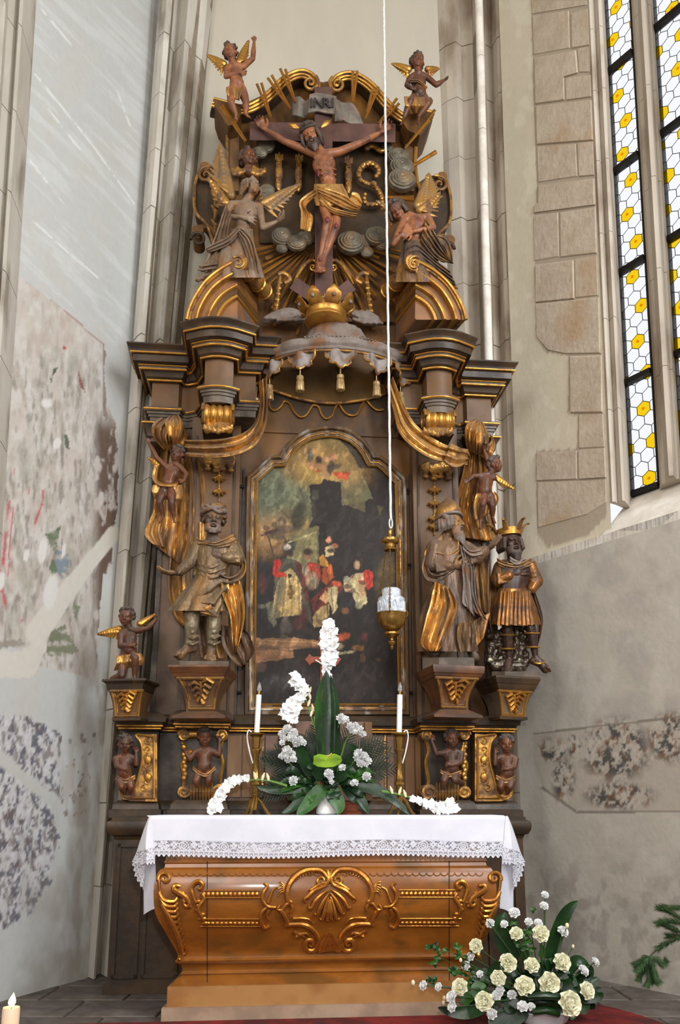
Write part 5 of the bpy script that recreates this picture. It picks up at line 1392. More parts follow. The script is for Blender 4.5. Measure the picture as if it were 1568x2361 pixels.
# swan-neck pediment
LS = [(492, 229), (520, 236), (558, 246), (592, 234), (622, 210), (648, 184), (672, 169), (696, 163), (718, 170), (733, 188), (735, 202), (728, 214)]
RS = [(1002, 262), (975, 256), (940, 268), (915, 254), (893, 232), (868, 203), (845, 183), (820, 170), (797, 168), (776, 176), (763, 190), (762, 202), (770, 214)]
def swan(pts):
    cp = catmull(pts, 6); n = len(cp)
    nor = []
    for i in range(n):
        a, b = cp[max(i-1, 0)], cp[min(i+1, n-1)]; dx, dy = b[0]-a[0], b[1]-a[1]; l = math.hypot(dx, dy) or 1
        nn = (-dy/l, dx/l); nn = nn if nn[1] > -.2 or i > n*.8 else (-nn[0], -nn[1]); nor.append(nn)
    ctr = (sum(p[0] for p in cp)/n, 330)
    nor = []
    for i in range(n):
        a, b = cp[max(i-1, 0)], cp[min(i+1, n-1)]; dx, dy = b[0]-a[0], b[1]-a[1]; l = math.hypot(dx, dy) or 1
        s_ = 1 if pts[0][0] < 700 else -1
        nor.append((-dy/l*s_, dx/l*s_))
    for k, (off, r, dz) in enumerate(((0, .017, .16), (8, .013, .15), (15, .013, .13))):
        taper = [1 if i < n*.8 else max(.35, 1-(i-n*.8)/(n*.25)) for i in range(n)]
        ap('pediment_reed', MB().tube([A(p[0]+q[0]*off*t, p[1]+q[1]*off*t, dz) for p, q, t in zip(cp, nor, taper)], [r*(.6+.4*t) for t in taper], 8), M_GOLD)
    e = int(n*.78)
    g = [[A(cp[i][0]+nor[i][0]*o_, cp[i][1]+nor[i][1]*o_, dz) for o_, dz in ((16, .13), (22, .10), (30, .04), (34, .01))] for i in range(e)]
    ap('pediment_cove', MB().slab(g, NA*-.04), M_DARK, True, 50)
    g = [[A(cp[i][0], cp[i][1], .17), A(cp[i][0], cp[i][1], -.12)] for i in range(n)]
    ap('pediment_top', MB().slab(g, Vector((0, 0, -.015))), M_DARK, True, 50)
swan(LS); swan(RS)
for cx, cy, sg in ((716, 191, 1), (778, 194, -1)):
    pts = spiral(cx, cy, 19, 1.6, -PI*.3 if sg > 0 else PI*1.3, sg, 40)
    ap('pediment_scroll', MB().tube([A(x, y, .17) for x, y in pts], [.016*(1-.5*i/39) for i in range(40)], 8), M_GOLDW)
for xs, y in (((490, 558), 232), ((930, 1003), 262)):
    pass
# end blocks the cherubs stand on
ap('pediment_end', MB().prism([A(x, y, .20) for x, y in ((492, 226), (556, 244), (556, 262), (545, 285), (525, 290), (500, 250))], NA*-.32), M_BROWN, False)
ap('pediment_end', MB().prism([A(x, y, .20) for x, y in ((1002, 258), (990, 290), (968, 312), (940, 300), (930, 284), (930, 262))], NA*-.32), M_BROWN, False)
# gilded rays
def bar(p, q, w0, w1, d, mat=M_GOLD):
    dx, dy = q[0]-p[0], q[1]-p[1]; l = math.hypot(dx, dy); nx, ny = -dy/l, dx/l
    m = MB()
    r0 = [A(p[0]+nx*w0*s, p[1]+ny*w0*s, d+h) for s, h in ((-1, 0), (0, .012), (1, 0), (0, -.01))]
    r1 = [A(q[0]+nx*w1*s, q[1]+ny*w1*s, d+h) for s, h in ((-1, 0), (0, .012), (1, 0), (0, -.01))]
    m.loft([r0, r1]); o = m.build('gilt_ray', mat, ret, False); return o
k = 3.92
for a, b, e, f_ in ((885, 460, 1018, 760), (932, 465, 1025, 765), (772, 545, 975, 832), (808, 520, 981, 826), (675, 598, 798, 908), (717, 590, 803, 902), (345, 805, 572, 1122), (368, 785, 578, 1115)):
    bar((420+a/k, 40+b/k), (420+e/k, 40+f_/k), 3.3, 2.2, .20)
for a, b, e, f_ in ((367, 245, 363, 530), (406, 245, 372, 530), (548, 410, 480, 680), (597, 388, 488, 676), (767, 495, 600, 722), (787, 540, 640, 700), (1112, 598, 838, 950), (1060, 690, 836, 948), (1122, 972, 900, 1108), (1125, 985, 905, 1118), (918, 1390, 660, 1385), (918, 1420, 665, 1395)):
    bar((720+a/k, 100+b/k), (720+e/k, 100+f_/k), 3.5, 2.3, .20 if f_ < 1000 else .12)
for i, ang in enumerate(list(np.linspace(14, 78, 12))+list(np.linspace(102, 166, 12))):
    a = math.radians(ang); L = 150+40*math.sin(i*2.3)+60*abs(math.sin(a))**3; r0 = 62
    p = (745+r0*math.cos(a), 545+r0*.7*math.sin(a)); q = (745+L*1.25*math.cos(a), 545+L*math.sin(a)); w = 3.2+1.5*(i % 2)
    bar(p, q, 2.0, w, .04+.012*(i % 3), M_GOLD if i % 3 else M_GOLDW)
# gilded tracery arch round the foot of the cross
for X in (lambda x: x, lambda x: 1491-x):
    g = catmull([(722, 612), (712, 606), (706, 612), (708, 622), (718, 622)], 5)
    ap('tracery_scroll', MB().tube([A(X(x), y, .12) for x, y in catmull([(736, 612), (722, 602), (708, 608), (694, 624), (684, 640), (676, 656)], 6)], [.012+.018*math.sin(PI*i/30) for i in range(31)], 8, flat=.6), M_GOLDW)
    ap('tracery_scroll', MB().tube([A(X(x), y, .13) for x, y in spiral(722, 616, 9, 1.3, 0, 1, 20)], .008, 6), M_GOLD)
    ap('tracery_leaf', MB().tube([A(X(x), y, .14) for x, y in catmull([(640, 634), (652, 630), (664, 636), (668, 646), (656, 654)], 6)], [.018]*25, 8), M_GOLDW)
    m = MB().tube([A(X(x), y, .12) for x, y in catmull([(646, 640), (642, 670), (640, 700), (632, 735)], 6)], [.03, .034, .034, .034, .034, .034, .034, .034, .034, .034, .034, .034, .034, .034, .034, .034, .034, .036, .04], 8, flat=.5)
    for q in range(6): m.ell(A(X(645-q*2), 652+q*13, .14), (.022, .014, .018))
    ap('tracery_console', m, M_GOLDW)
# flame finials and the S scrolls behind the crucified figure
for x, y in ((643, 398), (689, 400), (803, 405)):
    pr = [(.001, .20), (.012, .17), (.022, .14), (.028, .10), (.02, .06), (.028, .04), (.034, 0), (.03, -.05), (.022, -.08), (.03, -.10), (.026, -.14), (.012, -.17), (.001, -.175)]
    c_ = A(x, y, .06); m = MB().lathe([(r, z) for r, z in pr], c_, 14)
    for q in range(4): m.tube([c_+UA*.024*math.cos(q*1.6)+NA*.02+Vector((0, 0, .1)), c_+UA*.036*math.cos(q*1.6+.6)+NA*.03+Vector((0, 0, .15))], [.010, .004], 6)
    for q in range(5): m.tube([c_+NA*.025+Vector((0, 0, -.10+q*.05))+UA*.02*math.cos(a)+Vector((0, 0, .018*math.sin(a))) for a in np.linspace(0, 2*PI, 12)], .004, 5)
    ap('flame_finial', m, M_GOLDW)
S1 = catmull([(868, 406), (874, 396), (868, 384), (853, 377), (836, 384), (827, 399), (832, 416), (848, 423)], 6); S2 = catmull([(850, 424), (866, 432), (876, 446), (882, 462), (878, 470)], 6); S3 = catmull([(842, 448), (840, 462), (848, 472), (862, 472), (880, 470)], 6)
for S, r in ((S1, .024), (S2, .022), (S3, .02)):
    m = MB().tube([A(x, y, .08) for x, y in S], [r*(.55+.45*math.sin(PI*(i+2)/(len(S)+4))) for i in range(len(S))], 8)
    for q in range(0, len(S), 4): m.ell(A(S[q][0], S[q][1], .10), (r*.8, r*.6, r*.8))
    ap('s_scroll', m, M_GOLDW)
ap('rosette', MB().ell(A(861, 425, .1), (.03, .02, .03)).ell(A(861, 425, .115), (.016, .016, .016)), M_GOLDW)
# side volutes of the attic
for X, yo in ((lambda x: x, 0), (lambda x: 1488-x, 22)):
    body = catmull([(524, 400), (500, 385), (478, 384), (460, 398), (450, 425), (448, 470), (455, 495), (478, 520), (490, 560), (492, 600), (520, 600)], 5)
    ap('attic_volute', MB().prism([A(X(x), y+yo, .06) for x, y in body], NA*-.14), M_DARK, False)
    ap('volute_edge', MB().tube([A(X(x), y+yo, .09) for x, y in body[8:-6]], .013, 8), M_GOLDW)
    ap('volute_scroll', MB().tube([A(X(x), y+yo, .10) for x, y in spiral(474, 403, 18, 1.4, -PI/2, -1, 30)], [.016*(1-.5*i/29) for i in range(30)], 8), M_BROWN)
    c_ = A(X(474), 403+yo, .0); ap('volute_roll', MB().tube([c_-NA*.1, c_+NA*.1], .04, 14), M_BROWN)
    c_ = A(X(458), 552+yo, .0); ap('volute_roll', MB().tube([c_-NA*.12, c_+NA*.12], .045, 14), M_BROWN)
    ap('volute_scroll', MB().tube([A(X(x), y+yo, .12) for x, y in spiral(458, 552, 18, 1.4, PI, 1, 30)], [.014*(1-.5*i/29) for i in range(30)], 8), M_DARK)
    ap('volute_arm', MB().tube([A(X(x), y+yo, .04) for x, y in catmull([(458, 532), (472, 524), (488, 528), (498, 545)], 5)], .03, 8), M_BROWN)
    for q in range(4): ap('volute_leaf', MB().tube([A(X(488), 410+q*32+yo, .09), A(X(498), 425+q*32+yo, .12), A(X(494), 442+q*32+yo, .09)], [.008, .02, .006], 7), M_GOLDW)

# ---- broken segmental pediment over the breakouts ------------------------------
M_PEDI = mixmat('warm_brown_pediment', srgb(142, 98, 62), srgb(112, 78, 54), 4, (.4, .55), lo=.35, hi=.65, bump=.05, c3=srgb(104, 86, 76), s3=4, dust=srgb(160, 146, 130), dustamt=.4)
def segped(X, px_shift):
    d = .55
    V = (A(X(612), 688, .02)-A(X(552), 604, d))
    O1 = catmull([(430, 737), (436, 712), (450, 682), (474, 648), (508, 620), (546, 600)], 5)
    def inset(k):                          # arcs nested toward the springing line
        cxk, cyk = 548, 737
        return [(cxk-(cxk-x)*k, cyk-(cyk-y)*k) for x, y in O1]
    spec = [(1.0, .93, .0, M_GOLDW), (.93, .84, -.018, M_PEDI), (.84, .78, -.01, M_GOLD), (.78, .62, -.05, M_PEDI), (.62, .55, -.035, M_GOLD), (.55, .44, -.05, M_BROWN), (.44, .38, -.055, M_GOLD), (.38, .02, -.09, M_PEDI)]
    for k0, k1, dd_, mt in spec:
        a, b = inset(k0), inset(k1)
        g = [[A(X(p[0]), p[1], d+dd_), A(X(q[0]), q[1], d+dd_)] for p, q in zip(a, b)]
        ap('pediment_band', MB().slab(g, V*(.80+dd_*.8)), mt, True, 30)
    g = inset(1.0)
    ap('pediment_rim', MB().tube([A(X(x), y, d+.008) for x, y in g], .012, 8), M_GOLD)
    ap('pediment_rim', MB().tube([A(X(x), y, d-.004) for x, y in inset(.81)], .012, 8), M_GOLD)
    ap('pediment_rim', MB().tube([A(X(x), y, d-.03) for x, y in inset(.585)], .010, 8), M_GOLD)
    # the rolled end
    p, q = A(X(552), 606, d+.02), A(X(618), 682, .12)
    n = 24; rr = []
    for i in range(n+1):
        t = i/n; rr.append(.060*(1-.12*t)*(1+.14*math.cos(t*2*PI*3.5)*(1 if .1 < t < .95 else .4)))
    ap('pediment_roll', MB().tube([p+(q-p)*(i/n) for i in range(n+1)], rr, 16), M_GOLDW)
    for t in (.30, .62, .86): ap('roll_ring', MB().tube([p+(q-p)*(t-.02), p+(q-p)*t, p+(q-p)*(t+.02)], [.056, .068, .056], 16), M_GOLD)
    pts = spiral(549, 606, 16, 1.7, PI*1.25, 1, 36)
    ap('roll_spiral', MB().tube([A(X(x), y, d+.03) for x, y in pts], [.010*(1-.5*i/35) for i in range(36)], 8), M_GOLDW)
segped(lambda x: x, 0); segped(lambda x: 1505-x, 0)
# ================================================================== canopy, drapes, crucifix
def strip(name, Ap, Bp, dA, dB, nf, amp, mat, parent, nu=28, nv=36, ph=0.0, th=.012, twist=0.0):
    """cloth between two px polylines with folds running along them"""
    def rs(pts, n):
        c_ = catmull(pts, 10); L = [0]
        for a, b in zip(c_[:-1], c_[1:]): L.append(L[-1]+math.hypot(b[0]-a[0], b[1]-a[1]))
        t = np.linspace(0, L[-1], n); return np.interp(t, L, [p[0] for p in c_]), np.interp(t, L, [p[1] for p in c_])
    ax_, ay_ = rs(Ap, nv); bx_, by_ = rs(Bp, nv)
    iv = np.linspace(0, 1, nv)
    da = np.interp(iv, np.linspace(0, 1, len(dA)), dA); db = np.interp(iv, np.linspace(0, 1, len(dB)), dB)
    rows_ = []
    for j in range(nv):
        r = []
        for i in range(nu):
            u = i/(nu-1)
            w = 2*PI*nf*(u+.05*math.sin(3.1*iv[j]+ph)+twist*iv[j])+ph
            f = math.sin(w)+.35*math.sin(2.3*w+1.3*ph+2*iv[j])
            f = math.copysign(abs(f)**.8, f)
            x = ax_[j]+(bx_[j]-ax_[j])*u; y = ay_[j]+(by_[j]-ay_[j])*u
            r.append(A(x, y, da[j]+(db[j]-da[j])*u+amp*f))
        rows_.append(r)
    return MB().slab(rows_, NA*-th).build(name, mat, parent, True, 75)

can = thing('canopy', 'carved grey and gilt canopy with scalloped valance and tassels, a gilt crown on top', 'canopy', None, tuple(A(766, 900, .05)))
cz = zof(768, 797, .55); hwc = .615
uc = (Uof(585, 878, .02)+Uof(950, 878, .02))/2
def cpt(th, s, z, r=0.0):                  # th from -90 (left) to 90
    u = uc+(hwc*s+r)*math.sin(th); d = (.53*s+r)*math.cos(th)+.02+.30*max(0, .98-s)
    return pl3(u, d, z)
zn = zof(752, 752, .36)-cz
prf = [(.97, -.03), (1.0, -.005), (1.04, .015), (1.06, .04), (1.03, .065), (.97, .08), (.88, .088), (.76, .094), (.64, .105), (.53, .13), (.44, .165), (.38, zn-.02), (.34, zn+.02)]
g = []
for s, z in prf:
    row = []
    for k in range(91):
        th = -PI/2+PI*k/90
        gad = .018*abs(math.sin(th*9+z*7))*(1 if .0 < z < .12 else .35)
        row.append(cpt(th, s, cz+z, gad-.004))
    g.append(row)
MB().slab(g, Vector((0, 0, -.012))).build('dome', M_GREYC, can, True, 60)
MB().tube([cpt(-PI/2+PI*k/60, 1.0, cz-.012) for k in range(61)], .016, 8).build('rim_moulding', M_GREYC, can)
MB().tube([cpt(-PI/2+PI*k/60, 1.0, cz-.035) for k in range(61)], .008, 8).build('rim_gilding', M_GOLDW, can)
m = MB()
for k in range(-9, 10):
    th = k*.045
    m.tube([cpt(th, 1.0, cz+.055+.012*math.sin(a), .028+.006*math.cos(a)) for a in np.linspace(0, 5, 8)], .006, 6)
for s in (-1, 1): m.tube([cpt(s*(.25+.06*math.cos(a)), 1.0, cz+.055+.03*math.sin(a), .022) for a in np.linspace(0, 2*PI, 14)], .006, 6)
m.build('carved_band', M_GREYC, can)['kind'] = 'stuff'
out = [(-.5, 0), (-.5, -.28), (-.43, -.40), (-.36, -.44), (-.33, -.52), (-.36, -.62), (-.26, -.72), (-.14, -.74), (-.08, -.86), (0, -.92)]
out = out+[(-a, b) for a, b in out[-2::-1]]
M_VAL = mixmat('dusty_grey_valance', srgb(140, 130, 126), srgb(112, 102, 98), 9, (0.5, .65), bump=.1, c3=srgb(120, 88, 60), s3=9)
tass = []
for i, thd in enumerate((-78, -53, -27, 0, 27, 53, 78)):
    th = math.radians(thd); wid = .21 if abs(thd) < 60 else .17; hgt = .155
    def vp(a, b, r=0.0):
        t2 = th+a*wid/.60; return cpt(t2, .99, cz-.03+b*hgt, r+.02*math.sin(a*9+i))
    g = []
    for lev in np.linspace(0, 1, 8):
        g.append([vp(a, b*lev, .004) for a, b in out])
    MB().slab(g, Vector((0, .012, 0))).build('valance_lappet', M_VAL, can, True, 60)
    MB().tube([vp(a, b, .008) for a, b in out], .009, 6).build('lappet_edge', M_GOLDW, can)
    tass.append(vp(0, -.95, .0))
M_TASS = mixmat('dull_gold_tassel', srgb(176, 152, 108), srgb(130, 100, 60), 20, (.4, .6), (.5, .2), bump=.2)
for p in tass:
    tz_ = MB().lathe([(.001, -.17), (.026, -.168), (.030, -.15), (.024, -.09), (.02, -.085), (.027, -.075), (.026, -.055), (.012, -.045), (.005, -.04), (.004, .01)], p, 14)
    o = tz_.build('tassel', M_TASS, can)
    fr_ = MB()
    for k in range(9): fr_.tube([p+Vector((.0225*math.cos(k*.7), .0225*math.sin(k*.7), -.088)), p+Vector((.029*math.cos(k*.7), .029*math.sin(k*.7), -.166))], .0035, 5)
    f_ = fr_.build('fringe', M_TASS, o); f_['kind'] = 'stuff'
# ochre back board with its curved moulding and scalloped lower edge
MB().prism([A(x, y, .02) for x, y in [(622, 850), (905, 850), (905, 900)]+catmull([(900, 902), (850, 920), (770, 930), (700, 922), (640, 904), (622, 896)], 4)], NA*.02).build('back_board', M_NICHE, can, False)
MB().tube([A(x, y, .05) for x, y in catmull([(905, 900), (850, 919), (770, 929), (700, 921), (640, 903), (620, 894)], 6)], .014, 8).build('board_moulding', M_GOLDW, can)
sc_ = [(618, 915), (622, 938), (634, 946), (648, 936), (655, 925), (668, 930), (676, 945), (690, 960), (704, 958), (714, 945), (722, 934), (735, 938), (742, 955), (752, 965), (765, 958), (772, 940), (782, 932), (795, 950), (808, 957), (822, 955), (832, 938), (843, 922), (856, 935), (870, 945), (885, 944)]
MB().prism([A(x, y, .015) for x, y in sc_+[(895, 905), (770, 926), (630, 900)]], NA*.012).build('rear_valance', M_DARK, can, False)
MB().tube([A(x, y, .03) for x, y in catmull(sc_, 4)], .009, 6).build('rear_valance_edge', M_GOLD, can)
# crown
cr = A(752, 738, .36); crz = cr.z
crs = .152
m = MB().lathe([(crs*.93, -.03), (crs*1.03, -.02), (crs*1.03, 0), (crs*.98, .01), (crs*1.0, .045), (crs*1.08, .06), (crs*1.08, .07), (crs*.97, .075), (crs*.93, .0)], cr, 40); m.build('crown_band', M_GOLD, can)
for k in range(8):
    a = 2*PI*k/8+.3
    rd = Vector((math.cos(a), math.sin(a), 0)); tg = Vector((-math.sin(a), math.cos(a), 0))
    g = []
    for t in np.linspace(0, 1, 8):
        w = .048*(1-.3*t)*(1+.45*math.sin(PI*t)); rr = crs*(1.02+.36*math.sin(t*1.9)); z = .05+.095*t
        g.append([cr+rd*(rr+.012*(1-s*s))+tg*(w*s)+Vector((0, 0, z+.02*(1-s*s)*t)) for s in (-1, -.5, 0, .5, 1)])
    MB().slab(g, rd*-.008).build('crown_leaf', M_GOLD, can, True, 60)
    MB().ell(cr+rd*crs*1.36+Vector((0, 0, .09)), .016, None, 10, 6).build('crown_bead', M_GREYC, can)
m = MB()
for k in range(4):
    a = PI*k/4
    m.tube([cr+Vector((math.cos(a)*crs*.95*math.cos(t), math.sin(a)*crs*.95*math.cos(t), .06+.085*math.sin(t))) for t in np.linspace(.0, PI, 16)], .013, 8)
m.build('crown_arch', M_GOLDW, can)
m = MB().box((cr.x-.018, cr.y-.018, crz+.13), (cr.x+.018, cr.y+.018, crz+.215), .004).box((cr.x-.045, cr.y-.016, crz+.165), (cr.x+.045, cr.y+.016, crz+.195), .004); m.build('crown_cross', M_GOLDW, can)
# grey folds lying beside the crown
for pts, rr in (([(612, 738), (640, 728), (670, 722), (700, 730)], 14), ([(640, 742), (668, 734), (692, 742)], 9), ([(805, 722), (830, 730), (850, 738), (872, 742)], 14), ([(815, 740), (840, 744), (880, 746)], 8)):
    m = MB()
    cp = catmull(pts, 4); m.limb([(A(x, y, .12), rr*.0031*(.6+.4*math.sin(PI*(i+.5)/len(cp)))) for i, (x, y) in enumerate(cp)])
    for q in range(4): m.limb([(A(pts[0][0]+q*14, pts[0][1]-4, .15), .016), (A(pts[0][0]+q*14+26, pts[1][1]+2, .15), .010)])
    blob('grey_cloth', m, .008, M_GREYC, can)
# drapes
strip('side_drape', [(616, 868), (617, 940), (611, 988), (590, 1026), (548, 1048), (490, 1055), (428, 1052)], [(596, 880), (599, 935), (586, 975), (560, 998), (520, 1010), (470, 1014), (424, 1014)], [.42, .46, .48, .46, .40, .30], [.38, .42, .44, .44, .40, .30], 2.3, .022, M_DRAPE, can)
strip('side_drape', [(906, 868), (930, 928), (952, 970), (984, 1000), (1030, 1026), (1080, 1036)], [(892, 890), (908, 950), (918, 990), (944, 1024), (998, 1058), (1078, 1072)], [.42, .46, .48, .46, .40, .30], [.38, .42, .44, .44, .40, .30], 2.0, .022, M_CLOTHG, can)
strip('hanging_drape', [(372, 1030), (362, 1100), (352, 1180), (340, 1222), (346, 1248)], [(462, 1040), (478, 1110), (480, 1200), (470, 1290), (452, 1330)], [.10, .08, .06, .06], [.15, .14, .14, .15], 5.5, .022, M_DRAPE, can, 50, 40, 1.0)
strip('hanging_drape', [(398, 1230), (386, 1330), (390, 1385), (404, 1425), (428, 1448)], [(470, 1200), (476, 1300), (468, 1380), (460, 1420), (450, 1445)], [.08, .07, .08], [.14, .14, .15], 3.5, .02, M_DRAPE, can, 34, 30, .4)
strip('hanging_drape', [(1076, 1050), (1062, 1110), (1046, 1160), (1040, 1200), (1050, 1236)], [(1124, 1030), (1138, 1090), (1132, 1150), (1140, 1200), (1148, 1250)], [.12, .1, .08, .1], [.10, .08, .06, .08], 5, .02, M_DRAPE, can, 44, 36, .7)
strip('drape_end', [(352, 1180), (334, 1224), (338, 1240), (352, 1254)], [(376, 1190), (372, 1220), (376, 1240), (380, 1262)], [.08, .12], [.1, .1], 1.5, .014, M_DRAPE, can, 16, 16)
for n_, (a_, b_, dA, dB, nf) in enumerate((([(376, 1034), (352, 1006), (352, 978), (372, 962)], [(396, 1040), (384, 1012), (388, 990), (398, 974)], [.14, .2, .26, .2], [.2, .28, .3, .22], 2.2), ([(390, 1030), (386, 1000), (380, 972), (392, 958)], [(408, 1036), (420, 1004), (424, 978), (412, 956)], [.2, .3, .32, .22], [.2, .26, .26, .2], 2.4),
        ([(398, 1034), (412, 1018), (424, 1000), (422, 984)], [(412, 1042), (432, 1030), (440, 1008), (430, 990)], [.2, .26, .26, .2], [.16, .2, .2, .16], 1.6),
        ([(1078, 1040), (1072, 1005), (1076, 978), (1094, 966)], [(1100, 1044), (1098, 1010), (1104, 985), (1108, 972)], [.16, .22, .26, .2], [.24, .32, .34, .22], 2.4), ([(1098, 1046), (1098, 1010), (1100, 985), (1106, 970)], [(1118, 1046), (1128, 1012), (1122, 990), (1114, 974)], [.24, .34, .32, .22], [.2, .26, .26, .2], 2.0), ([(1108, 1050), (1120, 1030), (1132, 1016), (1130, 1002)], [(1122, 1060), (1136, 1048), (1142, 1024), (1136, 1006)], [.22, .28, .24, .18], [.16, .2, .18, .14], 1.8),
        ([(1040, 1022), (1062, 1032), (1080, 1040), (1084, 1052)], [(1024, 1062), (1044, 1076), (1064, 1074), (1078, 1062)], [.44, .42, .36, .28], [.42, .42, .38, .30], 2.2))):
    strip('drape_knot', a_, b_, dA, dB, nf, .016, M_DRAPE, can, 20, 22, n_*.9, .014)
unparent_shift(can)

# ---- the cross ------------------------------------------------------------------
cru = thing('cross', 'purple brown wooden cross with a grey scroll inscribed INRI, rising above the crown', 'cross', None, tuple(A(748, 720, .14)))
def beam(p, q, w, d0, d1, name, mat=M_CROSS):
    dx, dy = q[0]-p[0], q[1]-p[1]; l = math.hypot(dx, dy); nx, ny = -dy/l*w, dx/l*w
    lo = [A(p[0]+nx, p[1]+ny, d1), A(p[0]-nx, p[1]-ny, d1), A(p[0]-nx, p[1]-ny, d0), A(p[0]+nx, p[1]+ny, d0)]
    hi = [A(q[0]+nx, q[1]+ny, d1), A(q[0]-nx, q[1]-ny, d1), A(q[0]-nx, q[1]-ny, d0), A(q[0]+nx, q[1]+ny, d0)]
    return MB().loft([lo, hi]).build(name, mat, cru, False)
beam((746, 200), (747, 722), 20.5, .10, .20, 'upright'); beam((576, 302), (912, 307), 21, .105, .195, 'cross_arm')
beam((676, 652), (742, 696), 15, .09, .17, 'brace'); beam((812, 656), (762, 694), 15, .09, .17, 'brace')
M_PLAQ = mixmat('grey_scroll', srgb(118, 110, 100), srgb(96, 88, 80), 8, (.55, .7), bump=.1, c3=srgb(140, 118, 104), s3=6, dust=srgb(150, 142, 132), dustamt=.4)
def plq(top, bot, ds, name):
    t_ = catmull(top, 6); b_ = catmull(bot, 6); n = len(t_)
    dd_ = np.interp(np.linspace(0, 1, n), np.linspace(0, 1, len(ds)), ds)
    return MB().slab([[A(x, y, d+.01*math.sin(v*3)) for x, y, v in ((a[0]+(b[0]-a[0])*v, a[1]+(b[1]-a[1])*v, v) for v in np.linspace(0, 1, 6))] for a, b, d in zip(t_, b_, dd_)], NA*-.012).build(name, M_PLAQ, cru, True, 60)
plq([(714, 218), (730, 214), (755, 217), (776, 222)], [(710, 260), (730, 256), (752, 260), (772, 262)], [.25, .235, .235, .26], 'inscription_scroll')
plq([(676, 226), (690, 222), (704, 232), (712, 226)], [(672, 264), (686, 266), (702, 270), (710, 258)], [.16, .2, .17, .24], 'scroll_end')
plq([(775, 226), (790, 236), (812, 238), (830, 262)], [(772, 278), (790, 276), (806, 284), (838, 286)], [.25, .18, .2, .16], 'scroll_end')
M_INK = flatmat('dark_letter', srgb(46, 38, 36), .7)
def text(body, origin, ax, up, size, mat, parent, ext=.004):
    cu = bpy.data.curves.new('t', 'FONT'); cu.body = body; cu.size = size; cu.align_x = 'CENTER'; cu.align_y = 'CENTER'; cu.extrude = ext; cu.offset = .0025
    o = bpy.data.objects.new('t', cu); COL.objects.link(o)
    ax = Vector(ax).normalized(); up = Vector(up); up = (up-ax*up.dot(ax)).normalized(); nn = ax.cross(up)
    o.matrix_world = Matrix.Translation(origin) @ Matrix((ax, up, nn)).transposed().to_4x4()
    C.view_layer.update(); me = mesh_eval(o); me.transform(o.matrix_world); bpy.data.objects.remove(o)
    return link('letter', me, parent, mat)
for ch, x in zip('INRI', (718, 735, 752, 767)):
    text(ch, A(x, 238, .262 if ch != 'I' else .268), UA, (0, 0, 1), .118, M_INK, cru)
unparent_shift(cru)

# ---- carved clouds ----------------------------------------------------------------
M_CLOUD = mixmat('silvered_grey_green', srgb(112, 104, 88), srgb(78, 70, 58), 9, (0.35, 0.5), (.25, .05), bump=.1, dust=srgb(146, 140, 126), dustamt=.4, c3=srgb(120, 96, 66), s3=6)
def cloud(x, y, r, d, tilt=0.0, sq=.85):
    c_ = A(x, y, d); R = r*mA(x, y, AY-d); m = MB().ell(c_, (R, R*.55, R*sq), None, 20, 12)
    n = NA
    for k in range(1, 6):
        rr = R*k/5.6; h = R*.56*math.sqrt(max(0.02, 1-(rr/R)**2))
        off = UA*(tilt*R*.3*(1-k/6))
        m.tube([c_+off+UA*(rr*math.cos(a))+Vector((0, 0, rr*sq*math.sin(a)))+NA*h for a in np.linspace(0, 2*PI, 30)], R*.055, 6)
    o = blob('carved_cloud', m, R*.045, M_CLOUD, ret, 1); return o
for a in ((652, 548, 28, .12), (684, 562, 24, .14), (704, 552, 22, .10), (668, 556, 20, .08), (808, 562, 34, .14, .3), (836, 560, 22, .10), (868, 546, 28, .14), (884, 562, 22, .12), (846, 582, 16, .12), (918, 364, 27, .10), (926, 388, 30, .13), (926, 418, 34, .16), (612, 338, 22, .08), (600, 352, 18, .1), (600, 462, 22, .1), (616, 440, 18, .08), (650, 574, 14, .12), (893, 340, 14, .08)):
    cloud(*a)
# ================================================================== carved figures
M_FLESH = mixmat('dark_walnut_figure', srgb(108, 63, 38), srgb(65, 40, 29), 7, (0.32, 0.45), bump=.06, dust=srgb(150, 134, 122), dustamt=.45, c3=srgb(96, 62, 44), s3=9)
M_FLESHR = mixmat('polychrome_flesh', srgb(152, 96, 60), srgb(110, 67, 45), 7, (0.36, 0.5), bump=.05, dust=srgb(158, 144, 134), dustamt=.55, c3=srgb(90, 54, 42), s3=8)
M_GREYF = mixmat('dusty_grey_figure', srgb(128, 106, 86), srgb(94, 72, 54), 7, (0.42, 0.55), bump=.06, dust=srgb(168, 160, 152), dustamt=.6, c3=srgb(128, 88, 52), s3=9)
M_HAIR = mixmat('dark_carved_hair', srgb(81, 65, 56), srgb(56, 45, 40), 14, (0.45, 0.6), bump=.2, dust=srgb(140, 132, 126), dustamt=.45)
M_ROBE = mixmat('bronzed_robe', srgb(125, 101, 69), srgb(83, 67, 52), 8, (0.32, 0.5), (.4, .1), lo=.4, hi=.62, bump=.75, bscale=15, stretch=(1, 1, .4), dust=srgb(160, 150, 138), dustamt=.4, c3=srgb(150, 108, 58), s3=6)
M_CLOAK = mixmat('brown_cloak', srgb(105, 78, 58), srgb(72, 56, 45), 8, (0.34, 0.5), (.2, .05), bump=.75, bscale=15, stretch=(1, 1, .4), dust=srgb(158, 146, 136), dustamt=.5, c3=srgb(134, 98, 54), s3=7)
M_BOOT = mixmat('silvered_boot', srgb(150, 140, 116), srgb(104, 84, 60), 16, (0.28, 0.5), (.6, .2), lo=.4, hi=.6, bump=.2, bscale=40)
M_WINGG = mixmat('dull_wing', srgb(166, 124, 66), srgb(108, 88, 68), 8, (0.36, 0.55), (.6, .1), lo=.4, hi=.62, bump=.1, dust=srgb(160, 150, 138), dustamt=.35)
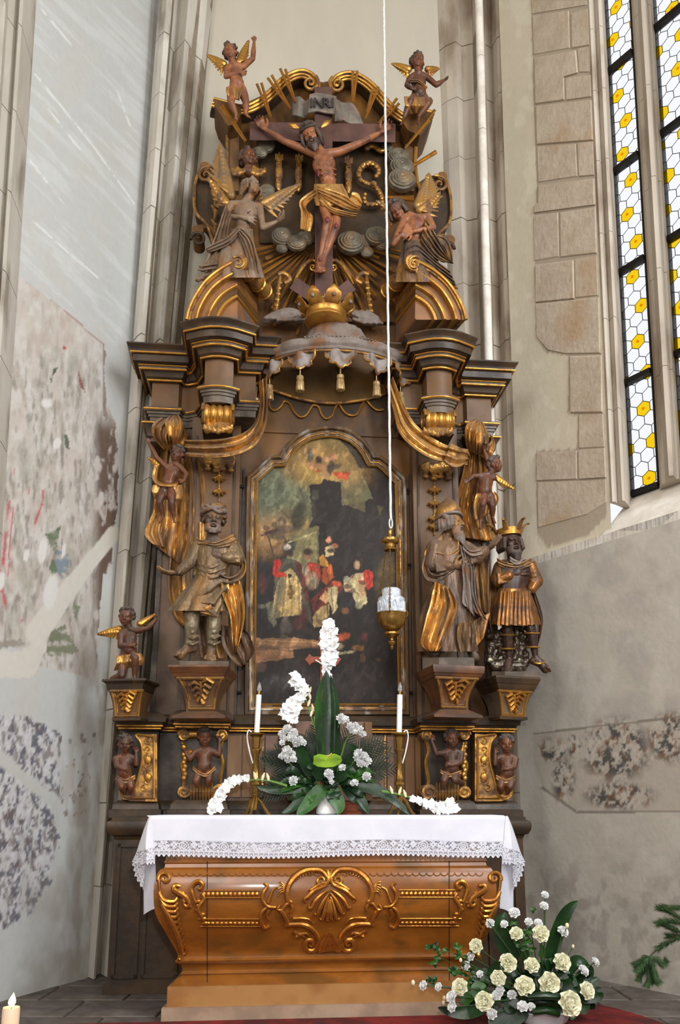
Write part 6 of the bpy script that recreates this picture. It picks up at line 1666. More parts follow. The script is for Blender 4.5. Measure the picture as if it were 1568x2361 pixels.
M_ROCK = mixmat('glazed_dark_rock', srgb(58, 46, 36), srgb(150, 140, 118), 22, (0.2, 0.35), (.3, .6), lo=.55, hi=.68, bump=.6, bscale=26)

class Fig:
    def __init__(s, name, label, d, base, unit, group=None, vox=.0045, cat='statue'):
        s.d = d; s.u = unit; s.vox = vox
        s.m = mA(base[0], base[1], AY-d); s.base = base
        s.root = thing(name, label, cat, group, tuple(A(base[0], base[1], d))); s.mb = MB()
    def P(s, p):                           # (x, y[, depth in px]) -> world
        return A(p[0], p[1], s.d+(p[2] if len(p) > 2 else 0)*s.m)
    def r(s, k): return k*s.u*s.m
    def limb(s, pts, mb=None, seg=12):     # (x, y, dpx, radius px)
        (mb or s.mb).limb([(s.P(p), p[3]*s.m) for p in pts], seg)
    def ell(s, p, r, mb=None, rot=None):
        (mb or s.mb).ell(s.P(p), tuple(v*s.m for v in r), rot)
    def dirv(s, a, b): return (s.P(b)-s.P(a)).normalized()
    def rot(s, yaw=0, pitch=0, roll=0):
        """head frame: X viewer's right, Y outward to the viewer, Z up"""
        R0 = Matrix((UA, NA, Vector((0, 0, 1)))).transposed()
        return R0 @ Matrix.Rotation(math.radians(roll), 3, 'Y') @ Matrix.Rotation(math.radians(-yaw), 3, 'Z') @ Matrix.Rotation(math.radians(-pitch), 3, 'X')
    def head(s, c, yaw=0, pitch=0, roll=0, h=None, child=False):
        h = (h or s.u)*s.m; R = s.rot(yaw, pitch, roll); c0 = s.P(c); m = s.mb
        L = lambda x, y, z: c0+R @ Vector((x*h, y*h, z*h))
        E = lambda x, y, z, r: m.ell(L(x, y, z), tuple(v*h for v in r), R, 14, 9)
        E(0, -.06, .14, (.34, .40, .35)); f = 1.15 if child else 1.0
        E(0, .06, -.14, (.26*f, .28, .30)); E(0, .20, -.40 if not child else -.36, (.10*f, .09, .09))
        for q in (-1, 1):
            E(q*.15*f, .20, -.13, (.11*f, .10, .13)); E(q*.125, .285, .03, (.065, .05, .04)); E(q*.34, -.02, -.02, (.04, .08, .11)); E(q*.05, .37, -.12, (.035, .04, .03))
            m.cap_(L(q*.05, .33, .10), .042*h, L(q*.21, .25, .10), .034*h, 8)
        m.cap_(L(0, .33, .08), .035*h, L(0, .42 if not child else .39, -.11), .05*h, 8)
        m.cap_(L(-.075, .325, -.235), .024*h, L(.075, .325, -.235), .024*h, 8); m.cap_(L(-.055, .32, -.272), .030*h, L(.055, .32, -.272), .028*h, 8)
        s.hd = (c0, R, h); return s
    def hair(s, n=60, lo=.02, size=.085, mat=None, seed=1, front=.22, long_=0.0, name='hair'):
        c0, R, h = s.hd; rn = random.Random(seed); m = MB()
        m.ell(c0+R @ Vector((0, -.09*h, .17*h)), (.355*h, .40*h, .355*h), R)
        k = 0
        while k < n:
            a = rn.uniform(0, 2*PI); z = rn.uniform(-.5, 1)
            x = math.cos(a)*math.sqrt(max(0, 1-z*z)); y = math.sin(a)*math.sqrt(max(0, 1-z*z))
            if y > front and z < .62: continue
            if y > 0 and z < -.1: continue
            p = Vector((x*.36, y*.42-.07, z*.38+.15))
            t = Vector((-y, x, rn.uniform(-.6, .2)-.3)).normalized()
            q = p+t*.12
            m.limb([(c0+R @ (p*h), size*h*.8), (c0+R @ ((p+t*.06+p.normalized()*.03)*h), size*h), (c0+R @ (q*h), size*h*.6)], 8); k += 1
        if long_:
            for q in (-1, 1):
                for j in range(5):
                    y0 = -.30+.11*j
                    m.limb([(c0+R @ Vector((q*.33*h, y0*h, .1*h)), .08*h), (c0+R @ Vector((q*(.38+.03*(j % 2))*h, (y0+.03)*h, -.2*h)), .085*h), (c0+R @ Vector((q*.34*h, (y0-.02)*h, -long_*h)), .05*h)], 8)
        blob(name, m, max(.0042, s.vox*.9), mat or M_HAIR, s.root, 1)
    def beard(s, L=.35, w=.26, mat=None, n=16, th=1.0):
        c0, R, h = s.hd; m = MB(); rn = random.Random(5)
        for i in range(n):
            t = i/(n-1)*2-1
            x = w*math.sin(t*1.5); y = .30*math.cos(t*1.35)+.02
            z0 = -.22 if abs(t) > .35 else -.37
            ln = L*(1-.6*abs(t))
            m.limb([(c0+R @ Vector((x*h, y*h, z0*h)), .055*h*th), (c0+R @ Vector((x*.95*h, (y+.05)*h, (-.38-.3*ln)*h)), .068*h*th), (c0+R @ Vector(((x*.6+rn.uniform(-.04, .04))*h, (y+.05)*h, (-.42-ln)*h)), .04*h)], 8)
        for q in (-1, 1): m.limb([(c0+R @ Vector((q*.02*h, .37*h, -.19*h)), .035*h), (c0+R @ Vector((q*.11*h, .32*h, -.23*h)), .032*h), (c0+R @ Vector((q*.15*h, .27*h, -.34*h)), .03*h)], 8)
        blob('beard', m, max(.004, s.vox*.8), mat or M_HAIR, s.root, 1)
    def hand(s, w, tip, L, nrm=(0, 0, 1), curl=.5, spread=.22, thumb=1, r0=None):
        """wrist point, direction point, length px; nrm palm normal in (x right, depth, up)"""
        p = s.P(w); d = (s.P(tip)-p).normalized(); n = UA*nrm[0]+NA*nrm[1]+Vector((0, 0, nrm[2]))
        n = (n-d*n.dot(d)).normalized(); sd = d.cross(n)*thumb; L = L*s.m; m = s.mb
        m.ell(p+d*L*.28, (L*.22, L*.30, L*.13), Matrix((sd, d, n)).transposed(), 12, 8)
        for i in range(4):
            a = (i-1.5); ln = (.88, 1.0, .95, .74)[3-i]
            dd_ = (d+sd*(-a*spread)).normalized(); b = p+d*L*.46+sd*(-a*L*.13)
            c1 = (dd_*math.cos(curl*.7)+n*math.sin(curl*.7)); c2 = (dd_*math.cos(curl*1.9)+n*math.sin(curl*1.9))
            q1 = b+c1*L*.27*ln; q2 = q1+c2*L*.24*ln
            m.limb([(b, L*.075), (q1, L*.068), (q2, L*.052)], 8)
        b = p+d*L*.18+sd*L*.18; q1 = b+(d*.6+sd*.75+n*.15).normalized()*L*.24; q2 = q1+(d*.9+sd*.35+n*.3).normalized()*L*.2
        m.limb([(b, L*.085), (q1, L*.075), (q2, L*.055)], 8)
    def foot(s, an, toe, L, w=.17, mb=None):
        p = s.P(an); q = s.P(toe); L = L*s.m; m = mb or s.mb; d = (q-p); d.normalize()
        heel = p-d*L*.15-Vector((0, 0, L*.16))
        m.limb([(p, L*.15), (heel, L*.14)]); m.limb([(p+d*L*.1, L*.15), (p+d*L*.42-Vector((0, 0, L*.1)), L*.15), (q-d*L*.12, L*.11)])
        m.limb([(heel, L*.13), (q-d*L*.2, L*.12)])
        sd = d.cross(Vector((0, 0, 1)))
        sd = sd.normalized() if sd.length > .1 else UA
        for i in range(5): m.limb([(q-d*L*.12+sd*((i-2)*L*.075), L*.055), (q+d*L*(.06-.03*abs(i-1))+sd*((i-2)*L*.085), L*.05)], 8)
    def body(s, name='body', mat=None, vox=None, sm=2):
        return blob(name, s.mb, vox or s.vox, mat or M_FLESH, s.root, sm)
    def wing(s, root, tip, low, n=7, w=6, d0=-6, d1=-14, mat=None, rows=2):
        """feathers from the arm of the wing (root->tip) trailing toward low"""
        m = MB()
        m.limb([(s.P((*root, d0)), w*.95*s.m), (s.P(((root[0]+tip[0])/2, (root[1]+tip[1])/2, (d0+d1)/2)), w*.8*s.m), (s.P((root[0]+(tip[0]-root[0])*.8, root[1]+(tip[1]-root[1])*.8, d1)), w*.5*s.m)])
        for rr in range(rows):
            for i in range(n):
                t = (i+.5*rr)/(n-1) if n > 1 else 0
                ax, ay = root[0]+(tip[0]-root[0])*t*.75, root[1]+(tip[1]-root[1])*t*.75
                k = t**.8
                ex = low[0]*(1-k)+tip[0]*k; ey = low[1]*(1-k)+tip[1]*k
                sh = 1-.42*rr
                bx, by = ax+(ex-ax)*sh, ay+(ey-ay)*sh
                dz = d0+(d1-d0)*t+rr*w*.5
                p0, p1, p2 = s.P((ax, ay, dz)), s.P(((ax+bx)/2, (ay+by)/2, dz+w*.2)), s.P((bx, by, dz-w*.2))
                m.tube([p0, (p0+p1)/2, p1, (p1+p2)/2, p2], [w*.40*s.m, w*.5*s.m, w*.5*s.m, w*.42*s.m, w*.16*s.m], 8, True, .45, NA)
        o = blob('wing', m, max(.0042, s.vox*.85), mat or M_GOLD, s.root, 1); return o
    def robe(s, secs, nf, amp, mat, name='robe', ph=0.0, nth=96, vox=None, grow=1.0):
        """closed skirt or tunic: sections (cx, cy, rx, rd, dpx), folds growing towards the hem"""
        cs = catmull(secs, 6); n = len(cs); rings = []
        for j, (cx, cy, rx, rd, dp) in enumerate(cs):
            t = j/(n-1); r = []
            for k in range(nth):
                th = 2*PI*k/nth
                f = math.sin(nf*th+ph+1.1*math.sin(2*th+ph)+.8*t)+.5*math.sin(nf*1.7*th+2.1*ph+t)
                a = 1+amp*(t**grow*.9+.1)*f
                r.append(s.P((cx+rx*a*math.cos(th), cy, dp+rd*a*math.sin(th))))
            rings.append(r)
        return MB().loft(rings).build(name, mat, s.root, True, 80)
    def strip(s, name, Ap, Bp, dA, dB, nf, amp, mat, nu=26, nv=30, ph=0.0, th=.010):
        return strip(name, Ap, Bp, [s.d+v*s.m for v in dA], [s.d+v*s.m for v in dB], nf, amp*s.m, mat, s.root, nu, nv, ph, th)
    def done(s): unparent_shift(s.root)

def putto(f, J, hm=(0, 0, 0), mat=None, hairn=46, sm=2, fat=1.0, hands=True):
    """child figure from joints in px: head, neck, sl, sr, chest, belly, hips l/r, elbows, wrists, knees, ankles, toes"""
    u = f.u
    f.head(J['head'], *hm, child=True)
    hx = J['head']; nk = J['neck']
    f.limb([(hx[0], hx[1]+u*.2, hx[2] if len(hx) > 2 else 0, u*.2), (nk[0], nk[1], nk[2] if len(nk) > 2 else 0, u*.2)])
    g = lambda k: J[k] if len(J[k]) > 2 else (*J[k], 0)
    ch, be = g('chest'), g('belly')
    f.ell(ch, (u*.42*fat, u*.30, u*.40)); f.ell(be, (u*.40*fat, u*.36, u*.38)); 
    f.limb([(*ch, u*.34), (*be, u*.36)])
    for q in ('l', 'r'):
        sh, el, wr = g('s'+q), g('e'+q), g('w'+q)
        f.limb([(*nk[:2], 0, u*.17), (*sh, u*.17), (*el, u*.14), ((el[0]*.6+wr[0]*.4), (el[1]*.6+wr[1]*.4), (el[2]*.6+wr[2]*.4), u*.145), (*wr, u*.085)])
        if hands and 't'+q in J: f.hand(wr, J['t'+q], u*.44, J.get('n'+q, (0, 1, 0)), J.get('c'+q, .5), .25, J.get('th'+q, 1))
        hp, kn, an = g('h'+q), g('k'+q), g('a'+q)
        f.limb([(*be, u*.3), (*hp, u*.27), ((hp[0]+kn[0])/2, (hp[1]+kn[1])/2, (hp[2]+kn[2])/2+1, u*.25), (*kn, u*.19), (kn[0]*.6+an[0]*.4, kn[1]*.6+an[1]*.4, kn[2]*.6+an[2]*.4-1, u*.19), (*an, u*.11)])
        if 'f'+q in J: f.foot(an, J['f'+q], u*.5)
    f.body('body', mat, sm=sm)
    f.hair(hairn, size=.09, seed=int(hx[0]))

PUT = 'carved putti of the altarpiece'
# --- top left: standing, one arm flung up
f = Fig('cherub_statue', 'winged cherub with one arm flung up, standing on the top of the altarpiece', .24, (556, 272), 43)
putto(f, dict(head=(531, 121, 4), neck=(538, 147), sl=(523, 160, 4), sr=(560, 155), chest=(543, 168), belly=(546, 192, 3), el=(521, 176, 12), wl=(554, 167, 20), tl=(572, 170, 20), nl=(0, 1, -.3),
     er=(583, 135), wr=(586, 98), tr=(584, 72), nr=(-.6, 1, 0), hl=(535, 211), kl=(532, 236, 8), al=(544, 263), fl=(544, 274, 12), hr=(558, 208), kr=(567, 234, 4), ar=(567, 262), fr=(577, 272, 10), cr=.25), (-8, 5, -8), M_FLESHR)
f.strip('loincloth', [(522, 200), (521, 208), (527, 222)], [(560, 196), (558, 208), (552, 230)], [10, 14, 12], [10, 12, 8], 2.2, 2.5, M_DRAPE, 20, 14)
f.wing((516, 148), (476, 126), (508, 174), 8, 9); f.wing((550, 144), (574, 92), (574, 136), 8, 9); f.done()
# --- top right: seated
f = Fig('cherub_statue', 'dark winged cherub seated on the right end of the top moulding, arm held out', .24, (960, 282), 43)
putto(f, dict(head=(963, 143, 4), neck=(965, 169), sl=(945, 180), sr=(985, 178), chest=(965, 189), belly=(966, 214, 3), el=(938, 196, 2), wl=(950, 205, 18), tl=(966, 200, 22), er=(1006, 196, 4), wr=(1022, 186, 6), tr=(1040, 178, 10), nr=(0, .3, 1), cr=.6,
     hl=(954, 229), kl=(946, 234, 24), al=(932, 270, 14), fl=(924, 288, 22), hr=(978, 229), kr=(987, 238, 26), ar=(966, 268, 14), fr=(964, 285, 22)), (4, 0, 4))
f.strip('sash', [(944, 182), (966, 184), (986, 200)], [(946, 190), (966, 190), (982, 206)], [14, 20, 12], [14, 20, 12], 1.2, 1.5, M_DRAPE, 10, 16)
f.strip('thigh_drape', [(932, 222), (934, 236), (944, 262)], [(994, 224), (998, 236), (980, 256)], [22, 30, 10], [20, 30, 16], 3, 3, M_DRAPE, 22, 14)
f.wing((942, 160), (902, 146), (938, 184), 8, 9); f.wing((986, 160), (1014, 158), (994, 180), 7, 8); f.done()
# --- kneeling left
f = Fig('cherub_statue', 'kneeling winged cherub raising one arm, on the left outer pedestal', .40, (295, 1572), 46)
putto(f, dict(head=(291, 1423, 5), neck=(298, 1450), sl=(279, 1462, 3), sr=(314, 1455), chest=(297, 1474), belly=(298, 1498, 3), el=(277, 1490, 8), wl=(302, 1489, 20), tl=(318, 1482, 22), er=(340, 1449, 4), wr=(360, 1428, 2), tr=(364, 1406, 0), cr=.3, nr=(-1, .4, 0),
     hl=(284, 1518), kl=(281, 1558, 16), al=(258, 1564, -8), fl=(246, 1574, -14), hr=(308, 1514), kr=(312, 1518, 26), ar=(310, 1558, 18), fr=(312, 1571, 30)), (-6, 8, 4), M_FLESH)
f.strip('loincloth', [(268, 1512), (270, 1524), (262, 1546)], [(326, 1506), (332, 1520), (328, 1534)], [16, 22, 0], [22, 26, 20], 3, 3, M_DRAPE, 22, 14)
f.wing((276, 1450), (223, 1463), (268, 1476), 8, 9); f.wing((322, 1438), (362, 1414), (330, 1450), 7, 8); f.done()
# --- left drapery putto
f = Fig('cherub_statue', 'dark cherub hanging in the gilt drapery on the left, one arm raised', .28, (388, 1206), 42)
putto(f, dict(head=(408, 1047, 5), neck=(403, 1070), sl=(384, 1078), sr=(416, 1078), chest=(396, 1092), belly=(387, 1114, 4), el=(362, 1056, 3), wl=(345, 1024, 3), tl=(334, 1006, 3), nl=(.4, 1, 0), cl=.5, er=(430, 1094, 4), wr=(424, 1108, 14), tr=(414, 1112, 20),
     hl=(376, 1132, 2), kl=(367, 1158, 12), al=(376, 1188), fl=(368, 1206, 8), hr=(395, 1130, 4), kr=(396, 1160, 14), ar=(401, 1190, 4), fr=(402, 1205, 14)), (-18, 6, 8), M_FLESH)
f.strip('sash', [(356, 1070), (350, 1100), (364, 1118), (400, 1122), (412, 1116)], [(366, 1074), (362, 1102), (372, 1112), (398, 1114), (410, 1108)], [6, 4, 14, 20, 10], [8, 8, 18, 22, 10], 1.2, 1.5, M_DRAPE, 10, 24)
f.strip('loincloth', [(352, 1118), (350, 1130), (356, 1150)], [(420, 1118), (422, 1140), (418, 1152)], [10, 12, 0], [12, 8, 4], 3, 2.5, M_DRAPE, 20, 12)
f.wing((370, 1070), (340, 1054), (356, 1086), 6, 7); f.done()
# --- right drapery putto
f = Fig('cherub_statue', 'dark cherub hanging in the gilt drapery on the right, head turned away', .28, (1120, 1206), 42)
putto(f, dict(head=(1142, 1072, 5), neck=(1132, 1092), sl=(1108, 1098), sr=(1138, 1102), chest=(1120, 1110), belly=(1118, 1132, 4), el=(1092, 1098, 4), wl=(1080, 1108, 8), tl=(1072, 1114, 10), er=(1126, 1066, 6), wr=(1117, 1040, 4), tr=(1112, 1022, 0), nr=(-1, .4, 0),
     hl=(1116, 1146, 4), kl=(1113, 1164, 16), al=(1108, 1196, 4), fl=(1107, 1220, 8), hr=(1130, 1146, 2), kr=(1135, 1166, 10), ar=(1136, 1190, 0), fr=(1142, 1206, 6)), (42, 10, -14), M_FLESH)
f.strip('loincloth', [(1098, 1138), (1092, 1166), (1096, 1200)], [(1142, 1134), (1150, 1152), (1136, 1180)], [14, 8, 0], [10, 6, 2], 3, 3, M_DRAPE, 20, 14)
f.wing((1142, 1100), (1190, 1130), (1160, 1124), 7, 8); f.done()
# --- the four cherubs of the predella
def herm_cherub(label, X, hx, hy, d, pose):
    f = Fig('cherub_statue', label, d, (X(hx), 1800), 43); sx = 1 if X(1) > X(0) else -1
    a, b = ('l', 'r') if sx > 0 else ('r', 'l')
    q = lambda x, y, z=0: (X(hx+x), hy+y, z)
    J = dict(head=q(0, 0, 6), neck=q(0, 25), chest=q(-1, 42), belly=q(-1, 66, 3))
    J['s'+a] = q(-22, 34); J['s'+b] = q(22, 34); J['h'+a] = q(-12, 82); J['h'+b] = q(10, 82)
    for k, v in pose.items(): J[k[0]+(a if k[1] == 'l' else b)] = q(*v)
    putto(f, J, (10*sx, 6, 0), M_FLESH)
    return f, q
f, q = herm_cherub('dark cherub with one arm up in the carved block under the left king', lambda x: x, 472, 1700, .44,
    dict(el=(-34, 50, 2), wl=(-42, 40, 8), tl=(-46, 28, 10), er=(34, 40, 4), wr=(34, 12, 2), tr=(34, -6, 0), kl=(-20, 100, 14), al=(-18, 112, 6), kr=(10, 98, 14), ar=(8, 112, 4)))
f.strip('loincloth', [q(-28, 66)[:2], q(-10, 80)[:2], q(6, 82)[:2], q(24, 66)[:2]], [q(-28, 74)[:2], q(-10, 88)[:2], q(6, 90)[:2], q(26, 74)[:2]], [8, 18, 18, 8], [8, 18, 18, 8], 1.2, 1.5, M_DRAPE, 10, 20)
f.wing(q(-20, 36)[:2], q(-46, 30)[:2], q(-36, 60)[:2], 6, 6); f.done()
f, q = herm_cherub('dark cherub leaning on one elbow in the carved block under the mitred king', lambda x: x, 1042, 1704, .44,
    dict(el=(-36, 34, 6), wl=(-46, 6, 6), tl=(-44, -8, 6), er=(20, 54, 10), wr=(0, 60, 20), tr=(-12, 58, 20), kl=(-18, 96, 16), al=(-22, 112, 6), kr=(6, 94, 20), ar=(26, 102, 10)))
f.strip('loincloth', [q(-26, 70)[:2], q(-6, 80)[:2], q(22, 72)[:2]], [q(-26, 78)[:2], q(-6, 88)[:2], q(22, 80)[:2]], [10, 18, 10], [10, 18, 10], 1.2, 1.5, M_DRAPE, 10, 16)
f.wing(q(20, 38)[:2], q(28, 6)[:2], q(30, 44)[:2], 5, 6); f.done()
for lab, hx, sgn in (('small dark cherub at the left outer gilt console, seen from the side', 288, 1), ('small dark cherub at the right outer gilt console, seen from the side', 1168, -1)):
    X = (lambda x, h=hx, g=sgn: h+g*(x-h))
    f, q = herm_cherub(lab, X, hx, 1716, .36, dict(el=(-18, 52, 10), wl=(0, 58, 18), tl=(8, 56, 20), er=(26, 46, 4), wr=(26, 22, 4), tr=(24, 8, 4), kl=(-8, 98, 16), al=(-2, 112, 2), kr=(14, 98, 10), ar=(14, 112, 0)))
    f.strip('loincloth', [q(-20, 72)[:2], q(2, 80)[:2], q(24, 70)[:2]], [q(-20, 80)[:2], q(2, 90)[:2], q(24, 80)[:2]], [10, 16, 6], [10, 16, 6], 1.2, 1.5, M_DRAPE, 10, 14); f.done()
# relief cherub head on the attic, part of the altarpiece
f = Fig('tmp', 'x', .10, (572, 372), 50); f.head((574, 366, 4), 18, -4, 0, child=True); f.limb([(574, 385, 0, 11), (574, 396, 0, 12)]); o = f.body('cherub_head', M_FLESH); o.parent = ret
f.hair(50, size=.1, seed=3); 
for o in list(f.root.children): o.parent = ret
m = MB()
for q in range(9):
    a = -.2+q*.43; m.limb([(f.P((574-26+q*6.5, 388+6*math.sin(q), 2)), 5*f.m), (f.P((574-34+q*8.6, 398+5*math.sin(q*1.1+1), 4)), 6*f.m), (f.P((574-38+q*9.4, 396-abs(q-4)*2, 0)), 3*f.m)])
blob('wing_ruff', m, .006, M_GOLDW, ret, 1)
bpy.data.objects.remove(f.root)
m = MB()
for q in range(7): m.ell(A(846+q*6.5, 342-6*math.sin(q*.9), .08), (.026, .02, .022))
blob('gilt_puff', m, .006, M_GOLDW, ret, 1)
# ================================================================== the larger figures
def adult(f, J, bare=True, rk=1.0, torso=True):
    u = f.u; g = lambda k: J[k] if len(J[k]) > 2 else (*J[k], 0)
    nk = g('neck'); hd = g('head')
    f.limb([(hd[0], hd[1]+u*.2, hd[2]-2, u*.18), (*nk, u*.20)])
    ch, wa, pe = g('chest'), g('waist'), g('pelvis')
    f.ell(ch, (u*.56*rk, u*.34, u*.50)); f.limb([(*nk, u*.2), (ch[0], ch[1]-u*.2, ch[2], u*.36*rk)]); f.limb([(*ch, u*.40*rk), (*wa, u*.36*rk), (*pe, u*.42*rk)])
    for q in ('l', 'r'):
        sh, el, wr = g('s'+q), g('e'+q), g('w'+q)
        f.limb([((nk[0]+ch[0])/2, (nk[1]+ch[1])/2-u*.05, ch[2], u*.22), (*sh, u*.20*rk)])
        f.limb([(*sh, u*.20*rk), ((sh[0]+el[0])/2, (sh[1]+el[1])/2, (sh[2]+el[2])/2+1, u*.185*rk), (*el, u*.145*rk), (el[0]*.65+wr[0]*.35, el[1]*.65+wr[1]*.35, el[2]*.65+wr[2]*.35, u*.155*rk), (*wr, u*.09*rk)])
        if 't'+q in J: f.hand(wr, J['t'+q], u*.72, J.get('n'+q, (0, 1, 0)), J.get('c'+q, .5), .2, J.get('th'+q, 1))
        if 'k'+q in J:
            hp, kn, an = g('h'+q), g('k'+q), g('a'+q)
            f.limb([(*pe, u*.36*rk), (*hp, u*.31*rk), ((hp[0]+kn[0])/2, (hp[1]+kn[1])/2, (hp[2]+kn[2])/2+2, u*.27*rk), (*kn, u*.20*rk), (kn[0]*.68+an[0]*.32, kn[1]*.68+an[1]*.32, kn[2]*.68+an[2]*.32-2, u*.20*rk), (kn[0]*.3+an[0]*.7, kn[1]*.3+an[1]*.7, kn[2]*.3+an[2]*.7-1, u*.14*rk), (*an, u*.105*rk)])
            if 'f'+q in J: f.foot(an, J['f'+q], u*1.0)

# ---- the crucified figure
f = Fig('crucified_figure', 'carved crucified figure with a gilt loincloth, nailed to the purple brown cross', .27, (748, 630), 58)
J = dict(head=(716, 313, 16), neck=(733, 343, 6), chest=(747, 380, 2), waist=(757, 420, 2), pelvis=(760, 450, 2), sl=(706, 346, 0), el=(655, 326, -4), wl=(614, 300, -10), tl=(596, 280, -10), nl=(0, 1, 0), cl=.7,
         sr=(782, 350, 0), er=(836, 328, -4), wr=(878, 305, -10), tr=(896, 290, -10), nr=(0, 1, 0), cr=.7, thr=-1,
         hl=(746, 462, 2), kl=(755, 508, 18), al=(738, 596, -4), fl=(735, 626, 2), hr=(778, 462, 2), kr=(775, 520, 12), ar=(746, 600, -8), fr=(741, 628, -2))
f.head(J['head'], -22, 22, -16, 58); adult(f, J, rk=.86)
for y, w in ((372, 21), (384, 22), (396, 20), (407, 17)):       # ribs and breast
    for q in (-1, 1): f.limb([(750+q*3+(y-372)*.2, y, 20, 2.2), (750+q*w*.6+(y-372)*.2, y+5, 18, 2.6), (750+q*w+(y-372)*.2, y+7, 8, 2.2)], seg=8)
for q in (-1, 1): f.ell((746+q*12, 364, 14), (12, 6, 9))
f.ell((757, 428, 14), (13, 7, 12)); f.body('body', M_FLESHR, .0048, 1)
f.hair(80, size=.075, seed=4, long_=.42); f.beard(.28, .22, n=12)
m = MB(); c0, R, h = f.hd                                   # crown of thorns
for k in range(3): m.tube([c0+R @ Vector((.37*h*math.cos(a), (.42*math.sin(a)-.06)*h, (.26+.03*math.sin(a*5+k*2))*h)) for a in np.linspace(0, 2*PI, 40)], .028*h, 6)
blob('thorn_crown', m, .004, M_HAIR, f.root, 0)
M_BLOOD = flatmat('painted_wound', srgb(104, 34, 36), .5)
for x, y, dp, rx, ry in ((734, 398, 22, 3, 11), (755, 506, 30, 5, 7), (775, 520, 24, 4, 6), (738, 598, 8, 4, 5)): f.root and MB().ell(f.P((x, y, dp)), (rx*f.m, 3*f.m, ry*f.m)).build('wound', M_BLOOD, f.root)
for cx, cy, a0 in ((690, 296, 205), (741, 294, -42)):       # tufts of gilt rays at the head
    m = MB()
    for k in range(5):
        a = math.radians(a0+(k-2)*9 if cx < 700 else a0+(k-2)*9); L = 30-4*abs(k-2)
        m.tube([f.P((cx, cy, 6)), f.P((cx+math.cos(a)*L*.6, cy+math.sin(a)*L*.6*(.9), 8)), f.P((cx+math.cos(a)*L, cy+math.sin(a)*L*.9, 4))], [2.2*f.m, 2.6*f.m, .6*f.m], 6)
    m.build('halo_ray', M_GOLD, f.root)['kind'] = 'stuff'
f.robe([(757, 424, 33, 22, 0), (760, 440, 37, 26, 2), (764, 458, 40, 27, 3), (766, 474, 38, 24, 3)], 7, .07, M_CLOTHG, 'loincloth')
f.strip('loincloth_fold', [(732, 428), (760, 436), (795, 450), (822, 470), (834, 474)], [(734, 446), (760, 462), (790, 478), (816, 486), (830, 484)], [26, 32, 30, 20, 14], [26, 32, 30, 20, 14], 3, 3, M_CLOTHG)
f.strip('loincloth_fold', [(738, 450), (764, 476), (800, 488), (824, 492)], [(736, 468), (762, 488), (796, 498), (820, 502)], [26, 30, 26, 18], [24, 26, 24, 16], 2, 2.5, M_CLOTHG)
f.strip('loincloth_end', [(726, 436), (704, 450), (690, 466), (694, 490), (692, 526)], [(730, 452), (716, 462), (706, 478), (722, 500), (716, 534)], [14, 8, 8, 6, 6], [14, 10, 10, 8, 6], 2, 4, M_CLOTHG)
f.strip('loincloth_end', [(812, 442), (826, 446), (836, 466)], [(806, 462), (818, 474), (832, 476)], [16, 16, 12], [18, 18, 12], 1.5, 4, M_CLOTHG, 18, 18)
f.done()

# ---- grey angel at the left
f = Fig('angel_statue', 'dusty grey winged angel looking up at the cross, on the left pediment', .42, (545, 640), 54)
J = dict(head=(581, 434, 8), neck=(570, 462, 4), chest=(564, 492, 4), waist=(560, 530, 2), pelvis=(548, 560, 2), sl=(534, 472, 0), el=(516, 502, 2), wl=(556, 500, 24), tl=(580, 502, 26), nl=(0, -1, .2), cl=.3, sr=(598, 478, 4), er=(606, 526, 8), wr=(636, 512, 10), tr=(656, 498, 12), nr=(-.3, 0, 1), cr=.5,
         hl=(536, 575, 6), kl=(528, 600, 34), al=(490, 630, 0), hr=(562, 575, 8), kr=(578, 606, 30), ar=(560, 640, 0))
f.head(J['head'], 34, -22, 10, 54); adult(f, J, rk=.9); f.foot((466, 640, 0), (452, 646, 6), 30); f.limb([(490, 630, 0, 8), (466, 638, 0, 6)])
f.body('body', M_GREYF, .0055, 2); f.hair(60, size=.09, seed=8, mat=M_GREYF, long_=.35)
f.robe([(556, 528, 27, 22, 2), (550, 552, 34, 28, 4), (545, 580, 44, 36, 8), (545, 610, 52, 40, 8), (548, 640, 56, 36, 6)], 9, .08, M_GREYF, 'robe')
f.strip('mantle', [(520, 470), (504, 520), (492, 552), (474, 600), (456, 622)], [(536, 500), (530, 540), (536, 580), (530, 612), (520, 636)], [8, 16, 18, 14, 4], [20, 30, 36, 30, 20], 4, 4, M_GREYF)
f.strip('mantle_fold', [(548, 522), (520, 548), (482, 566), (474, 574)], [(556, 534), (530, 562), (494, 578), (478, 580)], [30, 36, 30, 20], [32, 40, 32, 22], 2, 3, M_GREYF, 16, 22)
f.strip('mantle_fold', [(556, 526), (580, 548), (592, 590), (598, 628)], [(546, 534), (562, 570), (572, 610), (574, 634)], [26, 32, 30, 24], [34, 40, 42, 34], 3, 4, M_GREYF)
f.strip('robe_hem', [(530, 606), (500, 606), (458, 612)], [(528, 624), (496, 622), (464, 626)], [30, 24, 8], [26, 20, 6], 1.5, 3, M_GREYF, 14, 18)
f.wing((534, 452), (506, 330), (474, 412), 10, 12, -10, -16, M_WINGG); f.wing((524, 470), (480, 410), (494, 474), 7, 10, -4, -6, M_GOLDW)
f.wing((606, 470), (694, 424), (640, 502), 10, 12, -14, -22, M_WINGG); f.done()

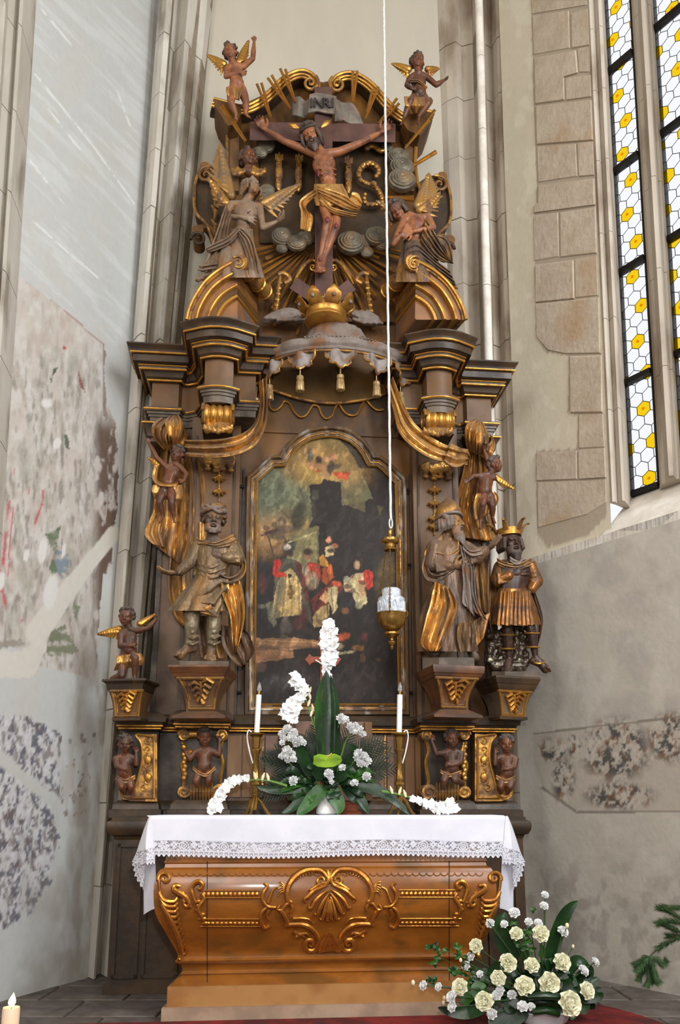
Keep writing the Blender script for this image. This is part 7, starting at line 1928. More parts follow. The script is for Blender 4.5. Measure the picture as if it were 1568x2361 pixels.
# ---- brown angel at the right
f = Fig('angel_statue', 'brown winged angel bowing with folded arms, on the right pediment', .42, (968, 640), 52)
J = dict(head=(916, 486, 10), neck=(938, 496, 4), chest=(958, 520, 4), waist=(956, 556, 2), pelvis=(962, 584, 2), sl=(932, 508, 8), el=(908, 562, 14), wl=(926, 540, 26), tl=(942, 526, 28), cl=.4, sr=(986, 502, 4), er=(1000, 526, 16), wr=(952, 534, 26), tr=(930, 540, 28), nr=(0, -1, 0), cr=.4,
         hl=(956, 596, 8), kl=(940, 620, 28), al=(980, 650, 0), hr=(976, 596, 4), kr=(1000, 630, 20), ar=(1040, 654, 0))
f.head(J['head'], -30, 30, -22, 52); adult(f, J, rk=.9); f.foot((1042, 654, 0), (1054, 664, 6), 28)
f.body('body', M_FLESHR, .0055, 2); f.hair(60, size=.09, seed=9, long_=.2)
f.robe([(958, 552, 26, 22, 2), (962, 580, 36, 28, 4), (966, 610, 46, 34, 6), (974, 650, 58, 36, 4)], 9, .08, M_CLOAK, 'robe')
f.strip('mantle', [(984, 498), (1010, 550), (1040, 600), (1046, 606)], [(970, 552), (990, 580), (1010, 598), (1042, 606)], [22, 14, 4, 2], [30, 28, 14, 4], 4, 5, M_CLOAK)
f.strip('mantle_fold', [(940, 570), (962, 562), (1000, 596), (1036, 622)], [(944, 600), (970, 600), (1008, 626), (1052, 658)], [26, 32, 26, 8], [26, 34, 28, 8], 3, 4, M_CLOAK)
f.strip('mantle_fold', [(1010, 540), (1030, 545), (1042, 575), (1044, 604)], [(1000, 560), (1014, 570), (1026, 590), (1040, 604)], [0, -4, -4, 0], [10, 8, 6, 2], 2, 3, M_CLOAK, 14, 20)
f.wing((962, 476), (990, 398), (1022, 452), 10, 12, -10, -18, M_WINGG); f.wing((966, 486), (1016, 446), (1010, 500), 7, 10, -4, -10, M_GOLDW)
f.wing((924, 500), (866, 462), (900, 520), 6, 10, -18, -24, M_WINGG); f.done()

KV = .0046
# ---- king on the left: bareheaded with a cloth wound round his hair
f = Fig('king_statue', 'bearded king statue in gilt-lined cloak and tall boots, on the left pedestal', .50, (478, 1524), 70)
J = dict(head=(492, 1200, 8), neck=(489, 1240, 4), chest=(492, 1272, 4), waist=(486, 1320, 4), pelvis=(476, 1352, 2), sl=(456, 1262, 0), el=(436, 1302, 6), wl=(408, 1322, 10), tl=(382, 1320, 12), nl=(0, 0, 1), cl=.35, sr=(534, 1264, 2), er=(548, 1290, 8), wr=(512, 1284, 28), tr=(488, 1274, 30), nr=(0, -1, 0), cr=.5,
         hl=(462, 1368, 2), kl=(444, 1424, 12), al=(438, 1490, 0), fl=(404, 1512, 14), hr=(492, 1368, 2), kr=(494, 1428, 8), ar=(488, 1492, -4), fr=(484, 1520, 16))
f.head(J['head'], 6, 2, 2, 72); adult(f, J, rk=.92); f.body('body', M_CLOAK, KV, 2)
f.hair(60, size=.085, seed=12, mat=M_CLOAK); f.beard(.08, .24, M_GREYC, 18, .9)
m = MB(); c0, R, h = f.hd
for k in range(3): m.tube([c0+R @ Vector((.39*h*math.cos(a), (.45*math.sin(a)-.07)*h, (.30+.05*k+.06*math.sin(a*4+k*2.1)-.05*math.sin(a))*h)) for a in np.linspace(0, 2*PI, 50)], (.055-.004*k)*h, 8)
m.ell(c0+R @ Vector((0, -.09*h, .28*h)), (.36*h, .40*h, .28*h), R); blob('turban', m, .005, M_GREYC, f.root, 1)
m = MB().ell(c0+R @ Vector((.12*h, -.1*h, .56*h)), (.16*h, .16*h, .09*h), R, 14, 8); m.build('turban_cap', M_GOLDW, f.root)
b = MB()                                                     # boots
for kn, an, tt in (((444, 1420, 12), (438, 1490, 0), (404, 1512, 14)), ((494, 1424, 8), (488, 1492, -4), (484, 1520, 16))):
    b.limb([(f.P((kn[0], kn[1]-4, kn[2])), 19*f.m), (f.P((kn[0]*.68+an[0]*.32, kn[1]*.68+an[1]*.32, kn[2])), 17*f.m), (f.P((kn[0]*.3+an[0]*.7, kn[1]*.3+an[1]*.7, 3)), 13*f.m), (f.P(an), 10.5*f.m)])
    for q in range(4): b.limb([(f.P((kn[0]-14, 1440+q*14, 8)), 3*f.m), (f.P((kn[0], 1444+q*14, 20)), 3.4*f.m), (f.P((kn[0]+13, 1438+q*14, 8)), 3*f.m)])
    f.foot(an, tt, 66, mb=b)
blob('boots', b, .005, M_BOOT, f.root, 1)
f.robe([(492, 1246, 30, 20, 2), (493, 1264, 42, 27, 4), (492, 1290, 40, 28, 5), (486, 1326, 35, 26, 5), (480, 1346, 42, 30, 5), (470, 1376, 56, 38, 5), (462, 1408, 70, 44, 4)], 8, .07, M_ROBE, 'tunic', .6, 120)
for q in range(6): f.strip('waist_sash', [(456, 1296+q*6), (486, 1304+q*6), (520, 1290+q*7)], [(456, 1302+q*6), (486, 1311+q*6), (521, 1297+q*7)], [20, 36, 22], [20, 36, 22], .5, 1.5, M_ROBE, 6, 14) if q % 2 == 0 else None
s_ = MB().limb([(f.P((456, 1262, 2)), 17*f.m), (f.P((438, 1298, 8)), 15*f.m), (f.P((416, 1317, 10)), 12*f.m)]); s_.limb([(f.P((536, 1266, 4)), 19*f.m), (f.P((548, 1288, 10)), 18*f.m), (f.P((520, 1286, 26)), 13*f.m)])
for q in range(5): s_.limb([(f.P((446-q*6, 1276+q*9, 18)), 3*f.m), (f.P((440-q*7, 1294+q*7, 20)), 3*f.m)]); s_.limb([(f.P((520+q*7, 1268, 22)), 3*f.m), (f.P((528+q*6, 1296, 26)), 3*f.m)])
blob('sleeve', s_, .005, M_ROBE, f.root, 2)
f.strip('cloak_collar', [(452, 1238), (470, 1248), (496, 1250), (520, 1240), (538, 1230)], [(458, 1262), (474, 1256), (500, 1262), (530, 1258), (548, 1252)], [14, 26, 28, 24, 8], [20, 30, 32, 26, 12], 2, 3, M_DRAPE)
f.strip('cloak', [(540, 1228), (556, 1260), (568, 1300), (560, 1330), (530, 1346), (506, 1334)], [(520, 1250), (544, 1270), (556, 1300), (548, 1322), (526, 1330), (508, 1322)], [4, 2, 4, 14, 26, 32], [14, 10, 10, 18, 28, 34], 1.6, 4, M_CLOAK)
f.strip('cloak_lining', [(508, 1338), (512, 1370), (530, 1420), (536, 1480), (540, 1506)], [(552, 1332), (562, 1370), (565, 1416), (560, 1450), (546, 1504)], [34, 32, 26, 16, 12], [8, 4, 6, 10, 12], 3.4, 7, M_CLOTHG, 34, 36)
f.strip('cloak_fold', [(452, 1372), (478, 1352), (510, 1334), (528, 1340)], [(470, 1400), (498, 1420), (504, 1420), (520, 1370)], [40, 44, 38, 30], [44, 46, 40, 30], 2.2, 5, M_ROBE)
f.strip('cloak_fold', [(486, 1392), (470, 1402), (454, 1396)], [(500, 1424), (484, 1420), (462, 1414)], [46, 46, 40], [40, 44, 40], 1.5, 3, M_DRAPE, 14, 14)
f.strip('cloak_back', [(438, 1350), (424, 1372), (420, 1410)], [(470, 1360), (452, 1400), (446, 1420)], [-10, -12, -12], [-14, -14, -14], 2, 4, M_CLOAK, 16, 18)
f.strip('cloak_train', [(510, 1440), (514, 1490), (548, 1534), (560, 1534)], [(552, 1450), (572, 1460), (586, 1500), (570, 1528)], [-6, -2, 4, 6], [0, 4, 2, 4], 3, 6, M_CLOAK, 28, 28)
f.strip('cloak_back', [(452, 1420), (458, 1470), (462, 1516)], [(504, 1420), (512, 1470), (520, 1518)], [-18, -18, -14], [-18, -16, -10], 3, 5, M_CLOAK, 20, 20)
wb = MB().loft([[f.P((a, 1544, b_)) for a, b_ in ((414, 26), (498, 30), (528, 10), (520, -40), (414, -40))], [f.P((a, 1524, b_)) for a, b_ in ((414, 26), (498, 30), (528, 10), (520, -40), (414, -40))]]); wb.build('statue_block', M_SLATE, f.root, False)
f.done()

# ---- mitred king
f = Fig('king_statue', 'bearded king statue in a gilt mitre with one hand raised, on the right pedestal', .50, (1044, 1512), 70)
J = dict(head=(1042, 1210, 8), neck=(1028, 1238, 2), chest=(1036, 1276, 4), waist=(1040, 1322, 4), pelvis=(1044, 1352, 2), sl=(1002, 1262, 2), el=(994, 1304, 8), wl=(1042, 1306, 30), tl=(1066, 1302, 34), nl=(0, -1, .3), cl=.5, sr=(1072, 1264, 6), er=(1098, 1284, 16), wr=(1124, 1268, 24), tr=(1146, 1246, 26), nr=(-1, .3, .3), cr=.15,
         hl=(1030, 1368, 2), kl=(1020, 1424, 14), al=(1016, 1490, 0), fl=(1000, 1508, 20), hr=(1058, 1368, 2), kr=(1070, 1420, 22), ar=(1078, 1490, 6), fr=(1094, 1508, 16))
f.head(J['head'], 52, -16, 12, 70); adult(f, J, rk=.92); f.body('body', M_CLOAK, KV, 2)
f.hair(50, size=.085, seed=14, long_=.3, mat=M_GREYC); f.beard(.50, .22, M_GREYC, 18, .85)
c0, R, h = f.hd
m = MB().loft([[c0+R @ Vector((rx*math.cos(a)*h, (ry*math.sin(a)-.1)*h, (z+.05*math.sin(a))*h)) for a in np.linspace(0, 2*PI, 25)[:-1]] for rx, ry, z in ((.38, .44, .22), (.41, .47, .34), (.42, .46, .50), (.38, .38, .68), (.28, .26, .84), (.12, .10, .98), (.02, .02, 1.04))]); m.build('mitre', M_GOLDW, f.root, True, 60)
m = MB().tube([c0+R @ Vector((.41*math.cos(a)*h, (.47*math.sin(a)-.1)*h, (.25+.05*math.sin(a))*h)) for a in np.linspace(0, 2*PI, 30)], .05*h, 8); m.build('mitre_band', M_GREYC, f.root)
f.robe([(1034, 1246, 30, 20, 2), (1036, 1266, 42, 28, 4), (1038, 1300, 40, 28, 5), (1040, 1336, 40, 30, 5), (1036, 1380, 50, 36, 6), (1030, 1430, 60, 40, 6), (1030, 1470, 66, 42, 5), (1034, 1502, 66, 42, 4)], 8, .075, M_CLOAK, 'robe', 1.2, 130)
f.strip('cape', [(1016, 1232), (1000, 1250), (980, 1272), (976, 1310), (986, 1336)], [(1060, 1246), (1062, 1268), (1040, 1280), (1010, 1270), (992, 1290)], [4, 8, 6, 8, 12], [28, 34, 34, 26, 16], 2.5, 4, M_DRAPE)
f.strip('cape_loop', [(978, 1280), (972, 1310), (984, 1338), (1014, 1340), (1050, 1314)], [(990, 1280), (988, 1306), (996, 1322), (1020, 1324), (1052, 1306)], [10, 12, 18, 30, 36], [16, 18, 24, 34, 38], 1.4, 4, M_CLOAK)
f.strip('stole', [(1060, 1256), (1068, 1300), (1068, 1350), (1078, 1400)], [(1080, 1262), (1094, 1310), (1100, 1380), (1124, 1430)], [34, 40, 42, 40], [22, 24, 22, 14], 3.2, 4, M_GREYC, 24, 34)
f.strip('stole_end', [(1064, 1300), (1068, 1340), (1066, 1388), (1072, 1392)], [(1080, 1310), (1086, 1350), (1092, 1404), (1096, 1424)], [42, 44, 46, 44], [40, 42, 42, 38], 2, 3, M_GREYC, 16, 24)
f.strip('train', [(1002, 1340), (992, 1390), (978, 1440), (970, 1484), (984, 1500)], [(1036, 1356), (1054, 1396), (1042, 1440), (1024, 1480), (1010, 1502)], [34, 40, 44, 46, 42], [46, 54, 58, 54, 50], 4, 7, M_CLOTHG, 34, 40)
f.strip('robe_hem', [(1056, 1436), (1054, 1470), (1062, 1506)], [(1092, 1436), (1098, 1470), (1090, 1500)], [48, 50, 44], [34, 34, 28], 2.5, 6, M_ROBE, 22, 22)
f.strip('mantle_back', [(1090, 1284), (1098, 1340), (1104, 1400)], [(1130, 1290), (1128, 1350), (1130, 1420)], [0, -6, -8], [4, -4, -8], 2.4, 5, M_CLOAK, 20, 26)
f.strip('mantle_back', [(1090, 1432), (1096, 1470), (1100, 1490)], [(1130, 1412), (1124, 1440), (1116, 1470)], [6, 4, 2], [0, 0, 0], 2, 4, M_DRAPE, 18, 16)
s_ = MB().limb([(f.P((1002, 1262, 4)), 20*f.m), (f.P((996, 1302, 12)), 19*f.m), (f.P((1034, 1306, 28)), 14*f.m)]); s_.limb([(f.P((1072, 1264, 8)), 19*f.m), (f.P((1098, 1284, 18)), 20*f.m), (f.P((1116, 1272, 22)), 15*f.m)])
for q in range(6): s_.limb([(f.P((1004+q*5, 1290+q, 30)), 3*f.m), (f.P((1008+q*5, 1318-q, 34)), 3*f.m)]); s_.limb([(f.P((1084+q*6, 1276-q, 32)), 3*f.m), (f.P((1088+q*5, 1300-q*3, 30)), 3.5*f.m)])
blob('sleeve', s_, .005, M_CLOAK, f.root, 2)
f.strip('raised_cuff', [(1066, 1250), (1084, 1268), (1108, 1266)], [(1068, 1268), (1088, 1284), (1114, 1280)], [30, 36, 36], [36, 40, 38], 1.5, 3, M_GREYC, 14, 18)
MB().loft([[f.P((a, y, b_)) for a, b_ in ((974, 8), (1012, 36), (1094, 30), (1094, -40), (974, -40))] for y in (1543, 1516)]).build('statue_block', M_SLATE, f.root, False)
f.done()

# ---- dark king with the crown
f = Fig('king_statue', 'dark king statue with a gilt crown and banded leggings, on the far right pedestal', .36, (1196, 1546), 64)
J = dict(head=(1178, 1252, 8), neck=(1182, 1286, 4), chest=(1186, 1318, 4), waist=(1182, 1358, 4), pelvis=(1184, 1384, 2), sl=(1154, 1306, 2), el=(1144, 1342, 8), wl=(1180, 1324, 28), tl=(1212, 1312, 32), nl=(0, -1, 0), cl=.3, sr=(1222, 1306, 2), er=(1238, 1342, 2), wr=(1222, 1364, 14), tr=(1204, 1374, 18), cr=.6,
         hl=(1172, 1398, 2), kl=(1170, 1452, 12), al=(1174, 1524, 0), fl=(1168, 1546, 18), hr=(1202, 1398, 2), kr=(1224, 1448, 12), ar=(1236, 1520, 4), fr=(1266, 1544, 10))
M_EBONY = mixmat('near_black_figure', srgb(64, 42, 32), srgb(40, 30, 26), 8, (0.28, 0.42), bump=.05, dust=srgb(140, 126, 116), dustamt=.25, c3=srgb(88, 56, 36), s3=8)
M_DGOLD = mixmat('dark_gilt_cloth', srgb(140, 92, 44), srgb(72, 48, 32), 8, (0.3, 0.5), (.6, .15), lo=.4, hi=.62, bump=.12, dust=srgb(150, 134, 116), dustamt=.25)
f.head(J['head'], 14, 2, -4, 66); adult(f, J, rk=.95); f.body('body', M_EBONY, KV, 2)
f.hair(60, size=.095, seed=16, long_=.3); f.beard(.30, .24, M_HAIR, 16)
c0, R, h = f.hd
m = MB().lathe([(.40, .26), (.43, .26), (.46, .50), (.43, .50), (.40, .26)], (0, 0, 0), 28); m.v = [c0+R @ (Vector((v.x, v.y*1.12-.08, v.z))*h) for v in m.v]; m.build('crown_band', M_GOLD, f.root)
for k in range(6):
    a = 2*PI*k/6+.25; p = Vector((.45*math.cos(a), .5*math.sin(a)-.08, .42)); o_ = Vector((math.cos(a), math.sin(a), 0))
    m = MB().tube([c0+R @ (q*h) for q in (p, p+Vector((0, 0, .18))+o_*.10, p+Vector((0, 0, .30))+o_*.24, p+Vector((0, 0, .30))+o_*.34)], [.11*h, .10*h, .06*h, .07*h], 8, flat=.5); m.build('crown_point', M_GOLDW, f.root)
f.robe([(1186, 1290, 28, 20, 2), (1187, 1308, 42, 27, 4), (1187, 1334, 39, 27, 5), (1184, 1362, 32, 24, 5)], 6, .03, M_EBONY, 'cuirass', .3, 90)
f.robe([(1184, 1356, 34, 26, 5), (1184, 1372, 40, 30, 5), (1186, 1400, 48, 36, 5), (1190, 1440, 54, 40, 4)], 11, .06, M_DGOLD, 'kilt', .3, 130)
for i in range(8):
    x0 = 1154+i*8.6; f.strip('kilt_flap', [(x0, 1362+2*(i % 2)), (x0-3+i*.3, 1400), (x0-8+i*1.3, 1442-3*(i % 2))], [(x0+8, 1362), (x0+6+i*.5, 1400), (x0+4+i*1.4, 1442)], [30+6*math.sin(i*.42), 38+5*math.sin(i*.42), 42+4*math.sin(i*.42)], [30+6*math.sin(i*.42), 38+5*math.sin(i*.42), 42+4*math.sin(i*.42)], .8, 2, M_DGOLD, 8, 12)
for y, w in ((1460, 15), (1492, 13)):
    for (cx, dy, dp) in ((1171, 4, 4), (1226+ (y-1460)*.12, 0, 6)):
        MB().tube([f.P((cx+w*math.cos(a), y+dy, dp+w*math.sin(a))) for a in np.linspace(0, 2*PI, 24)], .012, 8, flat=.6).build('leg_band', M_GOLD, f.root)
MB().tube([f.P((1243+12*math.cos(a), 1526+4*math.sin(a), 6+12*math.sin(a))) for a in np.linspace(0, 2*PI, 20)], .008, 8).build('leg_band', M_GOLD, f.root)
f.strip('cloak_collar', [(1146, 1286), (1166, 1296), (1192, 1300), (1222, 1286)], [(1150, 1304), (1170, 1310), (1198, 1312), (1240, 1298)], [18, 28, 28, 10], [24, 32, 32, 14], 2, 3, M_DRAPE, 22, 24)
f.strip('cloak_collar', [(1176, 1282), (1190, 1290), (1204, 1282)], [(1176, 1294), (1192, 1302), (1208, 1290)], [26, 30, 20], [30, 34, 24], 1, 2, M_GREYC, 10, 14)
f.strip('cloak', [(1142, 1300), (1130, 1360), (1128, 1420), (1136, 1480)], [(1158, 1310), (1152, 1370), (1148, 1430), (1150, 1480)], [-6, -10, -12, -12], [-10, -12, -12, -12], 2, 4, M_CLOAK, 18, 24)
f.strip('cloak', [(1220, 1350), (1230, 1400), (1240, 1440), (1236, 1500)], [(1232, 1360), (1246, 1400), (1252, 1430), (1246, 1470)], [-12, -14, -12, -10], [-12, -12, -10, -10], 2, 4, M_CLOAK, 16, 22)
s_ = MB().limb([(f.P((1154, 1308, 4)), 17*f.m), (f.P((1146, 1340, 10)), 17*f.m), (f.P((1172, 1328, 26)), 13*f.m)])
for q in range(5): s_.limb([(f.P((1148+q*5, 1322, 26)), 3*f.m), (f.P((1150+q*5, 1346-q, 28)), 3*f.m)])
s_.limb([(f.P((1222, 1308, 4)), 17*f.m), (f.P((1237, 1340, 4)), 16*f.m), (f.P((1226, 1358, 12)), 12*f.m)])
for q in range(5): s_.ell(f.P((1228+q*2-(q > 2)*4, 1312+q*9, 12)), (11*f.m, 9*f.m, 6*f.m))
blob('sleeve', s_, .005, M_DGOLD, f.root, 1)
m = MB()
rn = random.Random(3)
for q in range(60): m.ell(f.P((1122+rn.random()*50, 1455+rn.random()*78, -14+rn.random()*10)), (rn.uniform(4, 10)*f.m, 7*f.m, rn.uniform(5, 12)*f.m), None, 10, 6)
for q in range(60): m.ell(f.P((1184+rn.random()*34, 1440+rn.random()*98, -14+rn.random()*8)), (rn.uniform(4, 9)*f.m, 7*f.m, rn.uniform(5, 12)*f.m), None, 10, 6)
m.limb([(f.P((1140, 1535, -12)), 14*f.m), (f.P((1200, 1538, -12)), 14*f.m)])
blob('rock', m, .007, M_ROCK, f.root, 0)
MB().loft([[f.P((a, y, b_)) for a, b_ in ((1134, 4), (1164, 28), (1246, 22), (1246, -40), (1134, -40))] for y in (1566, 1548)]).build('statue_block', M_SLATE, f.root, False)
f.done()
# ================================================================== lamp, candlesticks, flowers
M_BRASS = mixmat('aged_brass', srgb(176, 138, 70), srgb(130, 98, 52), 18, (0.22, 0.4), (.9, .75), lo=.4, hi=.65, bump=.06, bscale=60)
M_ROPE = mixmat('white_rope', srgb(226, 224, 222), srgb(200, 198, 196), 60, (.8, .9), bump=.3, bscale=200)
M_WAX = flatmat('white_candle', srgb(238, 236, 236), .5)
def glassmat(name, col, rough=.05):
    m, nt, b, N, L = nodes_of(name); b.inputs['Base Color'].default_value = rgba(col); b.inputs['Roughness'].default_value = rough
    b.inputs['Transmission Weight'].default_value = .85; b.inputs['IOR'].default_value = 1.45
    nz = N.new('ShaderNodeTexNoise'); nz.inputs['Scale'].default_value = 40; bp = N.new('ShaderNodeBump'); bp.inputs['Strength'].default_value = .2
    L.new(nz.outputs['Fac'], bp.inputs['Height']); L.new(bp.outputs[0], b.inputs['Normal']); return m
M_GLASS = glassmat('clear_bulb_glass', (.97, .97, .98)); 
M_CRYST = mixmat('white_pressed_glass', srgb(216, 222, 230), srgb(170, 178, 190), 30, (.12, .2), lo=.4, hi=.6, bump=.7, bscale=55, spec=.7)
DL = .72
lamp = thing('sanctuary_lamp', 'hanging brass sanctuary lamp with a tiered white glass, on a long white rope', 'lamp', None, tuple(A(904, 1498, DL)))
cl0 = A(903, 1440, DL); sl = mA(903, 1400, AY-DL)
def lz(row): return zof(903, row, DL)-cl0.z
def lpart(name, prof, mat, dx=0, seg=28): return MB().lathe([(r*sl, lz(y)) for r, y in prof], cl0+UA*(dx*sl), seg).build(name, mat, lamp)
lpart('bowl', [(.5, 1457), (10, 1456), (20, 1450), (28, 1440), (32, 1428), (34, 1417), (35, 1415), (33, 1415), (31, 1420), (20, 1436), (.5, 1440)], M_BRASS)
lpart('finial', [(.3, 1499), (3, 1496), (4, 1492), (2.5, 1489), (7, 1486), (9, 1482), (8, 1479), (4, 1476), (4, 1472), (10, 1469), (18, 1463), (18, 1459), (12, 1457), (.5, 1456)], M_BRASS)
o = lpart('glass', [(.5, 1440), (24, 1432), (30, 1418), (31, 1408), (30, 1390), (31, 1381), (29, 1379), (22, 1379), (21.5, 1370), (22, 1361), (19, 1358), (12, 1361), (.5, 1362)], M_CRYST, 0, 40)
for r in range(14):                                             # pressed arches round the glass
    a = 2*PI*r/14
    MB().tube([cl0+Vector(((31)*sl*math.cos(a+t*.2), (31)*sl*math.sin(a+t*.2), lz(1414-26*math.cos(t*1.5)))) for t in np.linspace(-1, 1, 9)], .004, 6).build('glass_rib', M_CRYST, lamp)
lpart('lamp_canopy', [(1, 1222), (5, 1224), (6, 1230), (4, 1236), (10, 1240), (20, 1243), (21, 1248), (19, 1252), (12, 1256), (11, 1262), (16, 1266), (15, 1269), (8, 1269), (.5, 1268)], M_BRASS, -1)
top = A(903, 1250, DL); rp = A(901, 1200, DL)
for a in (.35, 2.45, 4.55):
    p = cl0+Vector((15*sl*math.cos(a), 15*sl*math.sin(a), lz(1268))); q = cl0+Vector((35*sl*math.cos(a), 35*sl*math.sin(a), lz(1408)))
    n = 30; ch = MB()
    for i in range(n):
        b = p+(q-p)*((i+.5)/n); dd_ = (q-p).normalized(); sd = frame_of(dd_)[i % 2]
        ch.tube([b+dd_*(.0125*math.cos(t))+sd*(.0052*math.sin(t)) for t in np.linspace(0, 2*PI, 9)], .0017, 4, False)
    o = ch.build('chain', M_BRASS, lamp); o['kind'] = 'stuff'
    MB().tube([q+Vector((0, 0, -.012))+Vector((math.cos(a), math.sin(a), 0))*(.017*math.cos(t))+Vector((0, 0, .02*math.sin(t))) for t in np.linspace(0, 2*PI, 20)], .004, 6, False).build('ring', M_BRASS, lamp)
MB().tube([rp+UA*(.010*math.sin(t))+Vector((0, 0, -.02+.034*math.cos(t))) for t in np.linspace(-.5, 2*PI-.5, 20)], .005, 8).build('hook', M_ROPE, lamp)
MB().tube([rp+Vector((0, 0, -.05))+UA*(.006*math.sin(t))+Vector((0, 0, -.012+.02*math.cos(t))) for t in np.linspace(0, 2*PI, 16)], .004, 6).build('ring', M_BRASS, lamp)
n = 260; rt = ZTOP-.002
o = MB().tube([rp+Vector((.0009*math.cos(i*1.1), .0009*math.sin(i*1.1), .01+(rt-rp.z-.01)*i/n)) for i in range(n+1)], .0086, 8).build('rope', M_ROPE, lamp)
unparent_shift(lamp)

def candlestick(cx, cxt, side, label):
    d = .80; base = A(cx, 1880, d); base.z = ZC+.002
    t = thing('candlestick', label, 'candlestick', None, tuple(base)); s = mA(cx, 1780, AY-d)
    def z(r): return zof(cx, r, d)-base.z
    def lp(name, prof, mat, seg=20, dx=0): return MB().lathe([(r*s*(1.4 if name == 'stem' else 1), z(y)) for r, y in prof], base+UA*(dx*s), seg).build(name, mat, t)
    lp('stem', [(3, 1868), (5, 1850), (4.5, 1836), (7, 1833), (7, 1830), (5, 1827), (6, 1812), (9, 1809), (9, 1804), (6, 1800), (7, 1796), (5.5, 1790), (4, 1742), (6, 1738), (6, 1735), (8, 1731), (8, 1728), (5, 1724), (7, 1700), (12, 1697)], M_BRASS, 8)
    lp('drip_pan', [(1, 1700), (10, 1698), (17, 1694), (18, 1690), (16, 1690), (8, 1693), (1, 1693)], M_BRASS)
    m = MB()
    for q in range(3): m.tube([base+UA*(5*s*(q-1))+NA*(5*s)+Vector((0, 0, z(1722-6*q))), base+UA*(5*s*(1-q))+NA*(6*s)+Vector((0, 0, z(1706)))], .003, 5)
    m.build('stem_relief', M_BRASS, t)
    for a in (0, 2.1, 4.2):
        dr = Vector((math.cos(a+.3), math.sin(a+.3)-.0, 0))
        zz = [z(1838), z(1848), z(1862), 0.006, .004]
        MB().tube([base+dr*(r*s)+Vector((0, 0, h)) for r, h in zip((4, 15, 22, 31, 36), zz)], [.010, .011, .009, .009, .006], 8).build('foot', M_BRASS, t)
    p0 = base+Vector((0, 0, z(1693))); p1 = A(cxt, 1602, d)
    MB().tube([p0, p1], 6.4*s, 18).build('candle', M_WAX, t)
    ax = (p1-p0).normalized()
    m = MB(); 
    x_, y_, _ = frame_of(ax)
    m.loft([[p1+ax*(h*s)+x_*(r*s*math.cos(2*PI*k/16))+y_*(r*s*math.sin(2*PI*k/16)) for k in range(16)] for r, h in ((4.5, 8), (5.6, 13), (5.2, 19), (3.2, 25), (1.2, 29), (.2, 31))]); m.build('bulb', M_GLASS, t)
    MB().tube([p1, p1+ax*(9*s)], 3.8*s, 12).build('lamp_socket', M_BRASS, t)
    MB().tube([A(x, y, d-.01) for x, y in catmull([(cx+side*8, 1688), (cx+side*15, 1684), (cx+side*18, 1700), (cx+side*13, 1730), (cx+side*5, 1760)], 6)], .0042, 6).build('white_cable', M_WAX, t)
    unparent_shift(t)
candlestick(588, 597, -1, 'brass candlestick with a white electric candle, left of the white flowers')
candlestick(923, 922, 1, 'brass candlestick with a white electric candle, right of the white flowers')

# small cross on its foot behind the flowers
M_TERRA = mixmat('terracotta_red_wood', srgb(160, 84, 54), srgb(138, 70, 46), 10, (.45, .6))
sc = thing('standing_cross', 'small reddish wooden cross with trefoil ends, standing behind the white gladioli', 'cross', None, (A(745, 1880, .62).x, A(745, 1880, .62).y, ZC))
def sca(x, y, dd_=0): return A(x, y, .62+dd_)
m = MB()
arm = [(703, 1520), (709, 1514), (714, 1507), (719, 1513), (726, 1515), (726, 1526), (719, 1528), (714, 1534), (709, 1527)]
MB().prism([sca(x, y) for x, y in arm], NA*-.018).build('trefoil_end', M_TERRA, sc, False)
MB().prism([sca(1490-x, y) for x, y in arm], NA*-.018).build('trefoil_end', M_TERRA, sc, False)
MB().prism([sca(x, y) for x, y in ((724, 1514), (766, 1514), (766, 1527), (724, 1527))], NA*-.018).build('cross_arm', M_TERRA, sc, False)
up_ = [(739, 1480), (734, 1472), (740, 1466), (745, 1460), (750, 1466), (756, 1472), (751, 1480), (751, 1870), (739, 1870)]
MB().prism([sca(x, y, .004) for x, y in up_], NA*-.022).build('upright', M_TERRA, sc, False)
MB().limb([(sca(728, 1522, .006), .004), (sca(738, 1528, .012), .005), (sca(745, 1532, .012), .008), (sca(745, 1560, .012), .006)], 8).build('small_corpus', M_WAX, sc)
c_ = sca(806, 1878); MB().lathe([(.075, .0), (.075, .012), (.055, .02), (.05, .06), (.058, .066), (.058, .075), (.03, .08), (.001, .08)], (c_.x, c_.y, ZC+.002), 24).build('foot', M_TERRA, sc)
MB().tube([Vector((sca(745, 1866).x, sca(745, 1866).y, ZC+.06)), Vector((c_.x, c_.y, ZC+.06))], .02, 8).build('foot_bar', M_TERRA, sc)
unparent_shift(sc)

# ---- flower makers -----------------------------------------------------------
M_PETAL = flatmat('white_petal', srgb(252, 252, 250), .6, sss=.55); M_CREAM = flatmat('cream_rose_petal', srgb(250, 246, 220), .55, sss=.45)
M_STEM = flatmat('fresh_green_stem', srgb(92, 130, 46), .5); M_DSTEM = flatmat('dark_stem', srgb(44, 70, 32), .5); M_LEAF = mixmat('dark_glossy_leaf', srgb(26, 58, 22), srgb(14, 36, 16), 6, (.24, .36), bump=.08, bscale=60, spec=.35)
M_LEAFM = mixmat('mid_green_leaf', srgb(48, 92, 30), srgb(30, 66, 24), 6, (.32, .42), spec=.35); M_FROND = flatmat('dark_frond', srgb(24, 38, 20), .5, spec=.3); M_LIME = mixmat('lime_green_spathe', srgb(150, 190, 50), srgb(110, 160, 44), 5, (.3, .4), bump=.2, bscale=70)
M_BUD = flatmat('pale_bud', srgb(226, 214, 176), .6)
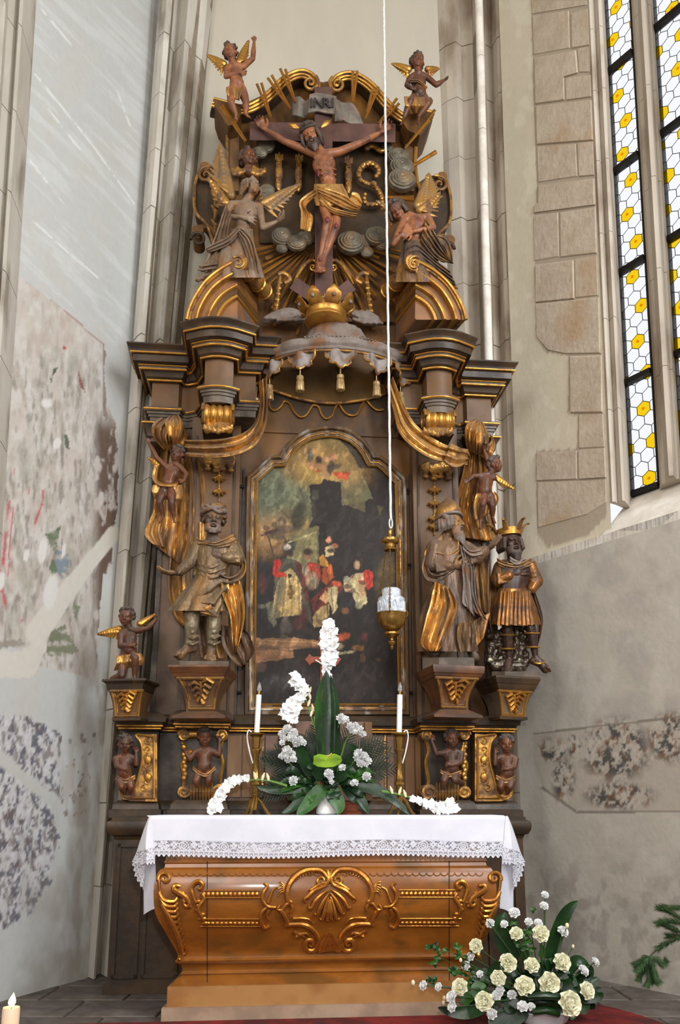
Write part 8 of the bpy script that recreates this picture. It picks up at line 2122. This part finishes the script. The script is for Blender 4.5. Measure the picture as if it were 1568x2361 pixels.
def petal(m, base, out, up, L, w, cup=.3, curl=.3, ru=0.0, nu=4, nv=4, ph=0.0):
    out = Vector(out).normalized(); up = Vector(up); up = (up-out*up.dot(out)).normalized(); sd = out.cross(up)
    g = []
    for i in range(nv+1):
        t = i/nv; wd = w*math.sin(PI*min(.97, .12+.82*t))**.7
        r = []
        for j in range(nu+1):
            a = j/nu*2-1
            r.append(base+out*(L*t*math.cos(curl*t))+up*(L*(math.sin(curl*t)*t+cup*a*a*.35*(1-.3*t))+ru*L*math.sin(a*4+ph+3*t)*t)+sd*(wd*a))
        g.append(r)
    m.grid(g)
def rose_mesh(seed, openk=1.0):
    m = MB(); rn = random.Random(seed)
    for ring, (n, r0, tilt, L, w) in enumerate(((3, .06, 1.48, .66, .34), (4, .14, 1.32, .72, .42), (5, .24, 1.15, .78, .50), (6, .34, .95, .82, .54), (7, .42, .66, .80, .56), (7, .46, .34, .72, .54))):
        for k in range(n):
            a = 2*PI*k/n+ring*.7+rn.uniform(-.15, .15); d = Vector((math.cos(a), math.sin(a), 0)); t = tilt*openk
            o = d*math.cos(t)+Vector((0, 0, 1))*math.sin(t)
            petal(m, d*r0*.5+Vector((0, 0, -.25)), o, Vector((0, 0, 1))*math.cos(t)-d*math.sin(t), L*1.12, w*1.15, .9, .25-.16*ring*.6, .03, 4, 4, rn.random()*6)
    return me_from(m.v, m.f, True, 'rose')
def ruffle_mesh(seed, n=46):
    m = MB(); rn = random.Random(seed)
    for k in range(n):
        z = 1-1.25*(k+.5)/n; a = k*2.4; r = math.sqrt(max(0, 1-z*z)); o = Vector((r*math.cos(a), r*math.sin(a), z+.15))
        petal(m, o*.15, o, Vector((0, 0, 1)) if abs(o.z) < .9 else Vector((1, 0, 0)), .85+.15*rn.random(), .26, .5, .3, .14, 3, 3, rn.random()*6)
    return me_from(m.v, m.f, True, 'ruffle')
def floret_mesh(seed):
    m = MB(); rn = random.Random(seed)
    for k in range(6):
        a = 2*PI*k/6; d = Vector((math.cos(a), math.sin(a), 0)); t = .55+.2*(k % 2)
        petal(m, Vector((0, 0, -.55)), d*math.cos(t+.45)+Vector((0, 0, math.sin(t+.45))), Vector((0, 0, 1))-d, 1.38, .78, .45, -.62, .10, 5, 5, rn.random()*6)
    return me_from(m.v, m.f, True, 'floret')
ROSES = [rose_mesh(1), rose_mesh(2, .9), rose_mesh(3, 1.12)]; RUFF = [ruffle_mesh(4), ruffle_mesh(5, 40)]; FLOR = [floret_mesh(6), floret_mesh(7)]
for me in ROSES: me.materials.append(M_CREAM)
BUDR = [me.copy() for me in ROSES[1:]]
for me in BUDR: me.materials.clear(); me.materials.append(M_PETAL)
for me in RUFF+FLOR: me.materials.append(M_PETAL)
def bloom(name, me, p, r, look, parent, roll=0.0):
    o = bpy.data.objects.new(name, me); COL.objects.link(o); o.parent = owner(name, parent)
    q = Vector(look).to_track_quat('Z', 'Y'); o.matrix_world = Matrix.Translation(p) @ q.to_matrix().to_4x4() @ Matrix.Rotation(roll, 4, 'Z') @ Matrix.Scale(r, 4)
    o.location = p; o.rotation_euler = (q @ Matrix.Rotation(roll, 3, 'Z').to_quaternion()).to_euler(); o.scale = (r, r, r); return o
def blade(pts, w, face, name, mat, parent, fold=.15, nv=14, wp=None):
    """leaf along 3D points; face: the direction its upper side looks to"""
    c_ = [Vector(p) for p in catmull([tuple(p) for p in pts], 6)]; n = len(c_); g = []
    face = Vector(face)
    for i in range(n):
        t = i/(n-1); d = (c_[min(i+1, n-1)]-c_[max(i-1, 0)]).normalized(); nn = (face-d*face.dot(d)).normalized(); sd = d.cross(nn)
        ww = w*(math.sin(PI*min(1, .06+.94*t)**(.8 if wp is None else wp))**.75+.03)
        g.append([c_[i]+sd*(ww*a)+nn*(fold*ww*abs(a)+.02*ww*math.sin(7*t+3*a)) for a in (-1, -.5, 0, .5, 1)])
    return MB().slab(g, -face.normalized()*.0015).build(name, mat, parent, True, 60)
def frond(p, q, bend, parent, n=16, lw=.004, L=.07, mat=None, name='palm_frond'):
    m = MB(); p, q = Vector(p), Vector(q); b = Vector(bend)
    cs = [p*(1-t)**2+(p*.5+q*.5+b)*2*t*(1-t)+q*t*t for t in np.linspace(0, 1, n+1)]
    m.tube(cs, [.003*(1-.7*i/n) for i in range(n+1)], 5)
    for i in range(2, n+1):
        d = (cs[i]-cs[i-1]).normalized(); sd = d.cross(NA).normalized()
        for s in (-1, 1):
            l = L*(.4+1.1*math.sin(PI*i/(n+1.5))); e = cs[i]+(d*.75+sd*s*.65+NA*.1).normalized()*l
            w_ = NA.cross((e-cs[i]).normalized()).normalized()*lw
            m.add([cs[i]-w_*.6, (cs[i]+e)/2-w_, e, (cs[i]+e)/2+w_, cs[i]+w_*.6], [(0, 1, 2, 3, 4)])
    o = m.build(name, mat or M_FROND, parent, False); return o

# ---- bouquet on the altar -----------------------------------------------------
DB = .78
vz = A(752, 1878, DB); vz.z = ZC+.001
bq = thing('flower_arrangement', 'white gladioli, carnations and a lime green anthurium in a white vase on the altar', 'flowers', None, tuple(vz))
sb = mA(752, 1780, AY-DB)
def B(x, y, d=0): return A(x, y, DB+d)
MB().lathe([(.1*sb, 0), (19*sb, 0), (23*sb, .008), (23*sb, .03), (18*sb, .07), (9*sb, .13), (8*sb, .15), (10*sb, .155), (8*sb, .15), (.1*sb, .14)], vz, 28).build('vase', mixmat('white_glazed_vase', srgb(236, 234, 230), srgb(226, 224, 220), 8, (.15, .2), spec=.6), bq)
def glad(stem, flowers, buds, rn_seed, dd_=0.05, side=1):
    rn = random.Random(rn_seed)
    c_ = catmull(stem, 6); MB().tube([B(x, y, dd_) for x, y in c_], [.0075*(1-.55*i/len(c_)) for i in range(len(c_))], 7).build('gladiolus_stem', M_STEM, bq)
    for i, (x, y, r) in enumerate(flowers):
        look = NA*1.0+UA*rn.uniform(-.7, .7)+Vector((0, 0, rn.uniform(-.2, .5)))
        bloom('gladiolus_bloom', FLOR[i % 2], B(x, y, dd_+.03+.012*rn.random()), r*sb*.86, look, bq, rn.random()*6)
    for i, (x, y) in enumerate(buds):
        p = B(x, y, dd_+.015); m = MB().tube([p, p+Vector((0, 0, .022))+UA*.006*(1 if i % 2 else -1), p+Vector((0, 0, .045))+UA*.014*(1 if i % 2 else -1)], [.006, .010, .003], 8); m.build('gladiolus_bud', M_BUD, bq)
glad([(746, 1740), (746, 1660), (750, 1590), (756, 1520), (758, 1440)], [(758, 1440, 17), (766, 1456, 15), (752, 1462, 17), (764, 1474, 18), (748, 1484, 15), (766, 1490, 17), (758, 1500, 17), (770, 1508, 13), (752, 1516, 15), (764, 1522, 15), (756, 1534, 13), (750, 1528, 11), (752, 1546, 12), (758, 1558, 10)], [(752, 1574), (748, 1594), (748, 1618)], 1)
glad([(744, 1722), (722, 1666), (708, 1620), (697, 1590), (684, 1568)], [(682, 1562, 17), (694, 1574, 14), (678, 1574, 13), (702, 1588, 13), (690, 1584, 14), (700, 1600, 11)], [(716, 1612), (710, 1628), (724, 1640), (716, 1652), (730, 1668), (712, 1600)], 2)
glad([(694, 1610), (686, 1622), (676, 1640), (666, 1656)], [(694, 1606, 13), (686, 1614, 16), (674, 1620, 15), (682, 1630, 17), (664, 1632, 15), (656, 1642, 14), (672, 1644, 17), (664, 1654, 14), (676, 1658, 13)], [], 3)
glad([(662, 1812), (620, 1800), (580, 1798), (545, 1806), (516, 1826), (500, 1846), (490, 1862)], [(568, 1794, 9), (552, 1797, 11), (540, 1800, 12), (528, 1806, 13), (520, 1816, 12), (512, 1826, 13), (504, 1838, 13), (498, 1850, 13), (490, 1858, 13), (504, 1862, 12), (488, 1868, 11), (514, 1838, 10)], [(620, 1800), (604, 1799), (590, 1797)], 4, .14)
glad([(880, 1824), (930, 1834), (975, 1848), (1015, 1860), (1045, 1866)], [(952, 1842, 9), (966, 1846, 11), (980, 1852, 12), (994, 1854, 12), (1004, 1862, 13), (1016, 1858, 12), (1026, 1864, 13), (1038, 1850, 12), (1048, 1864, 13), (1034, 1868, 12), (1010, 1868, 11)], [(905, 1830), (920, 1832), (936, 1838)], 5, .14)
for i, (x, y, r) in enumerate([(786, 1659, 13), (796, 1661, 10), (806, 1676, 11), (818, 1678, 12), (828, 1684, 12), (836, 1694, 9), (812, 1686, 9), (664, 1684, 13), (676, 1690, 11), (650, 1692, 9), (672, 1702, 12), (654, 1704, 9), (690, 1710, 12), (698, 1714, 9), (682, 1716, 10), (652, 1714, 8), (662, 1732, 12), (656, 1744, 11), (672, 1740, 10), (648, 1745, 8), (676, 1752, 9), (662, 1754, 8),
                              (828, 1738, 12), (838, 1746, 12), (822, 1748, 10), (846, 1756, 11), (832, 1760, 10), (842, 1764, 8), (790, 1771, 9), (758, 1786, 12), (762, 1790, 9), (678, 1801, 12), (846, 1791, 11), (764, 1804, 7), (818, 1806, 9), (812, 1808, 7)]):
    rn = random.Random(i); bloom('carnation', RUFF[i % 2], B(x, y, .10+.03*rn.random()), r*sb, NA+UA*rn.uniform(-.5, .5)+Vector((0, 0, rn.uniform(0, .8))), bq, i)
    if i % 3 == 0: MB().tube([B(752+(x-752)*.2, 1830, .02), B(752+(x-752)*.7, y+28, .06), B(x, y, .09)], .0035, 6).build('carnation_stem', M_STEM, bq)
# anthurium
g = []
ac_ = B(752, 1752, .16)
for i in range(9):
    t = i/8; r = []
    for j in range(13):
        a = 2*PI*j/12; rad = (.5+.5*t*0+.5)*t*(1-.22*math.cos(a)**8*(1 if math.cos(a) < 0 else 0))
        x = rad*36*math.cos(a+.0); y = rad*25*math.sin(a)*(1.0)
        notch = 9*math.exp(-((a-PI/2*1.05)/.35)**2)*t
        r.append(ac_+UA*(x*sb)+(Vector((0, 0, 1))*.62+NA*.5)*((y-notch)*sb)+NA*(.012*math.sin(3*a)*t))
    g.append(r)
MB().slab(g, Vector((0, 0, -.003))).build('anthurium_spathe', M_LIME, bq, True, 60)
MB().limb([(ac_+Vector((0, 0, .01)), .006), (ac_+UA*.03+Vector((0, 0, .035))+NA*.03, .004)], 8).build('anthurium_spadix', flatmat('yellow_spadix', srgb(220, 200, 90), .5), bq)
# leaves
for pts, w, mt, fc in (([(754, 1780), (752, 1700), (757, 1620), (752, 1546)], 20, M_LEAF, 0), ([(768, 1790), (772, 1700), (772, 1620), (762, 1556)], 13, M_LEAF, 1), ([(742, 1780), (738, 1700), (734, 1620), (746, 1556)], 10, M_LEAFM, -1),
                       ([(748, 1815), (732, 1830), (706, 1860), (684, 1879)], 17, M_LEAFM, 0), ([(752, 1815), (768, 1830), (782, 1858), (778, 1878)], 17, M_LEAFM, 0), ([(720, 1812), (680, 1818), (630, 1822), (592, 1814)], 11, M_LEAF, 0), ([(800, 1812), (850, 1816), (900, 1838), (944, 1878)], 13, M_LEAF, 0),
                       ([(716, 1790), (704, 1760), (692, 1730), (696, 1700)], 14, M_LEAF, 0), ([(800, 1790), (812, 1760), (820, 1735), (806, 1715)], 15, M_LEAF, 0), ([(740, 1800), (732, 1780), (722, 1768), (708, 1770)], 13, M_LEAF, 0), ([(776, 1800), (790, 1786), (806, 1776), (820, 1782)], 13, M_LEAF, 0), ([(700, 1820), (690, 1844), (670, 1866), (650, 1874)], 10, M_LEAF, 0), ([(810, 1820), (830, 1840), (842, 1860), (850, 1876)], 10, M_LEAF, 0)):
    blade([B(x, y, .06+.05*i/3) for i, (x, y) in enumerate(pts)], w*sb, NA+UA*fc*.6+Vector((0, 0, .2)), 'leaf', mt, bq)
rn = random.Random(21)
for i in range(44):
    a = math.radians(rn.uniform(-18, 198)); L = rn.uniform(95, 165)*(1 if abs(math.cos(a)) > .5 else .9)
    q = B(752+L*math.cos(a), 1796-L*math.sin(a)*.9, rn.uniform(-.1, .08)); frond(B(752+12*math.cos(a), 1800, .0), q, NA*.04+Vector((0, 0, .03)), bq, 15, .0045, .07)
for i in range(26):
    a = rn.uniform(0, 2*PI); x, y = 752+rn.uniform(-95, 95), 1806+rn.uniform(-34, 36)
    blade([B(752+(x-752)*.6, 1806, .03), B(x, y, .09), B(x+(x-752)*.28, y+12, .07)], 8*sb, NA+Vector((0, 0, .5)), 'leaf', M_LEAF if i % 3 else M_LEAFM, bq)
unparent_shift(bq)

# ---- floor arrangement of roses -------------------------------------------------
DF = 1.42
K = 2.4577
def G(x, y, d=0): return A(930+x/K, 2020+y/K, DF+d)
fp_ = floor_at(1256, 2372); DFb = AY-(fp_.y-SKEW*fp_.x)
rs = thing('flower_arrangement', 'low arrangement of cream roses and dark leaves in a white bowl on the floor', 'flowers', None, tuple(Vector((A(1256, 2350, DF).x, A(1256, 2350, DF).y, 0))))
sf = mA(1250, 2250, AY-DF)/K
c_ = A(1256, 2350, DF); zb_ = .001
MB().loft([[Vector((c_.x, c_.y, z))+UA*(rx*math.cos(a))+NA*(rx*.62*math.sin(a)) for a in np.linspace(0, 2*PI, 33)[:-1]] for rx, z in ((.10, zb_), (.115, zb_+.01), (.145, zof(1256, 2332, DF)), (.138, zof(1256, 2330, DF)), (.10, .03))]).build('bowl', mixmat('white_plastic_bowl', srgb(232, 234, 238), srgb(222, 224, 230), 6, (.3, .4)), rs)
MB().ell(G(800, 700, -.04), (.15, .10, .06)).build('floral_foam', M_LEAF, rs)
hub = (800, 720)
def stemto(x, y, d, r=.0035): MB().tube([G(hub[0]+(x-hub[0])*.15, hub[1]-10, -.02), G((x+hub[0]*.6)/1.6, (y+hub[1]*.6)/1.6-10, d*.6), G(x, y, d-.01)], r, 6).build('stem', M_DSTEM, rs)
for i, (x, y, r) in enumerate([(412, 395, 33), (592, 492, 42), (728, 505, 37), (900, 488, 43), (320, 628, 38), (538, 578, 36), (688, 622, 46), (828, 608, 50), (1040, 650, 41), (458, 710, 43), (945, 722, 56), (780, 325, 41), (640, 325, 32), (1110, 690, 20)][:13]):
    d = .06+.08*(y > 550)+.05*(y > 680); rn = random.Random(i+50)
    bloom('rose', ROSES[i % 3], G(x, y, d), r*sf*1.22, NA*1.0+UA*((x-760)/500)+Vector((0, 0, .25+rn.uniform(-.2, .4))), rs, i*1.3); stemto(x, y, d, .0038)
for i, (x, y, r) in enumerate([(803, 105, 17), (798, 168, 20), (492, 268, 20), (572, 272, 18), (710, 258, 18), (765, 266, 20), (905, 313, 25), (382, 456, 20), (355, 508, 20), (1088, 485, 20), (1022, 535, 25), (434, 555, 16), (114, 620, 20), (200, 628, 18), (272, 685, 24), (277, 742, 22), (530, 675, 22), (548, 648, 20), (615, 672, 20), (676, 738, 24), (724, 740, 18), (503, 783, 23), (630, 208, 24)]):
    d = .03+.07*(y > 550)+.05*(y > 680)
    bloom('lisianthus', BUDR[i % 2], G(x, y, d), r*sf*1.35, NA*.7+UA*((x-760)/400)+Vector((0, 0, .7)), rs, i*1.7)
    stemto(x, y, d, .0028); MB().ell(G(x, y+r*.7, d-.01), (r*sf*.5, r*sf*.5, r*sf*.5), None, 8, 6).build('calyx', M_STEM, rs)
for i, (x, y, r) in enumerate([(55, 604, 14), (232, 690, 12), (228, 718, 12), (928, 280, 14), (962, 398, 10), (325, 476, 11), (475, 250, 8), (640, 740, 8)]):
    p = G(x, y, .06); MB().ell(p, (r*sf*.8, r*sf*.8, r*sf*1.1), None, 10, 8).build('bud', M_BUD, rs); stemto(x, y, .06, .0024)
for pts, w, mt in (([(640, 470), (590, 380), (560, 290), (575, 205)], 62, M_LEAF), ([(820, 470), (850, 380), (900, 250), (945, 180), (990, 142)], 40, M_LEAF), ([(960, 640), (1010, 590), (1050, 530), (1066, 505)], 44, M_LEAF), ([(930, 560), (960, 500), (1000, 480), (1050, 500)], 36, M_LEAF), ([(1000, 700), (1060, 690), (1110, 680), (1130, 660)], 28, M_LEAF),
                   ([(700, 760), (600, 800), (520, 830), (490, 850)], 56, M_LEAF), ([(480, 740), (380, 770), (280, 770), (195, 745)], 34, M_LEAF), ([(460, 640), (440, 600), (470, 560), (500, 556)], 48, M_LEAF), ([(470, 680), (430, 660), (425, 630), (470, 620)], 40, M_LEAFM), ([(820, 470), (850, 460), (880, 470)], 30, M_LEAFM), ([(900, 640), (930, 610), (940, 580)], 40, M_LEAF), ([(380, 720), (360, 690), (370, 660)], 34, M_LEAFM), ([(940, 800), (960, 790), (980, 800)], 22, M_LEAFM), ([(560, 560), (620, 540), (690, 560)], 30, M_LEAF), ([(760, 560), (800, 520), (850, 510)], 36, M_LEAF), ([(880, 700), (860, 640), (900, 600)], 40, M_LEAF), ([(640, 690), (600, 740), (640, 770)], 34, M_LEAF), ([(700, 470), (690, 430), (670, 400)], 22, M_LEAFM), ([(780, 460), (790, 420), (775, 390)], 22, M_LEAFM)):
    blade([G(x, y, .0+.10*(sum(p[1] for p in pts)/len(pts) > 600)) for x, y in pts], w*sf, NA+Vector((0, 0, .35))+UA*((pts[-1][0]-760)/900), 'leaf', mt, rs, .12)
rn = random.Random(31)
for i in range(84):
    a = rn.uniform(-.3, PI+.3); r_ = rn.uniform(.45, 1); x, y = hub[0]+(430 if math.cos(a) < 0 else 300)*r_*math.cos(a), hub[1]-20-230*r_*math.sin(a)
    p = G(x, y, rn.uniform(-.04, .05)); q = G(x+(x-hub[0])*.14+rn.uniform(-30, 30), y+rn.uniform(-40, 40), rn.uniform(0, .06))
    blade([p+(p-q)*.7, p, q], .032, NA+Vector((0, 0, .5)), 'leaf', M_LEAF if i % 4 else M_LEAFM, rs)
for a, b in (((705, 690), (880, 690)), ((735, 775), (875, 785))): MB().tube([G(a[0], a[1]-8, .15), G((a[0]+b[0])/2, a[1]-14, .17), G(b[0], b[1]-8, .15)], .026, 10, flat=.7).build('rolled_leaf', M_LEAF, rs)
rn = random.Random(77)
for i in range(34):                                            # sprigs of small leaves at the left and top
    if i < 22: x, y = rn.uniform(150, 420), rn.uniform(390, 600)
    else: x, y = rn.uniform(600, 760), rn.uniform(170, 420)
    p = G(x, y, .02+.03*rn.random()); m_ = (.6*x+.4*620, .55*y+.45*640)
    if i % 3 == 0: MB().tube([G(600, 660, -.02), G(m_[0], m_[1], .0), p], .0016, 5).build('stem', M_LEAFM, rs)
    for k in range(3):
        a = rn.uniform(0, 2*PI); q = p+UA*(.03*math.cos(a))+Vector((0, 0, .03*math.sin(a)))
        blade([p, (p+q)/2+NA*.004, q], .009, NA, 'leaf', M_LEAFM if k else M_LEAF, rs)
unparent_shift(rs)

# ---- conifer whose branch reaches into the picture at the right ------------------
M_NEEDLE = mixmat('conifer_green', srgb(72, 98, 56), srgb(48, 74, 44), 12, (.6, .7)); M_BARK = mixmat('bark', srgb(92, 74, 54), srgb(66, 52, 40), 14, (.8, .9), bump=.4)
M_POT = mixmat('clay_pot', srgb(150, 86, 58), srgb(126, 72, 50), 8, (.7, .8))
CY_ = 4.55
def Q(x, y, d=0): return W(x, y, CY_-d)
tb = floor_at(1790, 2480); tb = Vector((W(1790, 2300, CY_).x, CY_, 0))
tr = thing('potted_conifer', 'drooping green conifer branch reaching in at the right edge', 'plant', None, tuple(tb))
MB().lathe([(.09, .001), (.12, .22), (.13, .23), (.13, .25), (.11, .25), (.10, .22), (.001, .21)], tb, 24).build('pot', M_POT, tr)
MB().tube([tb+Vector((0, 0, .2)), tb+Vector((.01, 0, 1.05))], [.016, .008], 8).build('trunk', M_BARK, tr)
def twig(pts, r0, n, L, seed):
    rn = random.Random(seed); c_ = [Vector(p) for p in catmull([tuple(p) for p in pts], 8)]
    MB().tube(c_, [r0*(1-.6*i/len(c_)) for i in range(len(c_))], 6).build('branch', M_BARK if r0 > .003 else M_NEEDLE, tr)
    m = MB()
    for i in range(n):
        k = rn.uniform(.05, 1)*(len(c_)-1); a = c_[int(k)]; d = (c_[min(int(k)+1, len(c_)-1)]-c_[max(int(k)-1, 0)]).normalized()
        rd = Vector((rn.uniform(-1, 1), rn.uniform(-1, 1), rn.uniform(-1, 1))); rd = (rd-d*rd.dot(d)).normalized()
        e = a+(d*.8+rd*.7).normalized()*L*rn.uniform(.7, 1.1); w_ = d.cross(rd)*.0014
        m.add([a-w_, a+w_, e], [(0, 1, 2)])
    o = m.build('needles', M_NEEDLE, tr, False); o['kind'] = 'stuff'
twig([tb+Vector((0, 0, .9)), Q(1700, 2150), Q(1600, 2140), Q(1545, 2170), Q(1515, 2190), Q(1495, 2208)], .006, 300, .022, 1)
for i, pts in enumerate(([(1600, 2135), (1560, 2112), (1540, 2100), (1518, 2094)], [(1600, 2140), (1565, 2128), (1540, 2124), (1518, 2130)], [(1570, 2150), (1548, 2140), (1526, 2128)], [(1600, 2150), (1560, 2165), (1536, 2176), (1520, 2186)], [(1500, 2205), (1488, 2210), (1476, 2218), (1466, 2224)], [(1496, 2207), (1490, 2230), (1478, 2246), (1474, 2256)], [(1496, 2208), (1494, 2236), (1496, 2256), (1492, 2270)], [(1498, 2206), (1506, 2230), (1512, 2250), (1518, 2262)], [(1502, 2204), (1516, 2214), (1526, 2222), (1532, 2218)], [(1496, 2206), (1484, 2226), (1472, 2238)], [(1500, 2206), (1502, 2240), (1506, 2262)], [(1600, 2170), (1570, 2160), (1540, 2158)], [(1640, 2100), (1590, 2094), (1560, 2094), (1530, 2092)])):
    twig([Q(x, y, .03*math.sin(i)) for x, y in pts], .003, 900, .040, i+3)
unparent_shift(tr)

# ---- burning candle at the lower left -----------------------------------------------
cb = W(25, 2340, 3.6); h0 = W(25, 2322, 3.6).z; rr = 19.5*mpp(2340, 3.6)
cd = thing('candle', 'thick pale pink burning candle at the lower left corner', 'candle', None, (cb.x, cb.y, 0))
m, nt, b, N, L = nodes_of('glowing_wax'); b.inputs['Base Color'].default_value = rgba(srgb(240, 206, 176)); b.inputs['Subsurface Weight'].default_value = .6; b.inputs['Subsurface Radius'].default_value = (.05, .02, .01); b.inputs['Roughness'].default_value = .5
MB().lathe([(rr*.98, .001), (rr, .01), (rr, h0-.006), (rr*.94, h0), (rr*.8, h0-.003), (rr*.4, h0-.01), (.001, h0-.012)], (cb.x, cb.y, 0), 32).build('wax', m, cd)
MB().tube([Vector((cb.x, cb.y, h0-.012)), Vector((cb.x+.001, cb.y, h0+.008))], .0016, 6).build('wick', M_IRON, cd)
fl, nt, b, N, L = nodes_of('flame'); N.remove(b); em = N.new('ShaderNodeEmission'); em.inputs[0].default_value = (1, .62, .22, 1); em.inputs[1].default_value = 14; L.new(em.outputs[0], N['Material Output'].inputs[0])
fh = 31*mpp(2310, 3.6); c2 = Vector((cb.x, cb.y, h0))
MB().loft([[c2+Vector((.10*fh*t*t+r*fh*math.cos(a), r*fh*math.sin(a), fh*t)) for a in np.linspace(0, 2*PI, 13)[:-1]] for r, t in ((.04, .0), (.2, .15), (.28, .32), (.25, .5), (.16, .7), (.07, .88), (.005, 1.0))]).build('flame', fl, cd)
d_ = bpy.data.lights.new('candle_light', 'POINT'); d_.energy = .8; d_.color = (1, .6, .3); d_.shadow_soft_size = .01; lo_ = bpy.data.objects.new('candle_light', d_); COL.objects.link(lo_); lo_.location = c2+Vector((0, 0, fh*.5)); lo_.parent = cd
unparent_shift(cd)
unparent_shift(ret)
